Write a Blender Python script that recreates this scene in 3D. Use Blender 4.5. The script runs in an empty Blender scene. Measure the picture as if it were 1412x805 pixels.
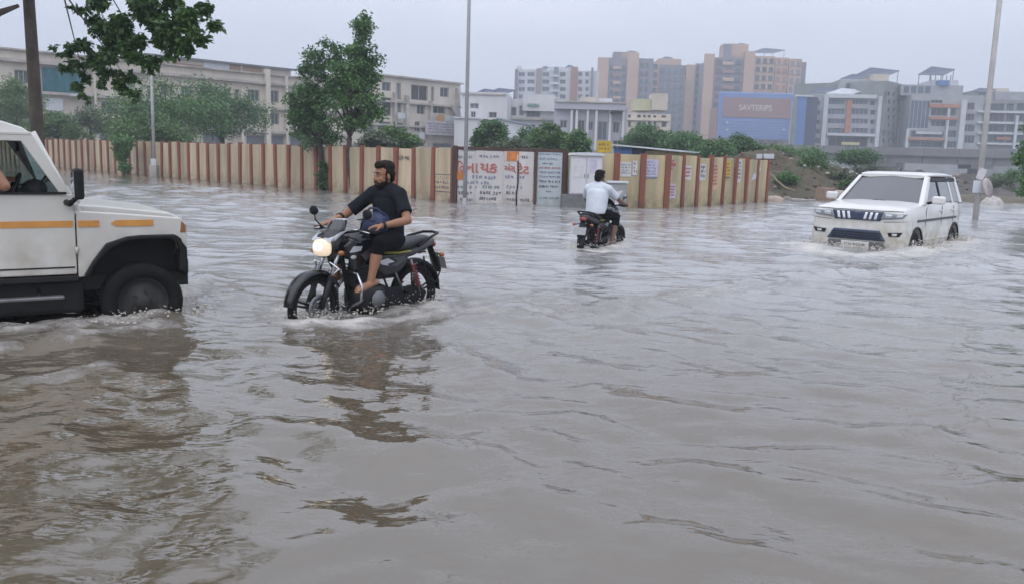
import bpy, bmesh, math, random
import numpy as np
from mathutils import Vector, Matrix

random.seed(7)
RNG = np.random.default_rng(11)
scene = bpy.context.scene
COL = scene.collection
PI = math.pi
R = math.radians

# ------------------------------------------------------------------ camera
F_PX, IW, IH = 1200.0, 1412.0, 805.0
PITCH, ROLL = R(8.83), R(1.75)
CAM_Z = 1.5                                   # metres above the flood water (water is z = 0)
cam_d = bpy.data.cameras.new('camera')
cam = bpy.data.objects.new('camera', cam_d)
COL.objects.link(cam)
cam_d.sensor_fit = 'HORIZONTAL'
cam_d.sensor_width = 36.0
cam_d.lens = 36.0 * F_PX / IW
cam_d.clip_start = 0.05
cam_d.clip_end = 6000
cam.matrix_world = (Matrix.Translation((0, 0, CAM_Z)) @ Matrix.Rotation(PI / 2 - PITCH, 4, 'X')
                    @ Matrix.Rotation(ROLL, 4, 'Z'))
scene.camera = cam
CAM_R = cam.matrix_world.to_3x3()

# ------------------------------------------------------------------ sky, sun, exposure
SUN_EL, SUN_AZ = R(52), R(200)
world = bpy.data.worlds.new('World')
scene.world = world
world.use_nodes = True
nt = world.node_tree
nt.nodes.clear()
w_out = nt.nodes.new('ShaderNodeOutputWorld')
w_bg = nt.nodes.new('ShaderNodeBackground')
w_sky = nt.nodes.new('ShaderNodeTexSky')
w_sky.sky_type = 'NISHITA'
w_sky.sun_disc = False
w_sky.sun_elevation = SUN_EL
w_sky.sun_rotation = SUN_AZ
w_sky.air_density = 1.0
w_sky.dust_density = 4.0
# an even cloud deck with soft mottling covers nearly all of the clear sky
w_tc = nt.nodes.new('ShaderNodeTexCoord')
w_mp = nt.nodes.new('ShaderNodeMapping')
w_mp.inputs['Scale'].default_value = (1.0, 1.0, 2.6)
w_no = nt.nodes.new('ShaderNodeTexNoise')
w_no.inputs['Scale'].default_value = 1.7
w_no.inputs['Detail'].default_value = 5.0
w_no.inputs['Roughness'].default_value = 0.5
w_rp = nt.nodes.new('ShaderNodeValToRGB')
w_rp.color_ramp.elements[0].position = 0.30
w_rp.color_ramp.elements[0].color = (5.6, 6.1, 7.4, 1)
w_rp.color_ramp.elements[1].position = 0.72
w_rp.color_ramp.elements[1].color = (7.2, 7.6, 8.7, 1)
w_mx = nt.nodes.new('ShaderNodeMix')
w_mx.data_type = 'RGBA'
w_mx.inputs[0].default_value = 0.92
L = nt.links.new
L(w_tc.outputs['Generated'], w_mp.inputs['Vector'])
L(w_mp.outputs['Vector'], w_no.inputs['Vector'])
L(w_no.outputs['Fac'], w_rp.inputs['Fac'])
L(w_sky.outputs['Color'], w_mx.inputs[6])
L(w_rp.outputs['Color'], w_mx.inputs[7])
# an overcast vault is brighter overhead than along the horizon
w_sp = nt.nodes.new('ShaderNodeSeparateXYZ')
w_gr = nt.nodes.new('ShaderNodeMapRange')
w_gr.inputs[1].default_value = 0.0; w_gr.inputs[2].default_value = 1.0
w_gr.inputs[3].default_value = 0.67; w_gr.inputs[4].default_value = 1.36
w_ml = nt.nodes.new('ShaderNodeVectorMath'); w_ml.operation = 'SCALE'
L(w_tc.outputs['Generated'], w_sp.inputs[0]); L(w_sp.outputs['Z'], w_gr.inputs[0])
L(w_mx.outputs[2], w_ml.inputs[0]); L(w_gr.outputs[0], w_ml.inputs['Scale'])
L(w_ml.outputs[0], w_bg.inputs['Color'])
w_bg.inputs['Strength'].default_value = 0.1
L(w_bg.outputs['Background'], w_out.inputs['Surface'])

sun_d = bpy.data.lights.new('sun', 'SUN')
sun_d.energy = 0.7
sun_d.angle = R(95)
sun_d.color = (1.0, 0.97, 0.93)
sun = bpy.data.objects.new('sun', sun_d)
COL.objects.link(sun)
sdir = Vector((math.sin(SUN_AZ) * math.cos(SUN_EL), math.cos(SUN_AZ) * math.cos(SUN_EL), math.sin(SUN_EL)))
sun.rotation_euler = sdir.to_track_quat('Z', 'Y').to_euler()
sun.location = (0, 0, 60)

scene.view_settings.view_transform = 'Standard'
scene.view_settings.look = 'None'
scene.view_settings.exposure = 0.82
scene.view_settings.gamma = 1.0
scene.view_settings.use_curve_mapping = False
scene.render.engine = 'CYCLES'
scene.cycles.use_denoising = True
scene.cycles.max_bounces = 5
scene.cycles.transparent_max_bounces = 12
scene.cycles.volume_bounces = 0
scene.cycles.use_adaptive_sampling = True
scene.cycles.adaptive_threshold = 0.02

# ------------------------------------------------------------------ helpers
def ray(px, py):
    v = Vector(((px - IW / 2) / F_PX, -(py - IH / 2) / F_PX, -1.0))
    return CAM_R @ v

def W(px, py, Y=None, z=None):
    """point of the place seen at a photo position: on the level z, or at depth Y"""
    d = ray(px, py)
    t = (Y / d.y) if Y is not None else ((z - CAM_Z) / d.z)
    return Vector((d.x * t, d.y * t, CAM_Z + d.z * t))

def on_plane(px, py, p0, p1):
    """(distance along, height) on the vertical plane through p0-p1"""
    d = ray(px, py)
    ux, uy = p1[0] - p0[0], p1[1] - p0[1]
    ln = math.hypot(ux, uy)
    ux /= ln; uy /= ln
    nx, ny = -uy, ux
    t = (p0[0] * nx + p0[1] * ny) / (d.x * nx + d.y * ny)
    X, Y = d.x * t, d.y * t
    return (X - p0[0]) * ux + (Y - p0[1]) * uy, CAM_Z + d.z * t

def tag(o, label=None, cat=None, group=None, kind=None):
    if label: o['label'] = label
    if cat: o['category'] = cat
    if group: o['group'] = group
    if kind: o['kind'] = kind
    return o

def empty(name, loc=(0, 0, 0), rz=0.0, label=None, cat=None, group=None):
    o = bpy.data.objects.new(name, None)
    COL.objects.link(o)
    o.empty_display_size = 0.2
    o.location = loc
    o.rotation_euler = (0, 0, rz)
    return tag(o, label, cat, group)

def link_mesh(name, me, mat=None, parent=None, loc=None, rot=None):
    o = bpy.data.objects.new(name, me)
    COL.objects.link(o)
    if mat is not None and len(me.materials) == 0:
        me.materials.append(mat)
    if parent is not None:
        o.parent = parent
    if loc is not None: o.location = loc
    if rot is not None: o.rotation_euler = rot
    return o

def dup(root, parent=None):
    c = root.copy()
    COL.objects.link(c)
    c.parent = parent
    for ch in list(root.children):
        dup(ch, c)
    return c

class MB:
    def __init__(s):
        s.v = []; s.f = []; s.sm = []
    def add(s, vs, fs, smooth=False, M=None):
        b = len(s.v)
        if M is not None:
            vs = [M @ Vector(p) for p in vs]
        s.v.extend([tuple(p) for p in vs])
        for f in fs:
            s.f.append([b + i for i in f]); s.sm.append(smooth)
        return s
    def box(s, c, d, rz=0, M=None, tx=1.0, ty=1.0):
        hx, hy, hz = d[0] / 2, d[1] / 2, d[2] / 2
        vs = [(-hx, -hy, -hz), (hx, -hy, -hz), (hx, hy, -hz), (-hx, hy, -hz),
              (-hx * tx, -hy * ty, hz), (hx * tx, -hy * ty, hz), (hx * tx, hy * ty, hz), (-hx * tx, hy * ty, hz)]
        T = Matrix.Translation(c) @ Matrix.Rotation(rz, 4, 'Z')
        if M is not None: T = T @ M
        return s.add(vs, [(0, 3, 2, 1), (4, 5, 6, 7), (0, 1, 5, 4), (1, 2, 6, 5), (2, 3, 7, 6), (3, 0, 4, 7)], False, T)
    def tube(s, pts, rad, n=8, caps=True, smooth=True, flat=None):
        pts = [Vector(p) for p in pts]
        if not hasattr(rad, '__len__'): rad = [rad] * len(pts)
        rings = []
        up = None
        for i, p in enumerate(pts):
            a = pts[max(0, i - 1)]; b = pts[min(len(pts) - 1, i + 1)]
            t = (b - a).normalized()
            if up is None:
                up = Vector((0, 0, 1)) if abs(t.z) < 0.9 else Vector((1, 0, 0))
            u = (up - t * up.dot(t))
            if u.length < 1e-5: u = t.orthogonal()
            u.normalize(); up = u
            w = t.cross(u)
            r = rad[i]
            rings.append([p + (u * math.cos(2 * PI * k / n) * (flat or 1.0) + w * math.sin(2 * PI * k / n)) * r for k in range(n)])
        vs = [q for rg in rings for q in rg]
        fs = []
        for i in range(len(pts) - 1):
            for k in range(n):
                fs.append((i * n + k, i * n + (k + 1) % n, (i + 1) * n + (k + 1) % n, (i + 1) * n + k))
        s.add(vs, fs, smooth)
        if caps:
            b = len(s.v) - len(vs)
            s.f.append([b + k for k in range(n)][::-1]); s.sm.append(False)
            b2 = b + (len(pts) - 1) * n
            s.f.append([b2 + k for k in range(n)]); s.sm.append(False)
        return s
    def cyl(s, p0, p1, r0, r1=None, n=12, caps=True):
        return s.tube([p0, p1], [r0, r0 if r1 is None else r1], n, caps)
    def lathe(s, prof, n=24, M=None, smooth=True, closed=False):
        """profile (radius, height) about local Z"""
        vs = []; fs = []
        m = len(prof)
        for k in range(n):
            a = 2 * PI * k / n
            for r, h in prof: vs.append((r * math.cos(a), r * math.sin(a), h))
        for k in range(n):
            k2 = (k + 1) % n
            for j in range(m if closed else m - 1):
                j2 = (j + 1) % m
                fs.append((k * m + j, k2 * m + j, k2 * m + j2, k * m + j2))
        return s.add(vs, fs, smooth, M)
    def ell(s, c, r, n=14, m=9, M=None, smooth=True):
        vs = []; fs = []
        for j in range(m + 1):
            t = PI * j / m
            for k in range(n):
                a = 2 * PI * k / n
                vs.append((r[0] * math.sin(t) * math.cos(a), r[1] * math.sin(t) * math.sin(a), r[2] * math.cos(t)))
        for j in range(m):
            for k in range(n):
                fs.append((j * n + k, (j + 1) * n + k, (j + 1) * n + (k + 1) % n, j * n + (k + 1) % n))
        T = Matrix.Translation(c)
        if M is not None: T = T @ M
        return s.add(vs, fs, smooth, T)
    def prism(s, poly, y0, y1, M=None, smooth=False):
        """polygon in xz pushed along y"""
        n = len(poly)
        ar = sum(poly[i][0] * poly[(i + 1) % n][1] - poly[(i + 1) % n][0] * poly[i][1] for i in range(n))
        if ar < 0: poly = poly[::-1]
        if y0 > y1: y0, y1 = y1, y0
        vs = [(x, y0, z) for x, z in poly] + [(x, y1, z) for x, z in poly]
        fs = [list(range(n)), list(range(2 * n - 1, n - 1, -1))]
        for i in range(n):
            j = (i + 1) % n
            fs.append((i, i + n, j + n, j))
        return s.add(vs, fs, smooth, M)
    def loft(s, rings, smooth=True, caps=True, M=None):
        n = len(rings[0]); vs = [p for r in rings for p in r]; fs = []
        for i in range(len(rings) - 1):
            for k in range(n):
                fs.append((i * n + k, i * n + (k + 1) % n, (i + 1) * n + (k + 1) % n, (i + 1) * n + k))
        if caps:
            fs.append(list(range(n))[::-1]); fs.append([(len(rings) - 1) * n + k for k in range(n)])
        return s.add(vs, fs, smooth, M)
    def mesh(s, name, fix=True):
        me = bpy.data.meshes.new(name)
        me.from_pydata(s.v, [], s.f)
        me.polygons.foreach_set('use_smooth', s.sm)
        if fix:
            bm = bmesh.new(); bm.from_mesh(me)
            bmesh.ops.remove_doubles(bm, verts=bm.verts, dist=1e-5)
            bmesh.ops.recalc_face_normals(bm, faces=bm.faces)
            bm.to_mesh(me); bm.free()
        me.update()
        return me
    def build(s, name, mat, parent=None, bevel=0, loc=None, rot=None, sharp=None, seg=2):
        me = s.mesh(name)
        if sharp is not None:
            me.polygons.foreach_set('use_smooth', [True] * len(me.polygons))
            me.set_sharp_from_angle(angle=R(sharp))
        o = link_mesh(name, me, mat, parent, loc, rot)
        if bevel:
            m = o.modifiers.new('bevel', 'BEVEL')
            m.width = bevel; m.segments = seg; m.limit_method = 'ANGLE'; m.angle_limit = R(35)
        return o

def bake_mods(o):
    """replace the object's mesh by the result of its modifiers"""
    dg = bpy.context.evaluated_depsgraph_get()
    me = bpy.data.meshes.new_from_object(o.evaluated_get(dg))
    old = o.data
    o.modifiers.clear()
    o.data = me
    bpy.data.meshes.remove(old)
    return o

def lerp(a, b, t): return a + (b - a) * t

def snoise(x, y, seed=0, octs=4, base=1.0):
    """cheap smooth pseudo noise for arrays: sums of rotated sines"""
    r = np.random.default_rng(seed)
    out = np.zeros_like(x, dtype=float); amp = 1.0; fr = base; tot = 0
    for o in range(octs):
        for k in range(4):
            a = r.uniform(0, 2 * PI); ph = r.uniform(0, 2 * PI); f = fr * r.uniform(0.7, 1.4)
            wx = 0.6 * np.sin(fr * 0.61 * (x * math.cos(a + 1.3) + y * math.sin(a + 1.3)) + ph * 1.7)
            out += amp * 0.35 * np.sin(f * (x * math.cos(a) + y * math.sin(a)) + ph + wx)
        tot += amp; amp *= 0.5; fr *= 2.03
    return out / tot

# ------------------------------------------------------------------ materials
def _nd(t, kind, **kw):
    n = t.nodes.new(kind)
    for k, v in kw.items(): setattr(n, k, v)
    return n

def mat(name, col, rough=0.6, metal=0.0, var=0.12, scale=6.0, bump=0.0, bscale=40.0, coat=0.0, spec=0.5,
        second=None, second_amt=0.5, streak=False, mud=None, emit=None, estr=0.0, detail=5.0, island=0.0, objvar=0.0):
    m = bpy.data.materials.new(name)
    m.use_nodes = True
    t = m.node_tree
    b = t.nodes['Principled BSDF']
    L = t.links.new
    b.inputs['Roughness'].default_value = rough
    b.inputs['Metallic'].default_value = metal
    b.inputs['Specular IOR Level'].default_value = spec
    b.inputs['Coat Weight'].default_value = coat
    b.inputs['Coat Roughness'].default_value = 0.08
    tc = _nd(t, 'ShaderNodeTexCoord')
    mp = _nd(t, 'ShaderNodeMapping')
    if streak: mp.inputs['Scale'].default_value = (1, 1, 0.12)
    oi = _nd(t, 'ShaderNodeObjectInfo')
    om = _nd(t, 'ShaderNodeMath', operation='MULTIPLY'); om.inputs[1].default_value = 53.0
    L(oi.outputs['Random'], om.inputs[0]); L(om.outputs[0], mp.inputs['Location'])
    L(tc.outputs['Object'], mp.inputs['Vector'])
    no = _nd(t, 'ShaderNodeTexNoise')
    no.inputs['Scale'].default_value = scale
    no.inputs['Detail'].default_value = detail
    no.inputs['Roughness'].default_value = 0.6
    L(mp.outputs['Vector'], no.inputs['Vector'])
    mr = _nd(t, 'ShaderNodeMapRange')
    mr.inputs[1].default_value = 0.3; mr.inputs[2].default_value = 0.7
    L(no.outputs['Fac'], mr.inputs[0])
    mx = _nd(t, 'ShaderNodeMix', data_type='RGBA')
    c2 = second if second else tuple(max(0, c * (1 - 2 * var)) for c in col)
    mx.inputs[6].default_value = (*col, 1)
    mx.inputs[7].default_value = (*c2, 1)
    if second:
        ml = _nd(t, 'ShaderNodeMath', operation='MULTIPLY'); ml.inputs[1].default_value = second_amt
        L(mr.outputs[0], ml.inputs[0]); L(ml.outputs[0], mx.inputs[0])
    else:
        L(mr.outputs[0], mx.inputs[0])
    out = mx.outputs[2]
    if island:
        ge = _nd(t, 'ShaderNodeNewGeometry')
        hs = _nd(t, 'ShaderNodeHueSaturation')
        r2 = _nd(t, 'ShaderNodeMapRange')
        r2.inputs[3].default_value = 1 - island; r2.inputs[4].default_value = 1 + island
        L(ge.outputs['Random Per Island'], r2.inputs[0]); L(r2.outputs[0], hs.inputs['Value'])
        L(out, hs.inputs['Color']); out = hs.outputs['Color']
    if objvar:
        hv = _nd(t, 'ShaderNodeHueSaturation')
        r6 = _nd(t, 'ShaderNodeMapRange'); r6.inputs[3].default_value = 1 - objvar; r6.inputs[4].default_value = 1 + objvar
        L(oi.outputs['Random'], r6.inputs[0]); L(r6.outputs[0], hv.inputs['Value']); L(out, hv.inputs['Color']); out = hv.outputs['Color']
    if mud:                                    # splashed mud: (colour, height below which it lies, softness)
        sx = _nd(t, 'ShaderNodeSeparateXYZ'); L(tc.outputs['Object'], sx.inputs[0])
        r3 = _nd(t, 'ShaderNodeMapRange'); r3.inputs[1].default_value = mud[1] + mud[2]; r3.inputs[2].default_value = mud[1] - mud[2]
        L(sx.outputs['Z'], r3.inputs[0])
        n3 = _nd(t, 'ShaderNodeTexNoise'); n3.inputs['Scale'].default_value = 5.0; n3.inputs['Detail'].default_value = 8.0
        L(tc.outputs['Object'], n3.inputs['Vector'])
        r4 = _nd(t, 'ShaderNodeMapRange'); r4.inputs[1].default_value = 0.35; r4.inputs[2].default_value = 0.7
        L(n3.outputs['Fac'], r4.inputs[0])
        mm = _nd(t, 'ShaderNodeMath', operation='MULTIPLY'); L(r3.outputs[0], mm.inputs[0]); L(r4.outputs[0], mm.inputs[1])
        m3 = _nd(t, 'ShaderNodeMix', data_type='RGBA'); m3.inputs[7].default_value = (*mud[0], 1)
        L(mm.outputs[0], m3.inputs[0]); L(out, m3.inputs[6]); out = m3.outputs[2]
    L(out, b.inputs['Base Color'])
    if bump:
        n2 = _nd(t, 'ShaderNodeTexNoise'); n2.inputs['Scale'].default_value = bscale; n2.inputs['Detail'].default_value = 4.0
        L(mp.outputs['Vector'], n2.inputs['Vector'])
        bp = _nd(t, 'ShaderNodeBump'); bp.inputs['Strength'].default_value = bump; bp.inputs['Distance'].default_value = 0.02
        L(n2.outputs['Fac'], bp.inputs['Height']); L(bp.outputs['Normal'], b.inputs['Normal'])
    if emit:
        b.inputs['Emission Color'].default_value = (*emit, 1)
        b.inputs['Emission Strength'].default_value = estr
    return m

def glass_mat(name, tint=(0.6, 0.68, 0.68), ior=1.5, rough=0.02, base=0.0):
    m = bpy.data.materials.new(name); m.use_nodes = True
    t = m.node_tree; t.nodes.clear(); L = t.links.new
    o = _nd(t, 'ShaderNodeOutputMaterial')
    tr = _nd(t, 'ShaderNodeBsdfTransparent'); tr.inputs['Color'].default_value = (*tint, 1)
    gl = _nd(t, 'ShaderNodeBsdfGlossy'); gl.inputs['Roughness'].default_value = rough
    fr = _nd(t, 'ShaderNodeFresnel'); fr.inputs['IOR'].default_value = ior
    mu = _nd(t, 'ShaderNodeMath', operation='MULTIPLY_ADD'); mu.inputs[1].default_value = 1.8; mu.inputs[2].default_value = base; mu.use_clamp = True
    ms = _nd(t, 'ShaderNodeMixShader')
    L(fr.outputs[0], mu.inputs[0]); L(mu.outputs[0], ms.inputs[0])
    L(tr.outputs[0], ms.inputs[1]); L(gl.outputs[0], ms.inputs[2]); L(ms.outputs[0], o.inputs['Surface'])
    return m

def leaf_mat(name, c1, c2, island=0.35):
    m = bpy.data.materials.new(name); m.use_nodes = True
    t = m.node_tree; t.nodes.clear(); L = t.links.new
    o = _nd(t, 'ShaderNodeOutputMaterial')
    ge = _nd(t, 'ShaderNodeNewGeometry')
    tc = _nd(t, 'ShaderNodeTexCoord')
    no = _nd(t, 'ShaderNodeTexNoise'); no.inputs['Scale'].default_value = 0.9; no.inputs['Detail'].default_value = 3
    L(tc.outputs['Object'], no.inputs['Vector'])
    ad = _nd(t, 'ShaderNodeMath', operation='ADD')
    mu = _nd(t, 'ShaderNodeMath', operation='MULTIPLY'); mu.inputs[1].default_value = 0.5
    L(ge.outputs['Random Per Island'], mu.inputs[0]); L(mu.outputs[0], ad.inputs[0]); L(no.outputs['Fac'], ad.inputs[1])
    mr = _nd(t, 'ShaderNodeMapRange'); mr.inputs[1].default_value = 0.4; mr.inputs[2].default_value = 1.05
    L(ad.outputs[0], mr.inputs[0])
    mx = _nd(t, 'ShaderNodeMix', data_type='RGBA')
    mx.inputs[6].default_value = (*c1, 1); mx.inputs[7].default_value = (*c2, 1)
    L(mr.outputs[0], mx.inputs[0])
    p = _nd(t, 'ShaderNodeBsdfPrincipled'); p.inputs['Roughness'].default_value = 0.45
    tl = _nd(t, 'ShaderNodeBsdfTranslucent')
    L(mx.outputs[2], p.inputs['Base Color']); L(mx.outputs[2], tl.inputs['Color'])
    ms = _nd(t, 'ShaderNodeMixShader'); ms.inputs[0].default_value = 0.25
    L(p.outputs[0], ms.inputs[1]); L(tl.outputs[0], ms.inputs[2]); L(ms.outputs[0], o.inputs['Surface'])
    return m

BLACK = mat('black_plastic', (0.010, 0.010, 0.011), 0.5, var=0.2, spec=0.25)
RUBBER = mat('tyre_rubber', (0.011, 0.011, 0.011), 0.8, var=0.2, spec=0.2, bump=0.2, bscale=60)
CHROME = mat('bright_metal', (0.55, 0.56, 0.58), 0.25, 0.9, var=0.05)
STEEL = mat('dull_steel', (0.22, 0.22, 0.23), 0.5, 0.7, var=0.15)
# ================================================================== ground and flood water
def road_z(x, y):
    return np.clip(-0.179 - 0.01133 * x - 0.0062 * y, -0.6, -0.08)

WALL_L0, WALL_L1 = (-47.0, 72.9), (-1.95, 27.85)        # long stretch of the compound wall
WALL_C = (4.85, 28.1)
WALL_R1 = (10.0, 35.0)

def inside(x, y):
    a = (x + y - 26.2) / 1.41
    b = y - 28.3
    c = ((y - 28.1) - 1.34 * (x - 4.85)) / 1.67 - 0.3
    comp = np.minimum(np.minimum(a, b), c)
    bank = y - 40.5 - 0.9 * np.sin(x * 0.7) - 0.5 * np.sin(x * 1.9 + 1)
    return np.maximum(comp, np.where(x > 5, bank, -9))

def build_ground():
    gx = np.concatenate([-np.geomspace(3000, 72, 24), np.arange(-70, 45, 0.6), np.geomspace(46, 3000, 30)])
    gy = np.concatenate([-np.geomspace(3000, 22, 18), np.arange(-20, 75, 0.6), np.geomspace(76, 4500, 36)])
    X, Y = np.meshgrid(gx, gy)
    g = road_z(X, Y)
    t = np.clip(inside(X, Y) / 1.2, 0, 1)
    t = t * t * (3 - 2 * t)
    hi = 0.3 + 0.12 * snoise(X, Y, 3, 3, 0.5)
    Z = g + (hi - g) * t
    n, m = len(gx), len(gy)
    v = np.stack([X, Y, Z], -1).reshape(-1, 3)
    i = np.arange((m - 1) * (n - 1)); r, c = i // (n - 1), i % (n - 1)
    a = r * n + c
    f = np.stack([a, a + 1, a + n + 1, a + n], -1)
    me = bpy.data.meshes.new('ground')
    me.from_pydata(v.tolist(), [], f.tolist())
    me.polygons.foreach_set('use_smooth', [True] * len(f))
    o = link_mesh('ground', me, mat('wet_earth', (0.13, 0.105, 0.08), 0.8, var=0.3, scale=0.8, bump=0.6, bscale=6,
                                    second=(0.06, 0.075, 0.035), second_amt=0.7))
    tag(o, kind='structure')
build_ground()

# ------ where wakes, bow waves and foam lie, as lines on the water (x, y) with width, height, foam
def wl(pts): return [tuple(W(px, py, z=0.0)[:2]) for px, py in pts]
FOAM_LINES = [
    # white off-roader: bow wave rolling off the front wheel and along its side
    (wl([(262, 395), (235, 425), (190, 440), (120, 448), (40, 452), (-60, 455)]), 0.22, 0.055, 0.85),
    (wl([(215, 448), (150, 458), (80, 468), (0, 480)]), 0.18, 0.04, 0.6),
    (wl([(150, 505), (95, 518), (40, 528), (-30, 540)]), 0.12, 0.025, 0.52),
    (wl([(300, 415), (275, 432), (255, 440)]), 0.18, 0.03, 0.35),
    (wl([(262, 380), (300, 395), (330, 412)]), 0.20, 0.035, 0.30),
    # near motorcycle
    (wl([(382, 436), (400, 446), (450, 448), (520, 445), (600, 436)]), 0.16, 0.022, 0.85),
    (wl([(388, 424), (440, 432), (520, 432), (600, 424)]), 0.20, 0.015, 0.8),
    (wl([(600, 430), (660, 432), (720, 433), (800, 428), (860, 422), (960, 410), (1080, 396)]), 0.26, 0.05, 0.62),
    (wl([(600, 418), (680, 414), (780, 408)]), 0.30, 0.03, 0.52),
    (wl([(640, 440), (760, 444), (860, 436)]), 0.15, 0.03, 0.20),
    # far motorcycle
    (wl([(788, 338), (805, 346), (835, 348), (862, 338)]), 0.22, 0.04, 0.9),
    (wl([(760, 345), (800, 352), (850, 354), (890, 345)]), 0.30, 0.02, 0.4),
    # car
    (wl([(1108, 338), (1130, 348), (1170, 354), (1215, 355), (1262, 350)]), 0.5, 0.045, 0.92),
    (wl([(1262, 350), (1300, 344), (1340, 332)]), 0.45, 0.045, 0.92),
    (wl([(1340, 328), (1380, 318), (1430, 312)]), 0.5, 0.03, 0.55),
    (wl([(1100, 332), (1080, 326), (1050, 318), (1030, 308)]), 0.45, 0.03, 0.45),
    (wl([(1100, 356), (1180, 364), (1280, 362), (1380, 350)]), 0.30, 0.03, 0.30),
    (wl([(1000, 392), (1150, 376), (1300, 372), (1412, 365)]), 0.20, 0.04, 0.10),
    # lapping along the right-hand wall and the bank
    (wl([(1060, 276), (1100, 275), (1160, 277)]), 0.5, 0.02, 0.75),
    (wl([(1060, 284), (1110, 286), (1170, 290)]), 0.9, 0.02, 0.35),
    (wl([(1330, 285), (1412, 282)]), 0.8, 0.02, 0.35),
]

def seg_dist(X, Y, pts):
    best = np.full(X.shape, 1e9)
    for (ax, ay), (bx, by) in zip(pts[:-1], pts[1:]):
        dx, dy = bx - ax, by - ay
        t = np.clip(((X - ax) * dx + (Y - ay) * dy) / (dx * dx + dy * dy + 1e-9), 0, 1)
        best = np.minimum(best, np.hypot(X - ax - t * dx, Y - ay - t * dy))
    return best

def wave_z(X, Y, DX, DY):
    r = np.random.default_rng(5)
    Z = np.zeros_like(X)
    # slow drift of the pattern so that no crest runs dead straight
    wx = 0.55 * snoise(X, Y, 21, 2, 0.55) + 0.10 * snoise(X, Y, 22, 2, 2.2)
    wy = 0.55 * snoise(X, Y, 23, 2, 0.6) + 0.10 * snoise(X, Y, 24, 2, 2.1)
    Xw, Yw = X + wx, Y + wy
    patch = 0.55 + 0.75 * np.clip(0.5 + 0.9 * snoise(X, Y, 31, 3, 0.33), 0, 1.4)
    rough = np.clip((Y - 4.0) / 9.0, 0, 1)           # the stirred-up road is choppier than the quiet corner near us
    N = 84
    for i in range(N):
        lam = 0.13 * (1.9 / 0.13) ** (i / (N - 1))
        th = R(-118) + r.normal(0, 0.60 if lam > 0.4 else 0.9)
        k = 2 * PI / lam
        sl = 0.0235 if lam > 0.42 else 0.0255
        if lam > 1.1: sl = 0.010
        A = sl / k
        ex = np.clip((lam / (2.6 * DX) - 1) / 1.0, 0, 1) * np.clip((lam / (2.6 * DY) - 1) / 1.0, 0, 1)
        g = patch if lam < 0.8 else 1.0
        g = g * (1.0 - 0.36 * rough)
        if lam < 0.45: g = g * (0.80 + 0.35 * rough)
        if lam > 0.6: g = g * (1.0 + 1.3 * np.clip((Y - 17) / 12, 0, 1))
        ph = r.uniform(0, 2 * PI)
        s = np.sin(k * (Xw * math.cos(th) + Yw * math.sin(th)) + ph)
        Z += A * ex * g * (s + 0.22 * s * s * np.sign(s))
    return Z

def spaced(a, b, s0, grow, mid=0.0):
    out = [a]
    while out[-1] < b:
        out.append(out[-1] + s0 + grow * max(0, out[-1] - mid))
    return np.array(out)

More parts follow.
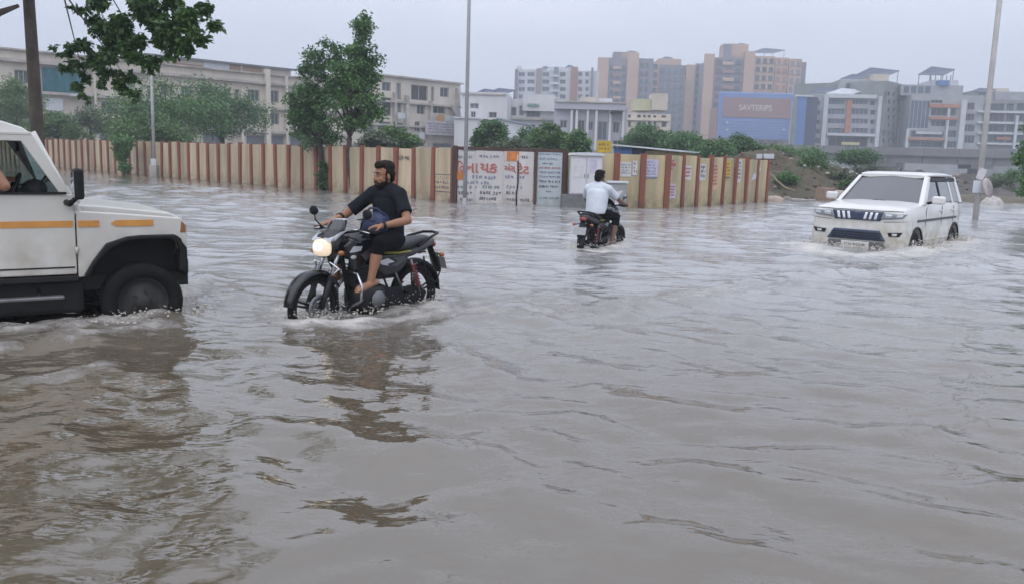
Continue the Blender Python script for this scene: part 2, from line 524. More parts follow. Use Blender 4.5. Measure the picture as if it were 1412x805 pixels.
def build_water():
    xr = spaced(6.5, 95, 0.036, 0.0125, 6.5)
    xs = np.concatenate([-xr[::-1], np.arange(-6.5 + 0.036, 6.5 - 0.02, 0.036), xr])
    ys = np.concatenate([np.linspace(-14, 1.7, 30), spaced(1.8, 80, 0.023, 0.0062, 3.2)])
    X, Y = np.meshgrid(xs, ys)
    DX = np.gradient(xs)[None, :] + 0 * X
    DY = np.gradient(ys)[:, None] + 0 * X
    Z = wave_z(X, Y, DX, DY)
    foam = np.zeros_like(X)
    nz = 0.5 + 0.5 * snoise(X, Y, 41, 4, 5.0)
    for pts, w, h, fo in FOAM_LINES:
        ax = np.array(pts)
        x0, y0 = ax.min(0) - 5 * w; x1, y1 = ax.max(0) + 5 * w
        ix = np.where((xs > x0) & (xs < x1))[0]; iy = np.where((ys > y0) & (ys < y1))[0]
        if len(ix) < 2 or len(iy) < 2: continue
        sl = np.s_[iy[0]:iy[-1] + 1, ix[0]:ix[-1] + 1]
        d = seg_dist(X[sl] + 0.3 * w * snoise(X[sl], Y[sl], 51, 3, 2.2 / w), Y[sl] + 0.5 * w * snoise(X[sl], Y[sl], 52, 3, 2.0 / w), pts)
        g = np.exp(-(d / w) ** 2)
        Z[sl] += h * g * (0.55 + 0.9 * nz[sl])
        Z[sl] += 0.45 * h * g * snoise(X[sl], Y[sl], 61, 3, 16.0) * np.clip(0.12 / DY[sl], 0, 1)
        foam[sl] = np.maximum(foam[sl], fo * np.exp(-(d / (1.5 * w)) ** 2))
    sheen_lift = np.clip((Y - 6.5) / 7.0, 0, 1) * np.clip(0.5 + 0.9 * snoise(X * 0.6, Y, 36, 3, 0.8), 0, 1)  # froth speckle spread over the distance, which also whitens the far water
    foam = np.maximum(foam, 0.30 * sheen_lift)
    n, m = len(xs), len(ys)
    v = np.stack([X, Y, Z], -1).reshape(-1, 3)
    i = np.arange((m - 1) * (n - 1)); r, c = i // (n - 1), i % (n - 1)
    a = r * n + c
    f = np.stack([a, a + 1, a + n + 1, a + n], -1).astype(np.int32)
    me = bpy.data.meshes.new('flood_water')
    me.vertices.add(len(v)); me.vertices.foreach_set('co', v.astype(np.float32).ravel())
    me.loops.add(f.size); me.loops.foreach_set('vertex_index', f.ravel())
    me.polygons.add(len(f)); me.polygons.foreach_set('loop_start', np.arange(0, f.size, 4, dtype=np.int32))
    me.polygons.foreach_set('use_smooth', np.ones(len(f), bool))
    me.update(calc_edges=True); me.validate()
    chop = np.clip((Y - 3.5) / 9.0, 0, 1) * (0.75 + 0.5 * snoise(X, Y, 35, 3, 0.5)) + 0.26
    ca = me.attributes.new('chop', 'FLOAT', 'POINT')
    ca.data.foreach_set('value', np.clip(chop, 0.05, 1.2).astype(np.float32).ravel())
    fresh = np.clip((Y - 5.6) / 8.0, 0, 1) * np.clip(0.74 + 0.32 * snoise(X * 0.5, Y, 37, 4, 1.1), 0.15, 1.0) * np.clip((58 + X - Y) / 34, 0.1, 1)  # distance mask for the sky brightness painted into the water colour
    sa_ = me.attributes.new('sheen_lift', 'FLOAT', 'POINT')
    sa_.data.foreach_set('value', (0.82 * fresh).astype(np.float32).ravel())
    at = me.attributes.new('foam', 'FLOAT', 'POINT')
    at.data.foreach_set('value', foam.astype(np.float32).ravel())
    # material: silt-laden water under a glossy skin, beige froth where the foam lies
    mt = bpy.data.materials.new('silty_water'); mt.use_nodes = True
    t = mt.node_tree; L = t.links.new; b = t.nodes['Principled BSDF']
    tc = _nd(t, 'ShaderNodeTexCoord')
    fa = _nd(t, 'ShaderNodeAttribute', attribute_name='foam')
    n1 = _nd(t, 'ShaderNodeTexNoise'); n1.inputs['Scale'].default_value = 9.0; n1.inputs['Detail'].default_value = 9.0; n1.inputs['Roughness'].default_value = 0.72
    n1.inputs['Distortion'].default_value = 0.6
    mp = _nd(t, 'ShaderNodeMapping'); mp.inputs['Scale'].default_value = (0.7, 1.0, 1.0)
    L(tc.outputs['Object'], mp.inputs['Vector']); L(mp.outputs[0], n1.inputs['Vector'])
    # froth = smoothstep(noise + foam - 1)
    ad = _nd(t, 'ShaderNodeMath', operation='MULTIPLY_ADD'); ad.inputs[1].default_value = 0.55
    n7 = _nd(t, 'ShaderNodeTexNoise'); n7.inputs['Scale'].default_value = 2.6; n7.inputs['Detail'].default_value = 3.0
    L(tc.outputs['Object'], n7.inputs['Vector'])
    mz = _nd(t, 'ShaderNodeMath', operation='MULTIPLY_ADD'); mz.inputs[1].default_value = 0.55; L(n7.outputs['Fac'], mz.inputs[0])
    mq = _nd(t, 'ShaderNodeMath', operation='MULTIPLY'); mq.inputs[1].default_value = 0.62; L(n1.outputs['Fac'], mq.inputs[0]); L(mq.outputs[0], mz.inputs[2])
    L(fa.outputs['Fac'], ad.inputs[0]); L(mz.outputs[0], ad.inputs[2])
    mr = _nd(t, 'ShaderNodeMapRange', interpolation_type='SMOOTHSTEP'); mr.inputs[1].default_value = 0.80; mr.inputs[2].default_value = 1.16
    L(ad.outputs[0], mr.inputs[0])
    n2 = _nd(t, 'ShaderNodeTexNoise'); n2.inputs['Scale'].default_value = 0.45; n2.inputs['Detail'].default_value = 4
    L(tc.outputs['Object'], n2.inputs['Vector'])
    mx = _nd(t, 'ShaderNodeMix', data_type='RGBA')
    mx.inputs[6].default_value = (0.088, 0.070, 0.045, 1); mx.inputs[7].default_value = (0.114, 0.094, 0.066, 1)
    L(n2.outputs['Fac'], mx.inputs[0])
    m2 = _nd(t, 'ShaderNodeMix', data_type='RGBA'); m2.inputs[7].default_value = (0.54, 0.51, 0.475, 1)
    # pale tone painted on the far, churned water in place of bright sky reflection
    sa = _nd(t, 'ShaderNodeAttribute', attribute_name='sheen_lift')
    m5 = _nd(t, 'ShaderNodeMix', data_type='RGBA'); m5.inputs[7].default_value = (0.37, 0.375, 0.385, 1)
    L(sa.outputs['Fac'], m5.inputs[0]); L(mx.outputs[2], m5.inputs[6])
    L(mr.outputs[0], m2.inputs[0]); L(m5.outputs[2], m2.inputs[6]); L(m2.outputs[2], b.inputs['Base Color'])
    rr = _nd(t, 'ShaderNodeMapRange'); rr.inputs[3].default_value = 0.035; rr.inputs[4].default_value = 0.6
    L(mr.outputs[0], rr.inputs[0])
    cp = _nd(t, 'ShaderNodeAttribute', attribute_name='chop')
    ra = _nd(t, 'ShaderNodeMath', operation='MULTIPLY_ADD'); ra.inputs[1].default_value = 0.035
    L(cp.outputs['Fac'], ra.inputs[0]); L(rr.outputs[0], ra.inputs[2]); L(ra.outputs[0], b.inputs['Roughness'])
    b.inputs['IOR'].default_value = 1.85
    # fine ripples and froth relief
    m3 = _nd(t, 'ShaderNodeMapping'); m3.inputs['Scale'].default_value = (0.55, 1.0, 1.0); m3.inputs['Rotation'].default_value = (0, 0, R(-14))
    L(tc.outputs['Object'], m3.inputs['Vector'])
    n3 = _nd(t, 'ShaderNodeTexNoise'); n3.inputs['Scale'].default_value = 7.0; n3.inputs['Detail'].default_value = 3.0; n3.inputs['Roughness'].default_value = 0.45
    L(m3.outputs[0], n3.inputs['Vector'])
    n4 = _nd(t, 'ShaderNodeTexNoise'); n4.inputs['Scale'].default_value = 0.35; n4.inputs['Detail'].default_value = 3.0
    L(tc.outputs['Object'], n4.inputs['Vector'])
    r5 = _nd(t, 'ShaderNodeMapRange'); r5.inputs[1].default_value = 0.42; r5.inputs[2].default_value = 0.62; r5.inputs[3].default_value = 0.40
    L(n4.outputs['Fac'], r5.inputs[0])
    n8 = _nd(t, 'ShaderNodeTexNoise'); n8.inputs['Scale'].default_value = 3.6; n8.inputs['Detail'].default_value = 4.0; n8.inputs['Roughness'].default_value = 0.55
    L(m3.outputs[0], n8.inputs['Vector'])
    c8 = _nd(t, 'ShaderNodeMath', operation='MULTIPLY'); L(n8.outputs['Fac'], c8.inputs[0]); L(cp.outputs['Fac'], c8.inputs[1])
    c9 = _nd(t, 'ShaderNodeMath', operation='MULTIPLY'); c9.inputs[1].default_value = 3.0; L(c8.outputs[0], c9.inputs[0])
    m0 = _nd(t, 'ShaderNodeMath', operation='MULTIPLY'); L(n3.outputs['Fac'], m0.inputs[0]); L(r5.outputs[0], m0.inputs[1])
    mm = _nd(t, 'ShaderNodeMath', operation='ADD'); L(m0.outputs[0], mm.inputs[0]); L(c9.outputs[0], mm.inputs[1])
    fm = _nd(t, 'ShaderNodeMath', operation='MULTIPLY'); L(n1.outputs['Fac'], fm.inputs[0]); L(mr.outputs[0], fm.inputs[1])
    fs = _nd(t, 'ShaderNodeMath', operation='MULTIPLY_ADD'); fs.inputs[1].default_value = 3.0
    L(fm.outputs[0], fs.inputs[0]); L(mm.outputs[0], fs.inputs[2])
    bp = _nd(t, 'ShaderNodeBump'); bp.inputs['Strength'].default_value = 1.0; bp.inputs['Distance'].default_value = 0.013
    L(fs.outputs[0], bp.inputs['Height']); L(bp.outputs['Normal'], b.inputs['Normal'])
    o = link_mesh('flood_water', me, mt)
    tag(o, kind='structure')
build_water()

# ================================================================== facades and buildings
def px_rect(r, p0, p1):
    x0, y0, x1, y1 = r
    xm, ym = (x0 + x1) / 2, (y0 + y1) / 2
    u0 = on_plane(x0, ym, p0, p1)[0]; u1 = on_plane(x1, ym, p0, p1)[0]
    zt = on_plane(xm, y0, p0, p1)[1]; zb = on_plane(xm, y1, p0, p1)[1]
    return u0, zb, u1, zt

def holed(mb, u0, z0, u1, z1, holes, y=0.0, reveal=0.3):
    """front sheet in the local xz plane with real openings and their reveals"""
    us = sorted({u0, u1, *[h[0] for h in holes], *[h[2] for h in holes]})
    zs = sorted({z0, z1, *[h[1] for h in holes], *[h[3] for h in holes]})
    us = [u for u in us if u0 <= u <= u1]; zs = [z for z in zs if z0 <= z <= z1]
    for a, b in zip(us[:-1], us[1:]):
        for c, d in zip(zs[:-1], zs[1:]):
            if b - a < 1e-4 or d - c < 1e-4: continue
            um, zm = (a + b) / 2, (c + d) / 2
            if any(h[0] < um < h[2] and h[1] < zm < h[3] for h in holes): continue
            mb.add([(a, y, c), (b, y, c), (b, y, d), (a, y, d)], [(0, 1, 2, 3)])
    for a, c, b, d in holes:
        q = y + reveal
        mb.add([(a, y, c), (a, q, c), (a, q, d), (a, y, d)], [(0, 1, 2, 3)])
        mb.add([(b, y, c), (b, y, d), (b, q, d), (b, q, c)], [(0, 1, 2, 3)])
        mb.add([(a, y, c), (b, y, c), (b, q, c), (a, q, c)], [(0, 1, 2, 3)])
        mb.add([(a, y, d), (a, q, d), (b, q, d), (b, y, d)], [(0, 1, 2, 3)])
    return mb

PANE = mat('window_glass', (0.055, 0.065, 0.08), 0.12, var=0.3, scale=0.6, spec=0.6)
PANE_B = mat('bluish_glass', (0.10, 0.13, 0.18), 0.15, var=0.25, scale=0.5, spec=0.6)
SHUT = mat('grey_shutter', (0.16, 0.17, 0.20), 0.6, var=0.15, scale=1.2)
FRAME = mat('window_frame', (0.42, 0.40, 0.38), 0.6, var=0.1)
DARKROOM = mat('dim_room', (0.06, 0.057, 0.055), 0.9, var=0.3, scale=0.7)

def window_at(par, u0, z0, u1, z1, y=0.0, reveal=0.3, pane=None, frame=None, mull=1, name='window'):
    w, h = u1 - u0, z1 - z0
    t = min(0.09, 0.12 * min(w, h))
    q = y + reveal * 0.7
    mb = MB()
    cx, cz = (u0 + u1) / 2, (z0 + z1) / 2
    g = 0.004
    mb.box((u0 + t / 2 + g, q, cz), (t, 0.06, h - 2 * g)); mb.box((u1 - t / 2 - g, q, cz), (t, 0.06, h - 2 * g))
    mb.box((cx, q, z0 + t / 2 + g), (w - 2 * t - 2 * g, 0.06, t)); mb.box((cx, q, z1 - t / 2 - g), (w - 2 * t - 2 * g, 0.06, t))
    for k in range(mull):
        mb.box((u0 + w * (k + 1) / (mull + 1), q, cz), (t * 0.7, 0.05, h - 2 * t - 2 * g))
    o = mb.build(name, frame or FRAME, par)
    p = MB().add([(u0 + t, q + 0.02, z0 + t), (u1 - t, q + 0.02, z0 + t), (u1 - t, q + 0.02, z1 - t), (u0 + t, q + 0.02, z1 - t)], [(0, 1, 2, 3)])
    p.add([(u0 + t, q + 0.035, z0 + t), (u1 - t, q + 0.035, z0 + t), (u1 - t, q + 0.035, z1 - t), (u0 + t, q + 0.035, z1 - t)], [(3, 2, 1, 0)])
    p.build('pane', pane or PANE, o)
    return o

class Building:
    def __init__(s, name, label, cat, pL, pR, depth, ztop, wall, group=None, z0=0.25):
        s.p0, s.p1 = pL, pR
        ux, uy = pR[0] - pL[0], pR[1] - pL[1]
        s.len = math.hypot(ux, uy)
        s.e = empty(name, (pL[0], pL[1], 0), math.atan2(uy, ux), label, cat, group)
        s.depth, s.z0, s.z1, s.wall = depth, z0 - 1.0, ztop, wall
        s.holes = []; s.solids = []
    def rect(s, r): return px_rect(r, s.p0, s.p1)
    def win(s, r, pane=None, frame=None, mull=1, reveal=0.3, px=True):
        q = s.rect(r) if px else r
        q = (max(0.05, q[0]), max(s.z0 + 0.05, q[1]), min(s.len - 0.05, q[2]), min(s.z1 - 0.05, q[3]))
        s.holes.append((q, pane, frame, mull, reveal))
    def finish(s, roof=None):
        mb = MB()
        hs = [h[0] for h in s.holes]
        holed(mb, 0, s.z0, s.len, s.z1, hs, 0.0, 0.3)
        Lx, D = s.len, s.depth
        mb.add([(0, 0, s.z0), (0, D, s.z0), (0, D, s.z1), (0, 0, s.z1)], [(3, 2, 1, 0)])
        mb.add([(Lx, 0, s.z0), (Lx, D, s.z0), (Lx, D, s.z1), (Lx, 0, s.z1)], [(0, 1, 2, 3)])
        mb.add([(0, D, s.z0), (Lx, D, s.z0), (Lx, D, s.z1), (0, D, s.z1)], [(3, 2, 1, 0)])
        me = bpy.data.meshes.new('wall'); me.from_pydata(mb.v, [], mb.f); me.update()
        link_mesh('wall', me, s.wall, s.e)
        MB().box((Lx / 2, D / 2, s.z1 - 0.12), (Lx - 0.02, D - 0.02, 0.2)).build('roof', roof or s.wall, s.e)
        for q, pane, frame, mull, rv in s.holes:
            window_at(s.e, *q, 0.0, rv, pane, frame, mull)
    def part(s, name, r, y0, y1, m, px=True, bevel=0, parent=None):
        """a block given by its rectangle on the front plane, standing from y0 to y1 (negative: proud of the wall)"""
        u0, zb, u1, zt = s.rect(r) if px else r
        return MB().box(((u0 + u1) / 2, (y0 + y1) / 2, (zb + zt) / 2), (u1 - u0, abs(y1 - y0), zt - zb)).build(name, m, parent or s.e, bevel)

def xy(px, Y): return ((px - IW / 2) / F_PX * Y * 1.0, Y)
def gp(px, Y):
    """ground position at depth Y under photo column px (taken near the horizon)"""
    p = W(px, 216 + 0.0305 * (px - 706), Y=Y)
    return (p.x, p.y)
def line_pt(px, A, B):
    d = ray(px, 216 + 0.0305 * (px - 706))
    ux, uy = B[0] - A[0], B[1] - A[1]
    nx, ny = -uy, ux
    t = (A[0] * nx + A[1] * ny) / (d.x * nx + d.y * ny)
    return (d.x * t, d.y * t)

CREAM = mat('stained_cream_plaster', (0.60, 0.54, 0.46), 0.85, var=0.2, scale=0.5, second=(0.40, 0.35, 0.30), second_amt=0.8, streak=True, bump=0.2, bscale=8)
CREAM2 = mat('dusty_cream_plaster', (0.60, 0.55, 0.47), 0.85, second=(0.44, 0.39, 0.34), second_amt=0.8, scale=0.45, streak=True)
LEDGE = mat('grimy_concrete', (0.50, 0.46, 0.42), 0.9, var=0.25, scale=0.7)
WHITEW = mat('white_render', (0.60, 0.60, 0.61), 0.8, second=(0.45, 0.45, 0.47), second_amt=0.7, scale=0.4, streak=True)
GREYW = mat('lilac_grey_render', (0.42, 0.42, 0.47), 0.8, second=(0.33, 0.33, 0.38), second_amt=0.7, scale=0.4, streak=True)
CREAM3 = mat('pale_cream_render', (0.58, 0.51, 0.42), 0.8, var=0.1, scale=0.4)
APTW = mat('white_flats_render', (0.56, 0.57, 0.60), 0.8, var=0.1, scale=0.2)
TOWERO = mat('apricot_render', (0.50, 0.33, 0.235), 0.85, var=0.1, scale=0.2)
TOWERB = mat('slate_render', (0.21, 0.20, 0.235), 0.85, var=0.12, scale=0.3)
TOWERR = mat('brick_red_render', (0.33, 0.17, 0.13), 0.85, var=0.15, scale=0.4)
SOLAR = mat('blue_solar_sheet', (0.05, 0.065, 0.12), 0.35, var=0.2, scale=0.8)
MALLG = mat('grey_cladding', (0.36, 0.37, 0.39), 0.7, var=0.15, scale=0.4)
MALLD = mat('grey_green_cladding', (0.25, 0.27, 0.27), 0.75, var=0.2, scale=0.5)
ORANGE_B = mat('orange_panel', (0.45, 0.19, 0.11), 0.7, var=0.15, scale=0.6)
BLUEP = mat('blue_panel', (0.08, 0.17, 0.42), 0.5, var=0.12, scale=0.5)
NAVY = mat('navy_panel', (0.03, 0.05, 0.10), 0.5, var=0.15)
TIN_W = mat('white_tin_sheet', (0.55, 0.58, 0.62), 0.5, var=0.1, scale=0.8)
TIN_RUST = mat('rusty_tin_sheet', (0.34, 0.22, 0.15), 0.7, var=0.25, second=(0.20, 0.11, 0.07), scale=0.9)
BANNER = mat('faded_banner', (0.55, 0.50, 0.55), 0.7, var=0.15, scale=1.5)
CLOTH_O = mat('orange_cloth', (0.55, 0.25, 0.06), 0.8)
TEAL = mat('teal_shade_net', (0.015, 0.15, 0.19), 0.8, var=0.3, scale=0.6, bump=0.5, bscale=3)
MARK = mat('dark_lettering', (0.10, 0.11, 0.16), 0.8, var=0.2)

# ------------------------------------------------------------------ long cream blocks behind the wall
LA, LB = gp(632, 130), gp(6, 86)
def cream_left():
    b = Building('industrial_block', 'long cream three-storey industrial block with teal net and tin roof shed, behind the overhanging tree',
                 'building', line_pt(-70, LA, LB), line_pt(478, LA, LB), 14, 10.3, CREAM)
    for r in [(309, 123, 318, 139), (324, 124, 330, 139), (341.5, 124, 358, 140), (368, 125, 384.5, 142), (395, 127, 411, 143), (420, 129, 436, 145),
              (341, 154, 358, 170), (369, 156, 385, 172), (396, 158, 411, 173), (420, 160, 436, 175), (311, 152, 328, 168),
              (278, 120, 294, 136), (250, 119, 266, 134), (222, 117, 240, 132), (283, 150, 298, 165), (252, 148, 268, 163),
              (140, 141, 164, 158), (170, 104, 186, 120), (117, 141, 128, 160), (190, 143, 210, 160), (20, 97, 40, 116), (4, 138, 36, 158)]:
        b.win(r, None, None, 2)
    for r in [(340, 187, 366, 206), (374, 187, 392, 208), (138, 178, 162, 200), (96, 174, 112, 196), (240, 180, 262, 202), (400, 188, 430, 208), (280, 183, 310, 204)]:
        b.win(r, SHUT, LEDGE, 0)
    b.win((59, 95, 110, 131), DARKROOM, LEDGE, 2, 0.3)
    b.finish(LEDGE)
    n = MB()
    u0, zb, u1, zt = b.rect((57, 95, 113, 131))
    k = 26; vs = []; fs = []
    for i in range(k + 1):
        for j in range(7):
            u = lerp(u0, u1, i / k); z = lerp(zb, zt, j / 6) - 0.12 * (1 - j / 6) * math.sin(i * 1.7)
            vs.append((u, -0.15 - 0.10 * math.sin(i * 1.1 + j * 0.4), z))
    for i in range(k):
        for j in range(6):
            fs.append((i * 7 + j, (i + 1) * 7 + j, (i + 1) * 7 + j + 1, i * 7 + j + 1))
    n.add(vs, fs, True)
    o = n.build('shade_net', TEAL, b.e); so = o.modifiers.new('thick', 'SOLIDIFY'); so.thickness = 0.02
    for z in (3.5, 6.35, 9.25):
        MB().box((b.len / 2, -0.28, z), (b.len - 0.3, 0.55, 0.28)).build('ledge', LEDGE, b.e)
    MB().box((b.len / 2, -0.12, 10.32), (b.len + 0.2, 0.5, 0.16)).build('coping', LEDGE, b.e)
    for r in [(364, 96, 370, 208), (391.5, 106, 394, 206), (330, 123, 333, 200), (128, 100, 131, 200), (216, 112, 219, 200)]:
        b.part('pillar', r, -0.6, 0.02, CREAM2)
    b.part('sign_board', (62, 136, 86, 153), -0.2, -0.1, TIN_W)
    b.part('awning', (94, 131, 112, 134), -1.4, -0.02, TIN_W)
    # tin shed along the roof edge
    sh = b.part('roof_shed', (205, 86.5, 404, 104), 0.5, 8.0, CREAM2)
    u0 = b.rect((205, 90, 404, 104))
    for r, m in [((240, 88, 281, 98), TIN_RUST), ((283, 86, 318, 101), TIN_W), ((320, 87, 334, 102), TIN_RUST), ((338, 90, 362, 104), TIN_RUST), ((366, 92, 376, 106), TIN_W)]:
        b.part('tin_sheet', r, 0.38, 0.46, m, parent=sh)
    b.part('shed_roof', (200, 84.5, 408, 87), 0.0, 8.4, STEEL, parent=sh)
cream_left()

def cream_right():
    b = Building('apartment_block', 'cream block with deep dark openings and pale banners, behind the two tall wall-side trees',
                 'building', line_pt(484, LA, LB), line_pt(633, LA, LB), 16, 11.7, CREAM2)
    for r, p in [((527, 113.5, 539, 126), PANE), ((546.5, 115, 553, 138), SHUT), ((567, 118, 590, 139), DARKROOM), ((594.5, 120, 598.5, 140), SHUT), ((607, 121, 619, 134.5), PANE),
                 ((503, 112, 516, 125), PANE), ((503, 135, 516, 152), PANE), ((527, 135, 540, 160), DARKROOM), ((546, 141, 553, 156), SHUT), ((575, 145, 586, 158), PANE), ((595, 146, 614, 157), DARKROOM),
                 ((521, 168, 539, 183), SHUT), ((500, 166, 516, 183), SHUT), ((546.5, 170, 556, 184), PANE), ((572, 168, 579, 182), PANE), ((600, 172, 626, 188), DARKROOM), ((570, 196, 586, 212), DARKROOM), ((540, 196, 560, 212), SHUT), ((596, 198, 624, 212), SHUT)]:
        b.win(r, p, LEDGE, 1)
    b.finish(LEDGE)
    for r in [(484, 108, 634, 110.5)]:
        pass
    MB().box((b.len / 2, 0.1, 11.75), (b.len + 0.6, 1.2, 0.22)).build('coping', LEDGE, b.e)
    for z in (8.35, 5.2, 2.4):
        MB().box((b.len / 2, -0.25, z), (b.len + 0.1, 0.5, 0.24)).build('ledge', LEDGE, b.e)
    for r in [(541, 128, 544, 200), (557, 132, 561, 205), (590.5, 140, 593.5, 205), (627, 122, 631, 205)]:
        b.part('pillar', r, -0.55, 0.02, LEDGE)
    for r in [(543, 156, 553, 164), (547, 183, 556, 191), (572, 183, 580, 192)]:
        b.part('balcony_panel', r, -0.9, -0.82, TIN_W)
    bn = b.part('banner', (580, 168, 628, 187), -1.05, -1.0, BANNER)
    blurred(bn, b, (582, 170, 626, 185), -1.06, 4, MARK)
    b.part('hung_cloth', (599.5, 158, 606.5, 168), -0.75, -0.7, CLOTH_O)
    b.part('hung_cloth', (609, 160, 622, 168), -0.78, -0.7, TIN_W)
    u0, zb, u1, zt = b.rect((618, 148, 632, 168))
    MB().add([(u0, -0.7, zt), (u1 - 0.3, -0.7, zt - 0.2), (u1, -0.7, zb), (u0 + 0.9, -0.7, zb + 0.6),
              (u0, -0.66, zt), (u1 - 0.3, -0.66, zt - 0.2), (u1, -0.66, zb), (u0 + 0.9, -0.66, zb + 0.6)],
             [(0, 3, 2, 1), (4, 5, 6, 7), (0, 1, 5, 4), (1, 2, 6, 5), (2, 3, 7, 6), (3, 0, 4, 7)]).build('hung_sheet', BANNER, b.e)

def strokes(mb, u0, z0, u1, z1, y, rows, rnd, words=True, tilt=0.0):
    """rows of small unreadable brush strokes"""
    rh = (z1 - z0) / rows
    for r_ in range(rows):
        zc = z1 - (r_ + 0.5) * rh
        h = rh * 0.66
        u = u0 + rnd.uniform(0, 0.05) * (u1 - u0)
        end = u1 - rnd.uniform(0, 0.06) * (u1 - u0)
        n = 0
        while u < end - h * 0.6:
            w = h * rnd.uniform(0.5, 0.95)
            k = rnd.randint(3, 4)
            for q in range(k):
                if rnd.random() < 0.55:
                    mb.box((u + rnd.uniform(0.1, 0.9) * w, y, zc + rnd.uniform(-0.1, 0.1) * h), (h * 0.19, 0.006, h * rnd.uniform(0.6, 1.0)), M=Matrix.Rotation(rnd.uniform(-0.25, 0.25), 4, 'Y'))
                else:
                    mb.box((u + w * 0.5, y - 0.002, zc + rnd.uniform(-0.4, 0.45) * h), (w * rnd.uniform(0.5, 0.95), 0.006, h * 0.19), M=Matrix.Rotation(rnd.uniform(-0.5, 0.5), 4, 'Y'))
            u += w * 1.18; n += 1
            if words and n > rnd.randint(2, 6):
                u += h * 0.5; n = 0
    return mb

def blurred(parent, b, r, y, rows, m, seed=1):
    u0, zb, u1, zt = b.rect(r)
    return tag(strokes(MB(), u0, zb, u1, zt, y, rows, random.Random(seed)).build('lettering', m, parent), kind='stuff')

cream_right()

# ------------------------------------------------------------------ white and grey buildings in the middle distance
def canopy(b, px0, px1, y0, y1, d0, d1, m=SOLAR, lean=0.6, legs=True, ridge=False):
    u0, zb, u1, zt = b.rect((px0, y0, px1, y1))
    mb = MB()
    t = 0.12
    d1 = d0 + 1.3 * (zt - zb) + 0.3
    v = [(u0, d0, zb), (u0 + (u1 - u0) * 0.62, d0, zb), (u1, d1, zt - (zt - zb) * 0.25), (u0 + (u1 - u0) * 0.42, d1, zt)]
    mb.add([*v, *[(a, c, e + t) for a, c, e in v]], [(0, 3, 2, 1), (4, 5, 6, 7), (0, 1, 5, 4), (1, 2, 6, 5), (2, 3, 7, 6), (3, 0, 4, 7)])
    o = mb.build('roof_canopy', m, b.e)
    for (a, c, e) in v:
        MB().cyl((lerp(a, (u0 + u1) / 2, 0.08), lerp(c, (d0 + d1) / 2, 0.08), b.z1 - 0.3), (lerp(a, (u0 + u1) / 2, 0.08), lerp(c, (d0 + d1) / 2, 0.08), e + 0.05), 0.10, n=6).build('canopy_post', STEEL, o)
    return o

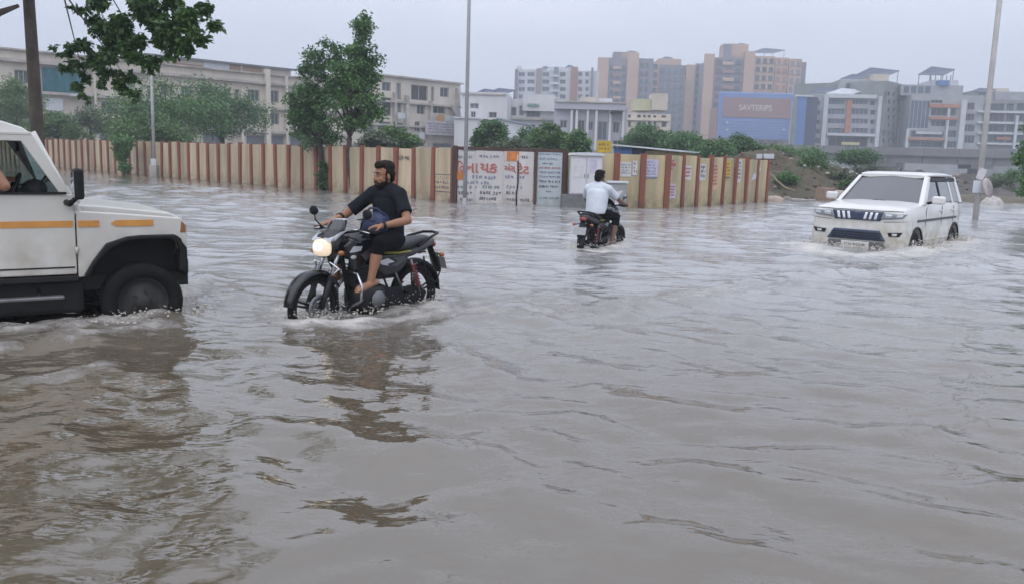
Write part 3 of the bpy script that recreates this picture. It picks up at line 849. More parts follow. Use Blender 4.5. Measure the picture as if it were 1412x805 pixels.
def mid_row():
    b = Building('white_factory', 'plain white factory with two small windows, behind the round tree over the painted gate', 'building', gp(634.5, 124), gp(697, 123.6), 18, 10.2, WHITEW)
    b.win((649, 154, 656, 163)); b.win((674, 155, 685, 163)); b.win((648, 143, 660, 150), SHUT)
    b.finish()
    b.part('annex', (634, 166, 664, 205), -6, -0.02, WHITEW)
    b.part('eave', (634, 164.5, 666, 166.4), -6.3, -0.02, TIN_W)
    b.part('coping', (634, 129, 698, 131), -0.25, 0.3, LEDGE)
    canopy(b, 652, 684, 122, 130, 1, 7); canopy(b, 664, 706, 117, 126, 6, 14)
    b = Building('gabled_shed', 'low pale blue tin shed with sloping gable beside the round tree', 'shed', gp(686, 101), gp(725, 100.8), 14, 5.2, TIN_W)
    b.win((702, 193, 716, 204), DARKROOM, LEDGE, 0)
    b.finish(TIN_W)
    u = b.len
    zt = b.rect((688, 164, 700, 170))[3]; zr = b.rect((720, 173, 725, 176))[3]
    MB().add([(-0.3, -0.3, zt), (u + 0.3, -0.3, zr), (u + 0.3, 14.3, zr), (-0.3, 14.3, zt), (-0.3, -0.3, zt + 0.15), (u + 0.3, -0.3, zr + 0.15), (u + 0.3, 14.3, zr + 0.15), (-0.3, 14.3, zt + 0.15)],
             [(0, 3, 2, 1), (4, 5, 6, 7), (0, 1, 5, 4), (1, 2, 6, 5), (2, 3, 7, 6), (3, 0, 4, 7)]).build('sloping_roof', mat('blue_grey_tin', (0.30, 0.36, 0.45), 0.5), b.e)
    MB().prism([(0, 5.0), (u, 5.0), (u, zr), (0, zt)], 0.02, 0.2).build('gable', TIN_W, b.e)
    b.part('sign_board', (698, 190, 713, 198), -0.25, -0.12, BANNER)
    b = Building('grey_white_workshop', 'off-white workshop with stepped parapet and dim recessed loft, behind the pale gabled shed', 'building', gp(692, 133), gp(772, 132.5), 16, 10.0, WHITEW)
    for r in [(698, 148, 712, 160), (726, 149, 745, 162), (716, 146, 722, 160)]: b.win(r, SHUT, None, 2)
    for r in [(704, 172, 716, 182), (742, 172, 750, 186), (730, 172, 738, 186)]: b.win(r, None, None, 1)
    b.finish()
    b.part('parapet_block', (721, 131, 765, 154), -0.8, 2.0, WHITEW)
    b.part('green_sheet', (728, 144, 744, 147), -1.1, -0.82, mat('green_sheet', (0.20, 0.33, 0.26), 0.7))
    b.part('ledge', (696, 163, 768, 166), -0.6, -0.02, LEDGE)
    b = Building('lilac_grey_office', 'lilac grey two-storey office with tall fins and a black awning', 'building', gp(762, 118.3), gp(862, 117.6), 16, 8.3, GREYW)
    for r, p in [((772, 166, 782, 177), PANE), ((797, 166, 806, 181), PANE), ((845, 169, 854, 184), PANE), ((824, 168, 837, 194), PANE_B), ((826, 196, 838, 207), DARKROOM), ((845, 194, 858, 207), DARKROOM), ((810, 168, 818, 180), PANE_B)]:
        b.win(r, p, None, 1)
    b.finish()
    for x in (786, 793, 808, 820, 839, 857):
        b.part('fin', (x, 152, x + 3.2, 208), -0.7, 0.02, WHITEW)
    b.part('awning', (841, 155, 857, 158), -1.4, -0.72, BLACK)
    b.part('parapet', (766, 142, 862, 152), -0.9, -0.02, GREYW)
    b.part('coping', (764, 141, 864, 143), -1.1, 0.1, LEDGE)
    b.part('roof_room', (800, 132, 822, 142.5), 3, 8, CREAM3); b.part('roof_room', (826, 133, 846, 142.5), 4, 9, WHITEW)
    b = Building('cream_office', 'small cream office block with stair tower and two window rows, below the apricot towers', 'building', gp(858, 150), gp(921.5, 149.6), 14, 9.3, CREAM3)
    for y0, y1 in ((155.5, 163), (168, 176), (181, 189)):
        for x0, x1 in ((866, 870), (878.5, 884), (886.5, 891), (893, 897.5), (901, 905), (912, 919)):
            b.win((x0, y0, x1, y1), None, None, 0)
    b.finish()
    b.part('stair_tower', (899.5, 129, 921, 152), 0.3, 6, CREAM3); b.part('roof_room', (874, 136, 899, 152), 1.5, 7, mat('yellow_render', (0.52, 0.50, 0.32), 0.8))
    b.part('ledge', (858, 165, 922, 166.8), -0.4, -0.02, CREAM2)
mid_row()

# ------------------------------------------------------------------ far flats and towers
def tower(name, label, pL, pR, depth, ytop_px, bands, pxm, group, floor=3.05, z_low=2.0):
    """bands: (px0, px1, top_px, proud, material, window columns, pane)"""
    ztop = on_plane(pxm, ytop_px, pL, pR)[1]
    b = Building(name, label, 'tower', pL, pR, depth, ztop, TOWERB, group)
    mb = MB(); mb.box((b.len / 2, depth / 2, ztop / 2 - 0.5), (b.len, depth, ztop + 1))
    mb.build('core', TOWERB, b.e)
    cache = {}
    for px0, px1, yt, proud, m, cols, pane in bands:
        u0, _, u1, zt = b.rect((px0, yt, px1, 200))
        MB().box(((u0 + u1) / 2, -proud / 2 + 0.5, zt / 2 - 0.5), (u1 - u0, proud + 1.0, zt + 1)).build('wing', m, b.e)
        if not cols: continue
        cw = (u1 - u0) / cols
        nf = int((zt - z_low) / floor)
        for f in range(nf):
            z = zt - 1.2 - f * floor
            if z < z_low: break
            for c in range(cols):
                key = (round(cw, 2), pane.name)
                if key not in cache:
                    w = MB()
                    ww = cw * 0.62
                    w.box((0, 0, 0), (ww, 0.12, 1.55)); w.box((0, -0.15, -0.95), (ww * 1.12, 0.5, 0.16))
                    cache[key] = w.mesh('window')
                link_mesh('window', cache[key], pane, b.e, (u0 + (c + 0.5) * cw, -proud - 0.05, z - 0.4))
    return b

def far_towers():
    g = 'apricot and slate apartment towers'
    t = tower('apartment_tower', 'apricot and slate apartment tower, leftmost of the three behind the cream office', gp(822, 345), gp(894, 344), 24, 80,
              [(822, 837, 80, 1.5, TOWERO, 0, None), (838, 862, 88, 0.4, TOWERB, 3, PANE), (862.5, 878, 74, 2.0, TOWERO, 0, None), (879, 893, 84, 0.5, TOWERB, 2, PANE)], 850, g)
    t.part('stair_block', (846, 71, 877, 90), 2, 10, TOWERO); t.part('water_tank', (846, 71.5, 857, 86), 0.6, 1.9, TOWERB)
    for k in range(9):
        t.part('balcony', (845, 92 + 10.3 * k, 855, 96 + 10.3 * k), -1.6, -0.42, TOWERR if k % 2 else TOWERO)
    canopy(t, 862, 880, 69, 72.5, 2, 9)
    t = tower('apartment_tower', 'apricot and slate apartment tower, middle one of the three and lowest in height', gp(894, 352), gp(969, 351.4), 24, 90,
              [(895, 906, 86, 0.6, TOWERO, 1, PANE), (907, 942, 92, 0.3, TOWERB, 4, PANE_B), (943, 955, 90, 1.8, TOWERO, 0, None), (956, 969, 88, 0.5, TOWERB, 2, PANE)], 930, g)
    t.part('stair_block', (908, 81, 940, 93), 1, 10, TOWERO)
    canopy(t, 911, 930, 77, 82, 2, 8)
    t = tower('apartment_tower', 'tallest apricot apartment tower, rising behind the blue framed billboard', gp(967, 330), gp(1101, 328), 26, 84,
              [(968, 981, 75, 1.6, TOWERO, 0, None), (982, 1021, 80, 0.4, TOWERB, 3, PANE), (1022, 1036, 72, 2.0, TOWERO, 0, None), (1037, 1064, 78, 0.5, TOWERO, 3, PANE), (1065, 1082, 80, 1.0, TOWERO, 2, TOWERR), (1083, 1100, 82, 1.6, TOWERO, 2, TOWERB)], 1030, g)
    t.part('stair_block', (998, 60, 1033, 82), 1.5, 10, TOWERO); t.part('water_tank', (998, 61, 1009, 80), 0.5, 1.4, TOWERB)
    for k in range(6):
        t.part('balcony', (996, 86 + 11 * k, 1010, 90.5 + 11 * k), -1.8, -0.45, TOWERR if k % 2 else TOWERO)
    canopy(t, 1036, 1088, 64.5, 73, 2, 14)
    canopy(t, 1018, 1030, 58.5, 61, 2, 7)
    # pale flats further left
    ap = Building('white_flats', 'long white block of flats with brown bays, on the skyline left of the towers', 'building', gp(709, 290), gp(821, 288), 20, on_plane(765, 97, gp(709, 290), gp(821, 288))[1], APTW)
    for f in range(6):
        y = 99 + f * 10.2
        for x0, x1 in ((715, 724), (727, 737), (748, 757.5), (772, 780), (797, 803), (807, 812)):
            ap.win((x0, y + 1, x1, y + 7), PANE_B if x0 < 760 else PANE, APTW, 1)
    ap.finish()
    for r, m in [((739, 95, 746, 160), mat('brown_bay', (0.30, 0.22, 0.22), 0.8)), ((786, 93, 796, 160), TOWERR), ((763, 93, 769, 160), mat('teal_bay', (0.16, 0.24, 0.27), 0.6)), ((709.5, 96, 713.5, 160), TOWERB), ((814, 94, 817, 160), TOWERB)]:
        ap.part('bay', r, -1.2, -0.03, m)
    for k in range(6):
        ap.part('balcony', (758.5, 104 + k * 10.2, 771, 107 + k * 10.2), -1.9, -1.25, APTW)
    ap.part('roof_room', (712, 90, 718, 98), 2, 7, APTW); ap.part('roof_room', (756, 92, 790, 97.5), 2, 8, APTW)
    canopy(ap, 744, 757, 90, 96, 2, 8); canopy(ap, 779, 790, 88.5, 93, 2, 8)
far_towers()

def text_mesh(s, size, depth, name='lettering'):
    cu = bpy.data.curves.new('t', 'FONT')
    cu.body = s; cu.size = size; cu.extrude = depth; cu.align_x = 'CENTER'; cu.align_y = 'CENTER'; cu.resolution_u = 3; cu.offset = 0.018 * size
    o = bpy.data.objects.new('t', cu)
    COL.objects.link(o)
    dg = bpy.context.evaluated_depsgraph_get()
    me = bpy.data.meshes.new_from_object(o.evaluated_get(dg))
    bpy.data.objects.remove(o); bpy.data.curves.remove(cu)
    me.name = name
    return me

def billboard():
    A, B = gp(984, 288), gp(1101, 286)
    pod = Building('brick_podium', 'brick red podium with a row of arched openings under the billboard', 'building', A, B, 16, on_plane(1040, 150, A, B)[1], TOWERR)
    pod.finish()
    for px in (993, 1008, 1023, 1038, 1051, 1068, 1084):
        u0, zb, u1, zt = pod.rect((px - 5, 194, px + 5, 212))
        r = (u1 - u0) / 2; c = (u0 + u1) / 2
        poly = [(c - r, zb), (c + r, zb)] + [(c + r * math.cos(a), zt - r + r * math.sin(a)) for a in np.linspace(0, PI, 9)]
        MB().prism(poly, -0.12, 0.1).build('arched_window', DARKROOM, pod.e)
        MB().prism([(x, z) for x, z in [(c + (r + 0.35) * math.cos(a), zt - r + (r + 0.35) * math.sin(a)) for a in np.linspace(0, PI, 9)]] +
                   [(c + r * math.cos(a), zt - r + r * math.sin(a)) for a in np.linspace(PI, 0, 9)], -0.3, 0.05).build('arch_trim', TOWERO, pod.e)
    A2, B2 = gp(984, 284), gp(1101, 282)
    ln = math.hypot(B2[0] - A2[0], B2[1] - A2[1])
    e = empty('billboard', (A2[0], A2[1], 0), math.atan2(B2[1] - A2[1], B2[0] - A2[0]),
              'large blue framed billboard with brown panel and pale lettering, on the brick podium', 'billboard')
    u0, zb, u1, zt = px_rect((990, 128, 1096, 193), A2, B2)
    fr = mat('billboard_blue', (0.11, 0.20, 0.50), 0.5, var=0.15, scale=0.3)
    MB().box(((u0 + u1) / 2, 0.4, (zb + zt) / 2), (u1 - u0, 0.8, zt - zb)).build('backing', fr, e, 0.4)
    a, c, d, f = px_rect((997, 135.5, 1089, 163), A2, B2)
    MB().box(((a + d) / 2, -0.12, (c + f) / 2), (d - a, 0.2, f - c)).build('advert_panel', mat('brown_advert', (0.26, 0.11, 0.08), 0.6, var=0.1, scale=0.4, second=(0.19, 0.15, 0.17), second_amt=0.6), e)
    q = text_mesh('SAVTERIPS', 3.1, 0.04)
    tx, tz = px_rect((1017, 143, 1066, 156), A2, B2)[0::2], px_rect((1017, 143, 1066, 156), A2, B2)[1::2]
    o = link_mesh('lettering', q, mat('pale_lettering', (0.62, 0.55, 0.50), 0.6), e, ((tx[0] + tx[1]) / 2, -0.28, (tz[0] + tz[1]) / 2), (PI / 2, 0, 0))
    wq = max(v.co.x for v in q.vertices) - min(v.co.x for v in q.vertices)
    hq = max(v.co.y for v in q.vertices) - min(v.co.y for v in q.vertices)
    o.scale = ((tx[1] - tx[0]) / wq * 0.92, (tz[1] - tz[0]) / hq * 0.62, 1)
    nm = mat('billboard_rib', (0.20, 0.28, 0.52), 0.5)
    for k in range(6):
        a, c, d, f = px_rect((993, 167 + 4 * k, 1093, 168 + 4 * k), A2, B2)
        MB().box(((a + d) / 2, -0.06, (c + f) / 2), (d - a, 0.12, f - c)).build('rib', nm, e)
    for px, py in ((1001, 168), (1001, 178), (1079, 178)):
        a, c, d, f = px_rect((px, py, px + 3, py + 2.5), A2, B2)
        MB().box(((a + d) / 2, -0.45, (c + f) / 2), (d - a, 0.3, f - c)).build('lamp_housing', TIN_W, e)
    for px in (1005, 1043, 1082):
        a, c, d, f = px_rect((px, 192.6, px + 3, 216), A2, B2)
        MB().box(((a + d) / 2, 0.5, (c + f) / 2 - 0.5), (d - a, 0.5, f - c + 1)).build('post', STEEL, e)
    C0, C1 = gp(1096, 199.6), gp(1121, 199.2)
    bb = Building('blue_stair_tower', 'narrow blue and navy stair tower between billboard and grey mall', 'building', C0, C1, 2.5, on_plane(1105, 134, C0, C1)[1], NAVY)
    bb.finish()
    bb.part('blue_panel', (1096.5, 133, 1109, 214), -0.6, -0.02, BLUEP)
    bb.part('coping', (1096, 131.5, 1120, 134), -0.8, 1, TIN_W)
billboard()

def malls():
    A, B = gp(1116, 203), gp(1213, 201)
    m = Building('grey_mall', 'grey shopping block with framed glass front and orange strip, under the left blue roof canopies', 'building', A, B, 30, on_plane(1165, 130, A, B)[1], MALLG)
    for (x0, x1) in ((1141, 1165), (1174, 1197)):
        for (y0, y1) in ((138, 144.5), (150, 158.5), (164, 171), (177, 184)):
            m.win((x0, y0, x1, y1), PANE_B, MALLG, 3)
    for y0 in (139, 152, 165, 178, 191):
        m.win((1200, y0, 1207, y0 + 7), PANE, MALLG, 0); m.win((1122, y0, 1131, y0 + 7), PANE, MALLG, 0)
    m.win((1142, 189, 1197, 203), DARKROOM, MALLG, 4)
    m.finish()
    m.part('pillar', (1133, 132, 1139, 206), -0.9, -0.01, TIN_W); m.part('pillar', (1207.5, 133, 1212.5, 206), -0.9, -0.01, TIN_W)
    m.part('lintel', (1139.2, 131, 1207.3, 136), -0.9, -0.01, TIN_W); m.part('lintel', (1139.2, 185, 1207.3, 188), -0.9, -0.01, TIN_W)
    m.part('orange_strip', (1166, 138, 1173, 184), -0.5, -0.01, ORANGE_B)
    m.part('shop_sign', (1160, 196.5, 1184, 200.5), -0.6, -0.05, mat('yellow_sign', (0.55, 0.50, 0.25), 0.6))
    m.part('roof_floor', (1163, 108, 1212, 131), 4, 24, MALLG); m.part('roof_room', (1216, 98, 1240, 112), 8, 20, CREAM3)
    for x0, x1 in ((1172, 1190), (1195, 1199)):
        u0, zb, u1, zt = m.rect((x0, 113, x1, 124)); MB().box(((u0 + u1) / 2, 3.9, (zb + zt) / 2), (u1 - u0, 0.15, zt - zb)).build('window', PANE, m.e)
    canopy(m, 1166, 1212, 99, 107, 5, 16); canopy(m, 1118, 1160, 119, 128, 2, 14)
    canopy(m, 1194, 1270, 84, 100, 12, 30); canopy(m, 1140, 1200, 121, 130, 1, 12, TIN_W)
    A, B = gp(1212.8, 200), gp(1248, 212)
    s = Building('grey_green_wing', 'grey green side wing with rows of slit windows, receding beside the framed mall front', 'building', A, B, 22, on_plane(1225, 112, A, B)[1], MALLD)
    for c in range(4):
        for f in range(7):
            x = 1217 + 7.2 * c; y = 126 + f * 10.8 + c * 0.6
            s.win((x, y, x + 3.4, y + 6.5), PANE, MALLD, 0)
    s.finish()
    s.part('pillar', (1240.5, 118, 1243, 206), -0.6, -0.01, TIN_W)
    A, B = gp(1247, 200), gp(1346, 198)
    r = Building('glass_fronted_mall', 'mall with pale blue glass panel and orange bands, beneath the tilted blue canopy on posts', 'building', A, B, 26, on_plane(1300, 131, A, B)[1], MALLG)
    r.win((1251, 139, 1282, 178), PANE_B, TIN_W, 4)
    for r_ in [(1284, 150, 1306, 160), (1309, 150, 1318, 160), (1284, 167, 1304, 175), (1308, 167, 1318, 175), (1256, 181, 1302, 190), (1254, 195, 1300, 204), (1306, 180, 1319, 190), (1306, 195, 1319, 204),
               (1284, 138, 1300, 143), (1330, 142, 1344, 152), (1330, 157, 1344, 167), (1330, 172, 1344, 182), (1330, 187, 1344, 198)]:
        r.win(r_, PANE, MALLG, 2)
    r.finish()
    r.part('orange_band', (1281, 144, 1320, 149), -0.9, -0.01, ORANGE_B); r.part('orange_band', (1281, 162, 1319, 165.5), -0.9, -0.01, ORANGE_B)
    r.part('orange_band', (1250, 191, 1302, 194), -0.9, -0.01, ORANGE_B); r.part('shop_sign', (1262, 182, 1298, 185.5), -0.6, -0.05, TIN_W)
    r.part('pillar', (1321, 138, 1328, 206), -1.2, -0.01, TIN_W); r.part('pillar', (1248, 178, 1251, 206), -0.8, -0.01, TIN_W); r.part('pillar', (1303, 150, 1306, 206), -0.8, -0.01, TIN_W)
    r.part('roof_floor', (1248, 116, 1335, 131), 3, 20, MALLG); r.part('roof_room', (1296, 108, 1333, 118), 5, 16, APTW); r.part('water_tank', (1300, 110, 1314, 117), 2, 4.5, BLUEP)
    for x0 in (1252, 1262, 1272, 1282):
        u0, zb, u1, zt = r.rect((x0, 118, x0 + 7, 127)); MB().box(((u0 + u1) / 2, 2.9, (zb + zt) / 2), (u1 - u0, 0.15, zt - zb)).build('window', PANE_B, r.e)
    canopy(r, 1274, 1333, 88, 102, 4, 18)
    for x in (1300, 1308, 1316, 1324, 1330):
        u0, zb, u1, zt = r.rect((x, 99, x + 0.8, 117)); MB().box(((u0 + u1) / 2, 9, (zb + zt) / 2 - 1), (0.16, 0.16, zt - zb + 2)).build('canopy_post', STEEL, r.e)
    A, B = gp(1346, 198), gp(1440, 196)
    q = Building('banded_mall', 'grey building with pale floor bands, behind the slim street pole', 'building', A, B, 26, on_plane(1390, 138, A, B)[1], MALLD)
    for y0, y1 in ((143, 153), (157, 168), (172, 182), (186, 197)):
        for x0, x1 in ((1348, 1358), (1362, 1385), (1388, 1398), (1402, 1430)):
            q.win((x0, y0, x1, y1), PANE, MALLD, 2)
    q.finish()
    for y in (154, 169, 183.5, 198):
        q.part('floor_band', (1346.5, y, 1438, y + 2.6), -0.8, -0.01, TIN_W)
    q.part('pillar', (1396, 160, 1399.5, 206), -1.2, -0.82, TIN_W); q.part('roof_floor', (1350, 124, 1430, 139), 5, 20, MALLG)
    canopy(q, 1345, 1385, 120, 126, 3, 14); q.part('roof_room', (1384, 118, 1412, 125), 8, 18, CREAM3); q.part('shop_sign', (1372, 190, 1392, 193), -0.9, -0.82, ORANGE_B)
malls()

def flyover():
    A, B = gp(1040, 158), gp(1470, 148)
    e = empty('flyover', (A[0], A[1], 0), math.atan2(B[1] - A[1], B[0] - A[0]), 'long grey concrete flyover crossing in front of the malls', 'bridge')
    ln = math.hypot(B[0] - A[0], B[1] - A[1])
    conc = mat('weathered_concrete', (0.19, 0.19, 0.20), 0.85, second=(0.12, 0.12, 0.125), second_amt=0.8, scale=0.35, streak=True)
    z0 = px_rect((1240, 204, 1260, 225), A, B)
    zb, zt = z0[1], z0[3]
    h = zt - zb
    n = 9
    for k in range(n):
        w = ln / n
        MB().box((w * (k + 0.5), 4.5, zb + h * 0.23), (w - 0.12, 8.0, h * 0.46)).build('girder', conc, e)
        MB().box((w * (k + 0.5), 0.12, zb + h * 0.80), (w - 0.06, 0.22, h * 0.40)).build('parapet', conc, e)
    MB().box((ln / 2, 4.5, zb + h * 0.53), (ln, 9.4, h * 0.12)).build('deck', mat('dark_deck', (0.16, 0.16, 0.165), 0.9), e)
    for px in (1100, 1222.5, 1358):
        u = px_rect((px - 1, 220, px + 1, 230), A, B)[0]
        MB().box((u, 4.5, zb / 2 - 0.4), (1.6, 3.2, zb + 1.2)).build('pier', conc, e)
        MB().box((u, 4.5, zb - 0.35), (3.6, 7.6, 0.7), ).build('pier_cap', conc, e)
flyover()
# ================================================================== compound wall, gate, cabinets, posters
PANEL = mat('cream_wall_panel', (0.54, 0.44, 0.30), 0.85, objvar=0.14, second=(0.25, 0.20, 0.135), second_amt=0.95, scale=1.7, streak=True, bump=0.25, bscale=18,
            mud=((0.13, 0.115, 0.08), 0.22, 0.28))
PANEL_Y = mat('yellow_wall_panel', (0.56, 0.45, 0.26), 0.85, objvar=0.10, second=(0.28, 0.24, 0.16), second_amt=0.95, scale=1.8, streak=True, bump=0.25, bscale=18,
              mud=((0.14, 0.125, 0.085), 0.28, 0.3))
POST = mat('brown_red_post', (0.245, 0.078, 0.046), 0.8, second=(0.13, 0.05, 0.035), second_amt=0.7, scale=3, streak=True, mud=((0.06, 0.035, 0.025), 0.12, 0.2))
POST_D = mat('dark_brown_post', (0.085, 0.045, 0.035), 0.8, var=0.2, scale=3, streak=True)
WALL_T = 1.68

def wall_run(e, A, B, n, pm, postw=0.17, first=True, last=True, seed=1, hjit=0.032):
    """panels and posts between A and B; children of e, which stands at A looking along B"""
    rnd = random.Random(seed)
    ln = math.hypot(B[0] - A[0], B[1] - A[1]); w = ln / n
    me = MB().box((0, 0, 0.34), (w - postw + 0.02, 0.07, 2.66)).mesh('panel')
    me2 = MB().box((0, 0, 0.35), (postw, 0.17, 2.72)).mesh('post')
    for k in range(n):
        p = link_mesh('panel', me, pm, e, (w * (k + 0.5), 0.02, rnd.uniform(-hjit, hjit)), (rnd.uniform(-0.02, 0.02), rnd.uniform(-0.012, 0.012), 0))
        bv = p.modifiers.new('bevel', 'BEVEL'); bv.width = 0.008
    for k in range(0 if first else 1, n + (1 if last else 0)):
        link_mesh('post', me2, POST, e, (w * k, 0, rnd.uniform(-hjit, hjit)), (rnd.uniform(-0.012, 0.012), rnd.uniform(-0.012, 0.012), 0))
    return w

def walls():
    ln = math.hypot(WALL_L1[0] - WALL_L0[0], WALL_L1[1] - WALL_L0[1])
    e = empty('compound_wall', (*WALL_L0, 0), math.atan2(WALL_L1[1] - WALL_L0[1], WALL_L1[0] - WALL_L0[0]),
              'long cream panel wall with brown red posts, running from the white off-roader to the painted gate', 'wall', 'boundary walls of the compound')
    wall_run(e, WALL_L0, WALL_L1, round(ln / 1.0), PANEL, seed=3)
    # front run right of the gate
    P = [W(x, 281.5, Y=27.7) for x in (779, 846, 880, 912)]
    P0 = gp(779, 27.6); P1 = WALL_C
    ln2 = math.hypot(P1[0] - P0[0], P1[1] - P0[1])
    f = empty('compound_wall', (*P0, 0), math.atan2(P1[1] - P0[1], P1[0] - P0[0]),
              'short yellowish wall stretch facing the road behind the two electric cabinets', 'wall', 'boundary walls of the compound')
    ts = [0, 0.50, 0.755, 1.0]
    rnd = random.Random(9)
    for a, b in zip(ts[:-1], ts[1:]):
        MB().box(((a + b) / 2 * ln2, 0.02, 0.34), ((b - a) * ln2 - 0.16, 0.07, 2.66)).build('panel', PANEL_Y, f, 0.008)
    for t in ts:
        MB().box((t * ln2, 0, 0.35), (0.18, 0.18, 2.72)).build('post', POST if t else POST_D, f, 0.006)
    g = empty('compound_wall', (*WALL_C, 0), math.atan2(WALL_R1[1] - WALL_C[1], WALL_R1[0] - WALL_C[0]),
              'postered yellowish wall stretch with brown posts, ending at the earth bank', 'wall', 'boundary walls of the compound')
    wall_run(g, WALL_C, WALL_R1, 8, PANEL_Y, first=False, seed=5)
    return e, f, g, ln2, P0
WALL1, WALL2, WALL3, LN2, WP0 = walls()

def local_rect(e, A, B, r): return px_rect(r, A, B)

INK_R = mat('red_brush_paint', (0.36, 0.07, 0.05), 0.8, var=0.3, scale=9, second=(0.5, 0.28, 0.24), second_amt=0.45)
INK_B = mat('blue_brush_paint', (0.12, 0.15, 0.24), 0.8, var=0.3, scale=9, second=(0.40, 0.42, 0.48), second_amt=0.45)
INK_G = mat('green_brush_paint', (0.10, 0.20, 0.16), 0.8, var=0.3, scale=9, second=(0.40, 0.45, 0.43), second_amt=0.45)
INK_K = mat('black_brush_paint', (0.05, 0.05, 0.055), 0.8, var=0.3, scale=9, second=(0.35, 0.35, 0.35), second_amt=0.45)
SIGNW = mat('whitewashed_sheet', (0.56, 0.54, 0.54), 0.75, second=(0.44, 0.40, 0.38), second_amt=0.8, scale=3, streak=True, mud=((0.22, 0.19, 0.15), 0.10, 0.25))
SIGNB = mat('pale_blue_sheet', (0.47, 0.52, 0.55), 0.75, second=(0.36, 0.40, 0.42), second_amt=0.8, scale=3, streak=True, mud=((0.22, 0.20, 0.16), 0.08, 0.2))
ORANGE_P = mat('orange_paint_patch', (0.62, 0.21, 0.05), 0.75, var=0.2, scale=6)

def fit_text(s, w, h, depth=0.003):
    me = text_mesh(s, 1.0, depth)
    me.name = 'lettering'
    co = np.array([v.co[:] for v in me.vertices])
    lo, hi = co.min(0), co.max(0)
    co[:, 0] = (co[:, 0] - (lo[0] + hi[0]) / 2) * w / (hi[0] - lo[0])
    co[:, 1] = (co[:, 1] - (lo[1] + hi[1]) / 2) * h / (hi[1] - lo[1])
    me.vertices.foreach_set('co', co.astype(np.float32).ravel()); me.update()
    return me

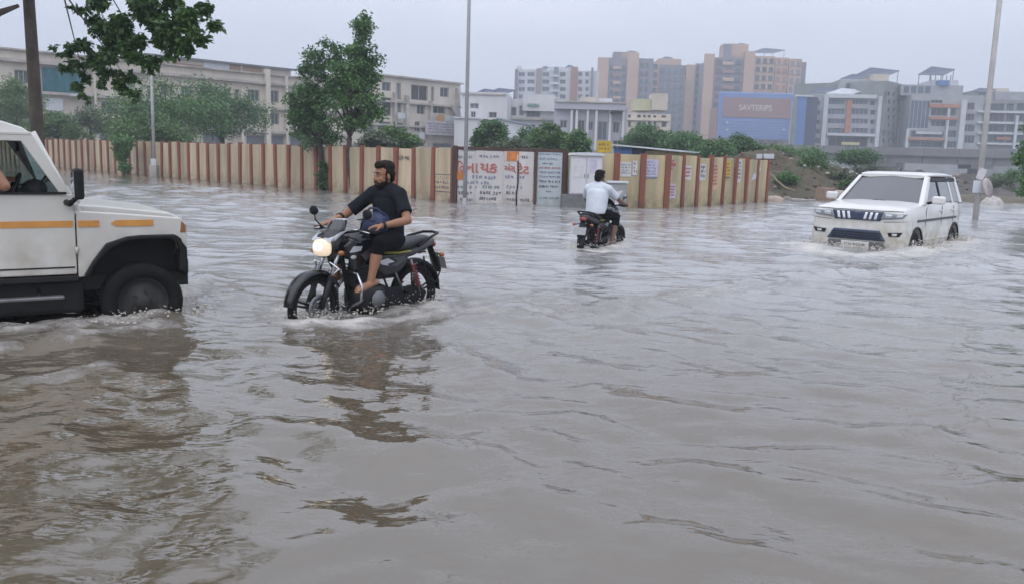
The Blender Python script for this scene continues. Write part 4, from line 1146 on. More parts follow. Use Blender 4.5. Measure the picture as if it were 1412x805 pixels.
def gate():
    A, B = gp(625, 27.75), gp(779, 27.55)
    ln = math.hypot(B[0] - A[0], B[1] - A[1])
    e = empty('painted_gate', (*A, 0), math.atan2(B[1] - A[1], B[0] - A[0]),
              'whitewashed sheet gate with red Gujarati lettering and orange patches', 'gate')
    rect = lambda r: px_rect(r, A, B)
    seams = [631, 655, 694, 713, 736]
    for a, b in zip(seams[:-1], seams[1:]):
        u0, zb, u1, zt = rect((a, 208.5, b, 280))
        MB().box(((u0 + u1) / 2, 0.0, zt / 2 - 0.25), (u1 - u0 - 0.012, 0.04, zt + 0.5)).build('panel', SIGNW, e, 0.006)
    for a in seams[1:-1]:
        u = rect((a, 210, a + 1, 280))[0]
        MB().box((u, -0.03, 0.6), (0.035, 0.02, 1.9)).build('seam_strip', SIGNW, e)
    u0, zb, u1, zt = rect((627, 204.5, 778, 208.8))
    MB().box(((u0 + u1) / 2, 0.02, (zb + zt) / 2), (u1 - u0, 0.1, zt - zb)).build('top_rail', POST_D, e, 0.004)
    for a, b in ((623.5, 630), (736.5, 740.5), (776, 781)):
        u0, zb, u1, zt = rect((a, 201 if a < 630 else 205, b, 284))
        MB().box(((u0 + u1) / 2, -0.01, zt / 2 - 0.4), (u1 - u0, 0.16, zt + 0.8)).build('post', POST_D, e, 0.006)
    # big red line, read as two groups of letters with gaps where the paint has worn away
    y = -0.035
    for s, r in (('\u0abf\u0ab5', (631, 222, 641, 240)), ('\u0aa8\u0abe', (644, 225.5, 660, 239)), ('\u0aaf\u0a95', (662, 226, 686, 239)), ('\u0a8f\u0ab8\u0acd', (696, 226, 712, 239)), ('\u0a9f\u0ac7\u0a9f', (713, 225, 730, 240))):
        u0, zb, u1, zt = rect(r)
        o = link_mesh('lettering', fit_text(s, u1 - u0, zt - zb, 0.004), INK_R, e, ((u0 + u1) / 2, y, (zb + zt) / 2), (PI / 2, 0, 0))
    rnd = random.Random(4)
    for r, m, rows in [((632, 214, 654, 220), INK_B, 1), ((660, 213, 690, 219), INK_B, 1), ((718, 214, 732, 221), INK_K, 1), ((650, 241, 690, 249), INK_B, 1), ((697, 241, 724, 248), INK_B, 1),
                       ((643, 249, 676, 256), INK_B, 1), ((630, 255, 658, 262), INK_G, 1), ((664, 255, 690, 262), INK_G, 1), ((698, 255, 722, 262), INK_G, 1),
                       ((632, 263, 655, 270), INK_K, 1), ((660, 263, 692, 270), INK_K, 1), ((697, 263, 716, 270), INK_K, 1), ((660, 271, 692, 278), INK_K, 1), ((634, 272, 652, 279), INK_K, 1), ((698, 273, 730, 279), INK_K, 1)]:
        u0, zb, u1, zt = rect(r)
        tag(strokes(MB(), u0, zb, u1, zt, y + 0.008, rows, rnd).build('lettering', m, e), kind='stuff')
    for r in ((628.5, 237, 639.5, 248), (699, 209.5, 715.5, 222.5)):
        u0, zb, u1, zt = rect(r)
        MB().box(((u0 + u1) / 2, y + 0.002, (zb + zt) / 2), (u1 - u0, 0.012, zt - zb)).build('orange_patch', ORANGE_P, e)
    u0, zb, u1, zt = rect((713.5, 222, 715.5, 281))
    MB().tube([(u0, -0.05, zt), (u0 + 0.02, -0.055, 0.7), (u0 - 0.02, -0.05, 0.3), (u0, -0.05, -0.2)], 0.022, 6).build('drain_pipe', BLACK, e)
    # blue-white notice leaf
    n = empty('notice_panel', (*A, 0), math.atan2(B[1] - A[1], B[0] - A[0]), 'narrow pale blue sheet panel with lines of dark writing, between two dark posts', 'sign')
    u0, zb, u1, zt = rect((741, 210, 775.5, 282))
    MB().box(((u0 + u1) / 2, 0.0, zt / 2 - 0.25), (u1 - u0, 0.04, zt + 0.5)).build('sheet', SIGNB, n, 0.006)
    ys = [(211, 215, INK_B), (217, 222, INK_B), (224, 228, INK_K), (230, 234, INK_R), (236, 240.5, INK_B), (242, 246, INK_B), (248, 253, INK_K), (255, 260, INK_K), (263, 266, INK_K), (271, 276, INK_G)]
    for k, (a, b, m) in enumerate(ys):
        r = (743, a, 773, b) if k not in (2, 8) else ((748, a, 764, b) if k == 2 else (752, a, 760, b))
        u0, zb, u1, zt = rect(r)
        tag(strokes(MB(), u0, zb, u1, zt, -0.03, 1, rnd).build('lettering', m, n), kind='stuff')
    # painted notice on the last panel of the long wall
    WA, WB = WALL_L0, WALL_L1
    for r, m, rows in [((600, 207, 622, 219), INK_K, 2), ((600, 221, 622, 229), ORANGE_P, 1), ((600, 231, 622, 240), INK_B, 1), ((600, 242, 622, 262), INK_K, 3), ((547, 214, 566, 222), INK_K, 1)]:
        u0, zb, u1, zt = px_rect(r, WA, WB)
        tag(strokes(MB(), u0, zb, u1, zt, -0.024, rows, rnd).build('lettering', m, WALL1), kind='stuff')
    for yy in (207, 219.5, 240.5, 264):
        u0, zb, u1, zt = px_rect((598.5, yy, 623, yy + 1.2), WA, WB)
        MB().box(((u0 + u1) / 2, -0.026, (zb + zt) / 2), (u1 - u0, 0.012, zt - zb)).build('painted_line', INK_K, WALL1)
gate()

PAPER = mat('white_paper', (0.60, 0.58, 0.60), 0.8, var=0.12, scale=5)
PAPER_L = mat('lilac_paper', (0.52, 0.48, 0.60), 0.8, var=0.1, scale=5)
PAPER_R = mat('red_paper', (0.45, 0.08, 0.06), 0.8, var=0.2, scale=5)
PAPER_Y = mat('yellow_paper', (0.62, 0.44, 0.05), 0.8, var=0.15, scale=5)
def poster(r, A, B, y, m, label, rows=0, ink=None, foot=None, shape=None, seed=1, group=None):
    rz = math.atan2(B[1] - A[1], B[0] - A[0])
    u0, zb, u1, zt = px_rect(r, A, B)
    c = ((u0 + u1) / 2, (zb + zt) / 2)
    base = Vector((A[0], A[1], 0)) + Matrix.Rotation(rz, 3, 'Z') @ Vector((c[0], y, 0))
    w, h = u1 - u0, zt - zb
    mb = MB()
    if shape == 'torn':
        mb.prism([(-w / 2, -h / 2), (w * 0.1, -h * 0.40), (w / 2, h * 0.05), (w * 0.2, h / 2), (-w * 0.05, h * 0.3), (-w * 0.25, -h * 0.05)], -0.004, 0.004)
    else:
        rn = random.Random(seed)
        j = lambda: rn.uniform(-0.03, 0.03) * min(w, h)
        mb.prism([(-w / 2 + j(), -h / 2 + j()), (0, -h / 2 + j() * 0.5), (w / 2 + j(), -h / 2 + j()), (w / 2 + j(), 0), (w / 2 + j(), h / 2 + j()), (0, h / 2 + j()), (-w / 2 + j(), h / 2 + j())], -0.004, 0.004)
    o = mb.build('poster', m, None, loc=(base.x, base.y, zb + h / 2), rot=(0, 0, rz))
    tag(o, label, 'poster', group)
    if rows:
        tag(strokes(MB(), -w * 0.42, -h * 0.36, w * 0.42, h * 0.42, -0.009, rows, random.Random(seed)).build('print', ink or INK_K, o), kind='stuff')
    if foot:
        MB().box((0, -0.008, -h * 0.46), (w * 0.94, 0.006, h * 0.08)).build('foot_band', foot, o)
    return o

def posters():
    A2, B2 = WP0, WALL_C
    A3, B3 = WALL_C, WALL_R1
    y = -0.03
    poster((886, 220, 907, 246), A2, B2, y, PAPER_L, 'large lilac poster with blue foot band, on the panel behind the grey cabinet', 5, INK_B, INK_B, seed=2)
    poster((855, 224, 870, 244), A2, B2, y, PAPER, 'worn white poster above the grey electric cabinet', 4, INK_G, seed=3)
    poster((872, 222, 878.5, 242), A2, B2, y, PAPER, 'narrow torn white bill just right of the worn poster', 3, INK_K, seed=33)
    poster((919, 220, 931, 236), A3, B3, y, PAPER_R, 'torn red poster at the wall corner', 2, PAPER, shape='torn', seed=4)
    poster((919, 254, 930, 274), A3, B3, y, PAPER_L, 'small lilac bill pasted low on the wall below the torn red one', 4, INK_R, seed=5)
    poster((943, 229, 952, 248), A3, B3, y, PAPER, 'small white bill with red print, left of the bills on the receding wall', 3, INK_R, seed=6)
    poster((964, 226, 972, 249), A3, B3, y, PAPER, 'faded white bill with black smudge in the middle of the receding wall', 3, INK_K, seed=7)
    poster((979, 224, 989, 262), A3, B3, y, mat('peach_paper', (0.58, 0.40, 0.26), 0.8), 'long peach bill with faint red lettering, left of the yellow one', 6, INK_R, seed=8)
    poster((995.5, 222, 1006, 246), A3, B3, y, PAPER_Y, 'bright yellow bill on the receding wall', 4, INK_R, INK_K, seed=9)
    poster((1012, 220, 1021, 252), A3, B3, y, PAPER, 'tall grey white bill right of the yellow one', 5, INK_K, seed=10)
    poster((1036, 222, 1048, 249), A3, B3, y, TIN_W, 'torn white cloth flap hanging near the wall end', 0, shape='torn', seed=11)
posters()

def cabinets():
    grey = mat('grey_cabinet_paint', (0.30, 0.30, 0.31), 0.6, var=0.2, scale=3, second=(0.20, 0.19, 0.18), second_amt=0.6)
    whit = mat('white_kiosk_paint', (0.58, 0.57, 0.60), 0.6, second=(0.46, 0.45, 0.47), second_amt=0.7, scale=2.5, streak=True)
    s = 27.0 / F_PX
    c = W(807, 250, Y=27.05)
    e = empty('electric_kiosk', (c.x, c.y, -0.45), R(2), 'tall white electric kiosk on a dark grey plinth, behind the rider in white', 'cabinet')
    MB().box((-0.12, 0, 0.42), (1.2, 0.55, 0.84)).build('plinth', mat('grey_plinth', (0.17, 0.17, 0.175), 0.8, var=0.2), e, 0.01)
    MB().box((0, 0, 1.44), (0.96, 0.42, 1.18)).build('body', whit, e, 0.012)
    for k in (-1, 1):
        d = MB().box((k * 0.235, -0.22, 1.43), (0.45, 0.03, 1.08)).build('door', whit, e, 0.006)
        MB().box((k * 0.05, -0.245, 1.42), (0.025, 0.02, 0.12)).build('handle', STEEL, d)
    MB().prism([(-0.55, 2.04), (0.55, 2.04), (0.5, 2.10), (0.2, 2.13), (-0.2, 2.13), (-0.5, 2.10)], -0.3, 0.3).build('roof', TIN_W, e, 0.01)
    MB().box((0.2, -0.242, 1.72), (0.22, 0.006, 0.42)).build('pasted_bill', PAPER_L, e)
    MB().box((-0.25, -0.242, 1.55), (0.26, 0.006, 0.35)).build('pasted_bill', PAPER, e)
    c = W(850, 265, Y=26.8)
    e = empty('electric_cabinet', (c.x, c.y, -0.45), R(4), 'low grey electric cabinet with peeling bills, right of the rider in white', 'cabinet')
    MB().box((0, 0, 0.62), (0.56, 0.4, 1.24)).build('body', grey, e, 0.012)
    MB().box((0, 0, 1.27), (0.64, 0.48, 0.06)).build('top', TIN_W, e, 0.01)
    d = MB().box((0, -0.215, 0.72), (0.48, 0.025, 0.9)).build('door', grey, e, 0.006)
    MB().box((0.18, -0.235, 0.72), (0.03, 0.02, 0.12)).build('handle', STEEL, d)
    MB().prism([(-0.1, 0.5), (0.12, 0.62), (0.05, 0.85), (0.16, 1.02), (-0.12, 0.98), (-0.06, 0.72)], -0.234, -0.23).build('peeling_bill', PAPER, e)
    # lean-to with blue sheets and a sloping tin roof, just inside the wall
    A, B = gp(845, 31.5), gp(938, 30.5)
    ln = math.hypot(B[0] - A[0], B[1] - A[1])
    e = empty('guard_hut', (*A, 0.2), math.atan2(B[1] - A[1], B[0] - A[0]), 'blue sided hut with a thin sloping tin roof, just inside the wall above the cabinets', 'hut')
    MB().box((0.35, 1.0, 0.85), (0.68, 1.9, 1.75)).build('blue_wall', mat('blue_sheet', (0.08, 0.18, 0.42), 0.6, var=0.15), e, 0.01)
    MB().box((0.9, 1.0, 0.85), (0.4, 1.85, 1.72)).build('dark_doorway', NAVY, e)
    MB().box((1.75, 1.1, 0.82), (1.25, 1.8, 1.66)).build('rear_wall', mat('hut_wall', (0.40, 0.36, 0.24), 0.8), e)
    MB().prism([(-0.15, 1.80), (ln + 0.15, 1.62), (ln + 0.15, 1.66), (-0.15, 1.84)], -0.2, 2.2).build('tin_roof', TIN_W, e)
    c = W(833, 205, Y=30.5)
    o = empty('yellow_signboard', (c.x, c.y, 0.2), 0, 'small yellow board standing above the wall, left of the blue hut', 'sign')
    MB().box((0, 0, 1.72), (0.5, 0.04, 0.40)).build('board', PAPER_Y, o, 0.004); MB().cyl((0, 0.03, -0.3), (0, 0.03, 1.9), 0.025, n=8).build('post', STEEL, o)
    tag(strokes(MB(), -0.2, 1.6, 0.2, 1.86, -0.026, 2, random.Random(3)).build('lettering', INK_K, o), kind='stuff')
    for px, w, lab in ((1047, 0.22, 'small pale box on a stick above the wall end, the narrower one'), (1060, 0.42, 'wider white box on a stick above the wall end')):
        c = W(px, 216, Y=36.3)
        o = empty('meter_box', (c.x, c.y, 0.2), 0.1, lab, 'box')
        MB().box((0, 0, c.z - 0.2), (w, 0.12, 0.2)).build('box_body', TIN_W, o, 0.01); MB().cyl((0, 0.08, -0.2), (0, 0.08, c.z - 0.2), 0.025, n=6).build('post', STEEL, o)
        MB().box((0, 0, c.z - 0.32), (w * 1.2, 0.2, 0.03)).build('bracket', BLACK, o)
cabinets()

# ------------------------------------------------------------------ street poles
def poles():
    galv = mat('galvanised_pole', (0.36, 0.36, 0.37), 0.5, 0.3, var=0.15, scale=1.5)
    pale = mat('pale_painted_pole', (0.50, 0.48, 0.47), 0.6, var=0.12, scale=2)
    def pole(px, py, Y, h, r0, r1, m, label, arm=None):
        c = W(px, py, Y=Y)
        z = float(road_z(c.x, c.y))
        e = empty('street_pole', (c.x, c.y, z), 0, label, 'pole', 'street poles')
        MB().tube([(0, 0, -0.3), (0, 0, h * 0.5), (0, 0, h)], [r0, lerp(r0, r1, 0.5), r1], 12).build('shaft', m, e)
        MB().lathe([(0.0, 0.0), (r0 * 2.2, 0.0), (r0 * 2.2, 0.05), (r0 * 1.25, 0.08), (r0 * 1.25, 0.5), (r0, 0.52)], 14).build('foot', m, e)
        if arm:
            MB().tube([(0, 0, h - 0.1), (0.25 * arm, 0, h + 0.25), (0.9 * arm, 0, h + 0.42), (1.5 * arm, 0, h + 0.45)], [r1, r1 * 0.9, 0.03, 0.028], 8).build('arm', m, e)
            MB().ell((1.75 * arm, 0, h + 0.44), (0.34, 0.13, 0.07)).build('lamp_head', STEEL, e)
        else:
            MB().ell((0, 0, h), (r1 * 1.2, r1 * 1.2, r1 * 1.2), 8, 6).build('cap', m, e)
        return e
    p = pole(213, 236, 42.5, 5.9, 0.085, 0.06, galv, 'slim grey pole rising from the wall-top creeper, under the overhanging tree')
    MB().box((0.03, -0.1, 0.95), (0.26, 0.14, 0.30)).build('junction_box', TIN_W, p, 0.01)
    MB().box((0, -0.02, 0.35), (0.36, 0.36, 0.9)).build('concrete_base', LEDGE, p, 0.02)
    pole(641, 270, 27.0, 9.6, 0.065, 0.045, galv, 'tall thin grey pole standing in front of the painted gate', 1)
    p = pole(1345, 300, 26.5, 10.5, 0.085, 0.07, pale, 'tall pale pole with a sign plate near its foot, behind the white car', -1)
    h = 1.0 - float(road_z(16, 26))
    MB().box((-0.06, -0.12, h + 0.0), (0.36, 0.02, 0.36)).build('sign_plate', TIN_W, p, 0.004)
    disc = MB().lathe([(0.0, -0.01), (0.30, -0.01), (0.30, 0.01), (0.0, 0.01)], 20, Matrix.Translation((0.20, -0.14, h - 0.02)) @ Matrix.Rotation(R(70), 4, 'X') @ Matrix.Rotation(R(35), 4, 'Y'))
    disc.build('round_sign', mat('faded_sign', (0.52, 0.45, 0.45), 0.6, var=0.3, scale=4), p)
    MB().box((-0.02, -0.1, h + 0.38), (0.22, 0.02, 0.34), M=Matrix.Rotation(0.3, 4, 'Y')).build('sign_plate', PAPER, p, 0.004)
poles()

# ------------------------------------------------------------------ earth bank with rubble on the right
SOIL = mat('brown_soil', (0.10, 0.075, 0.050), 0.9, second=(0.045, 0.05, 0.028), second_amt=0.9, scale=1.6, bump=0.9, bscale=9, detail=8)
SOIL_G = mat('grey_soil', (0.105, 0.095, 0.088), 0.9, second=(0.05, 0.045, 0.04), second_amt=0.9, scale=1.4, bump=0.9, bscale=9, detail=8)
STONE = mat('broken_stone', (0.30, 0.27, 0.24), 0.85, var=0.3, scale=3, bump=0.4, bscale=15)
def bank(name, x0, x1, y0, y1, zc, seed, m, label):
    nx, ny = 190, 90
    xs = np.linspace(x0, x1, nx); ys = np.linspace(y0, y1, ny)
    X, Y = np.meshgrid(xs, ys)
    u = (X - x0) / (x1 - x0); v = (Y - y0) / (y1 - y0)
    prof = np.clip(v / 0.35, 0, 1) ** 0.7 * np.clip((1 - v) / 0.3, 0, 1)
    side = np.clip(u / 0.06, 0, 1) * np.clip((1 - u) / 0.06, 0, 1)
    hh = np.interp(X, [p[0] for p in zc], [p[1] for p in zc])
    n = snoise(X, Y, seed, 5, 0.8)
    n2 = snoise(X, Y, seed + 1, 4, 4.0)
    Z = -0.35 + (hh + 0.35) * prof * side * (1 + 0.28 * n) + 0.30 * n2 * prof + 0.09 * snoise(X, Y, seed + 3, 3, 11.0) * prof
    vv = np.stack([X, Y, Z], -1).reshape(-1, 3)
    i = np.arange((ny - 1) * (nx - 1)); r, c = i // (nx - 1), i % (nx - 1); a = r * nx + c
    f = np.stack([a, a + 1, a + nx + 1, a + nx], -1)
    me = bpy.data.meshes.new(name); me.from_pydata(vv.tolist(), [], f.tolist())
    me.polygons.foreach_set('use_smooth', [True] * len(f))
    o = link_mesh(name, me, m)
    tag(o, label, 'earth bank')
    return o, lambda x, y: float(np.interp(y, ys, Z[:, int(np.clip((x - x0) / (x1 - x0) * (nx - 1), 0, nx - 1))]))

def rock_mesh(seed, k=1.0):
    r = random.Random(seed)
    bm = bmesh.new(); bmesh.ops.create_icosphere(bm, subdivisions=1, radius=1)
    for v in bm.verts:
        v.co *= r.uniform(0.65, 1.15)
        v.co.z *= 0.7
    me = bpy.data.meshes.new('rock'); bm.to_mesh(me); bm.free()
    return me

def banks():
    b1, h1 = bank('earth_bank', 10.6, 21, 39.0, 52, [(10.6, 1.75), (13, 1.8), (15, 1.45), (17, 1.0), (21, 0.8)], 71, SOIL, 'overgrown brown earth bank with rubble, right of the wall end')
    b2, h2 = bank('spoil_bank', 18, 46, 42, 60, [(18, 1.15), (22, 1.15), (27, 1.0), (33, 0.95), (46, 0.95)], 77, SOIL_G, 'grey brown spoil heap behind the white car and slim pole')
    rocks = [rock_mesh(s) for s in range(6)]
    rnd = random.Random(5)
    mats = [STONE, SOIL, SOIL_G, mat('brick_bat', (0.30, 0.13, 0.09), 0.85, var=0.25), mat('pale_rubble', (0.48, 0.46, 0.43), 0.85, var=0.2)]
    for k in range(5):
        mb = None
    def scatter(b, hf, xr, yr, n, name):
        V = []; Fc = []; base = 0; mi = []
        for k in range(n):
            x, y = rnd.uniform(*xr), rnd.uniform(*yr)
            s = rnd.uniform(0.03, 0.11) * (1.7 if rnd.random() < 0.1 else 1)
            z = hf(x, y) + s * 0.3
            me = rocks[k % 6]; M = Matrix.Translation((x, y, z)) @ Matrix.Rotation(rnd.uniform(0, 6), 4, 'Z') @ Matrix.Diagonal((s * rnd.uniform(0.7, 1.6), s, s, 1))
            V += [tuple(M @ v.co) for v in me.vertices]; Fc += [[base + i for i in p.vertices] for p in me.polygons]; mi += [rnd.choice((0, 1, 1, 1, 2, 2, 2, 1, 2, 1, 3, 4))] * len(me.polygons); base += len(me.vertices)
        m = bpy.data.meshes.new(name); m.from_pydata(V, [], Fc)
        for q in mats: m.materials.append(q)
        m.polygons.foreach_set('material_index', mi)
        o = link_mesh(name, m, None, b); o['kind'] = 'stuff'
        return o
    scatter(b1, h1, (10.9, 20.5), (39.4, 46), 420, 'rubble'); scatter(b2, h2, (18.5, 45), (42.5, 50), 520, 'rubble')
    # pale blocks, a pipe and plastic at the water's edge
    c = W(1137, 273, Y=38.5)
    o = MB().box((0, 0, 0.25), (0.62, 0.5, 0.8), rz=0.4).build('concrete_block', mat('brown_block', (0.30, 0.20, 0.15), 0.85, var=0.2), None, 0.03, loc=(c.x, c.y, -0.1)); tag(o, 'squarish brown block at the water edge left of the white car', 'block')
    o = MB().box((0, 0, 0.2), (0.45, 0.4, 0.7), rz=0.2).build('concrete_block', mat('pale_block', (0.50, 0.44, 0.36), 0.85, var=0.15), None, 0.03, loc=(c.x + 0.62, c.y + 0.15, -0.1)); tag(o, 'pale block beside the brown one at the water edge', 'block')
    c = W(1075, 252, Y=39.3)
    o = MB().tube([(-0.5, 0, 0.75), (-0.1, 0.05, 0.42), (0.2, -0.1, 0.15), (0.7, -0.1, 0.0)], [0.05, 0.045, 0.05, 0.04], 8).build('bent_branch', mat('dry_wood', (0.32, 0.25, 0.17), 0.85, var=0.2), None, loc=(c.x, c.y, c.z - 0.35)); tag(o, 'bent bare branch lying on the bank near the wall end', 'branch')
    for (px, py, Y, sz, lab, m) in [(1069, 274, 36.5, 0.55, 'pale pinkish boulder at the foot of the wall end', mat('pink_stone', (0.46, 0.36, 0.30), 0.85, var=0.2)), (1085, 276, 37.6, 0.4, 'low pale stone right of the pinkish boulder', STONE),
                                    (1368, 272, 39.5, 0.8, 'pale heap of rubble at the water edge right of the sign pole', mats[4])]:
        c = W(px, py, Y=Y)
        me = rock_mesh(px); 
        for v in me.vertices: v.co *= sz
        me.polygons.foreach_set('use_smooth', [True] * len(me.polygons))
        o = link_mesh('boulder', me, m, None, (c.x, c.y, 0.0)); tag(o, lab, 'boulder')
        sm = o.modifiers.new('sub', 'SUBSURF'); sm.levels = 1; sm.render_levels = 1
    c = W(1388, 238, Y=56)
    o = MB().prism([(-0.8, 0), (0.9, 0), (0.7, 0.18), (-0.1, 0.28), (-0.6, 0.16)], -0.5, 0.5).build('tarpaulin', TIN_W, None, 0.06, loc=(c.x, 50.0, 0.98)); tag(o, 'crumpled white tarpaulin on the spoil heap by the right edge', 'tarpaulin')
banks()
# ================================================================== trees and bushes
LEAF_A = leaf_mat('leaf_mid_green', (0.044, 0.125, 0.034), (0.118, 0.228, 0.064))
LEAF_B = leaf_mat('leaf_dark_green', (0.036, 0.104, 0.034), (0.095, 0.188, 0.058))
LEAF_C = leaf_mat('leaf_fresh_green', (0.052, 0.125, 0.030), (0.120, 0.205, 0.055))
LEAF_D = leaf_mat('leaf_grey_green', (0.075, 0.105, 0.065), (0.15, 0.18, 0.11))
BARK = mat('brown_bark', (0.075, 0.055, 0.045), 0.9, var=0.3, scale=6, bump=0.6, bscale=20)
BARK_G = mat('grey_brown_bark', (0.11, 0.085, 0.07), 0.9, var=0.3, scale=5, bump=0.6, bscale=20)

def leaf_mesh(name, pts, size, seed, droop=0.3, aspect=0.55, jit=0.35):
    r = np.random.default_rng(seed)
    n = len(pts)
    d = r.normal(size=(n, 3)); d[:, 2] = d[:, 2] * 0.6 - droop
    d /= np.linalg.norm(d, axis=1, keepdims=True)
    up = r.normal(size=(n, 3)) * 0.7 + np.array([0, 0, 1.0])
    s = np.cross(d, up); s /= np.linalg.norm(s, axis=1, keepdims=True) + 1e-9
    nrm = np.cross(s, d)
    L = (size * r.uniform(1 - jit, 1 + jit, n))[:, None]
    w = L * aspect * 0.5
    a = pts
    b = pts + d * L * 0.45 + s * w + nrm * L * 0.06
    c = pts + d * L - nrm * L * 0.10
    e = pts + d * L * 0.45 - s * w + nrm * L * 0.06
    v = np.stack([a, b, c, e], 1).reshape(-1, 3)
    f = np.arange(n * 4, dtype=np.int32).reshape(-1, 4)
    me = bpy.data.meshes.new(name)
    me.vertices.add(n * 4); me.vertices.foreach_set('co', v.astype(np.float32).ravel())
    me.loops.add(n * 4); me.loops.foreach_set('vertex_index', f.ravel())
    me.polygons.add(n); me.polygons.foreach_set('loop_start', np.arange(0, n * 4, 4, dtype=np.int32))
    me.update(calc_edges=True)
    return me

def clump_points(clumps, n, seed, shell=0.55):
    """leaf bases inside ellipsoids (x, y, z, rx, ry, rz), denser towards the skin of each clump"""
    r = np.random.default_rng(seed)
    c = np.array(clumps, float)
    vol = (c[:, 3] * c[:, 4] * c[:, 5]) ** 0.75
    k = r.choice(len(c), n, p=vol / vol.sum())
    d = r.normal(size=(n, 3)); d /= np.linalg.norm(d, axis=1, keepdims=True)
    rad = r.uniform(0, 1, n) ** shell
    return c[k, :3] + d * rad[:, None] * c[k, 3:6]

def sub_clumps(env, n, rs, seed, skin=0.6):
    """small clumps spread through big envelopes, so that gaps and lobes appear"""
    r = np.random.default_rng(seed)
    p = clump_points(env, n, seed + 1, skin)
    s = r.uniform(rs[0], rs[1], n)
    return np.column_stack([p, s * r.uniform(0.8, 1.3, n), s * r.uniform(0.8, 1.3, n), s * r.uniform(0.6, 1.0, n)])

def limbs(mb, base, targets, r0, seed, fork=0.45):
    rnd = random.Random(seed)
    for t in targets:
        t = Vector(t); b = Vector(base)
        m1 = b.lerp(t, 0.35) + Vector((rnd.uniform(-.1, .1), rnd.uniform(-.1, .1), 0.12)) * (t - b).length
        m2 = b.lerp(t, 0.7) + Vector((rnd.uniform(-.08, .08), rnd.uniform(-.08, .08), 0.06)) * (t - b).length
        mb.tube([b, m1, m2, t], [r0, r0 * 0.7, r0 * 0.45, r0 * 0.18], 6)

def tree(name, label, cat, loc, trunk, env, n_cl, rs, n_leaf, leaf, lm, bark, seed, n_limb=9, droop=0.3, group=None, shell=0.6, aspect=0.55, limb_r=0.5):
    """trunk: list of (x, y, z, r) in local metres; env: envelopes of the crown"""
    e = empty(name, loc, 0, label, cat, group)
    mb = MB(); mb.tube([p[:3] for p in trunk], [p[3] for p in trunk], 10)
    tr = mb.build('trunk', bark, e)
    cl = sub_clumps(env, n_cl, rs, seed)
    lb = MB()
    top = trunk[-1]
    idx = np.random.default_rng(seed + 5).choice(len(cl), min(n_limb, len(cl)), replace=False)
    limbs(lb, top[:3], [cl[i][:3] for i in idx], top[3] * limb_r + 0.004, seed)
    lb.build('branches', bark, e)
    me = leaf_mesh('crown', clump_points(cl, n_leaf, seed + 9, shell), leaf, seed + 3, droop, aspect)
    link_mesh('crown', me, lm, e)
    return e

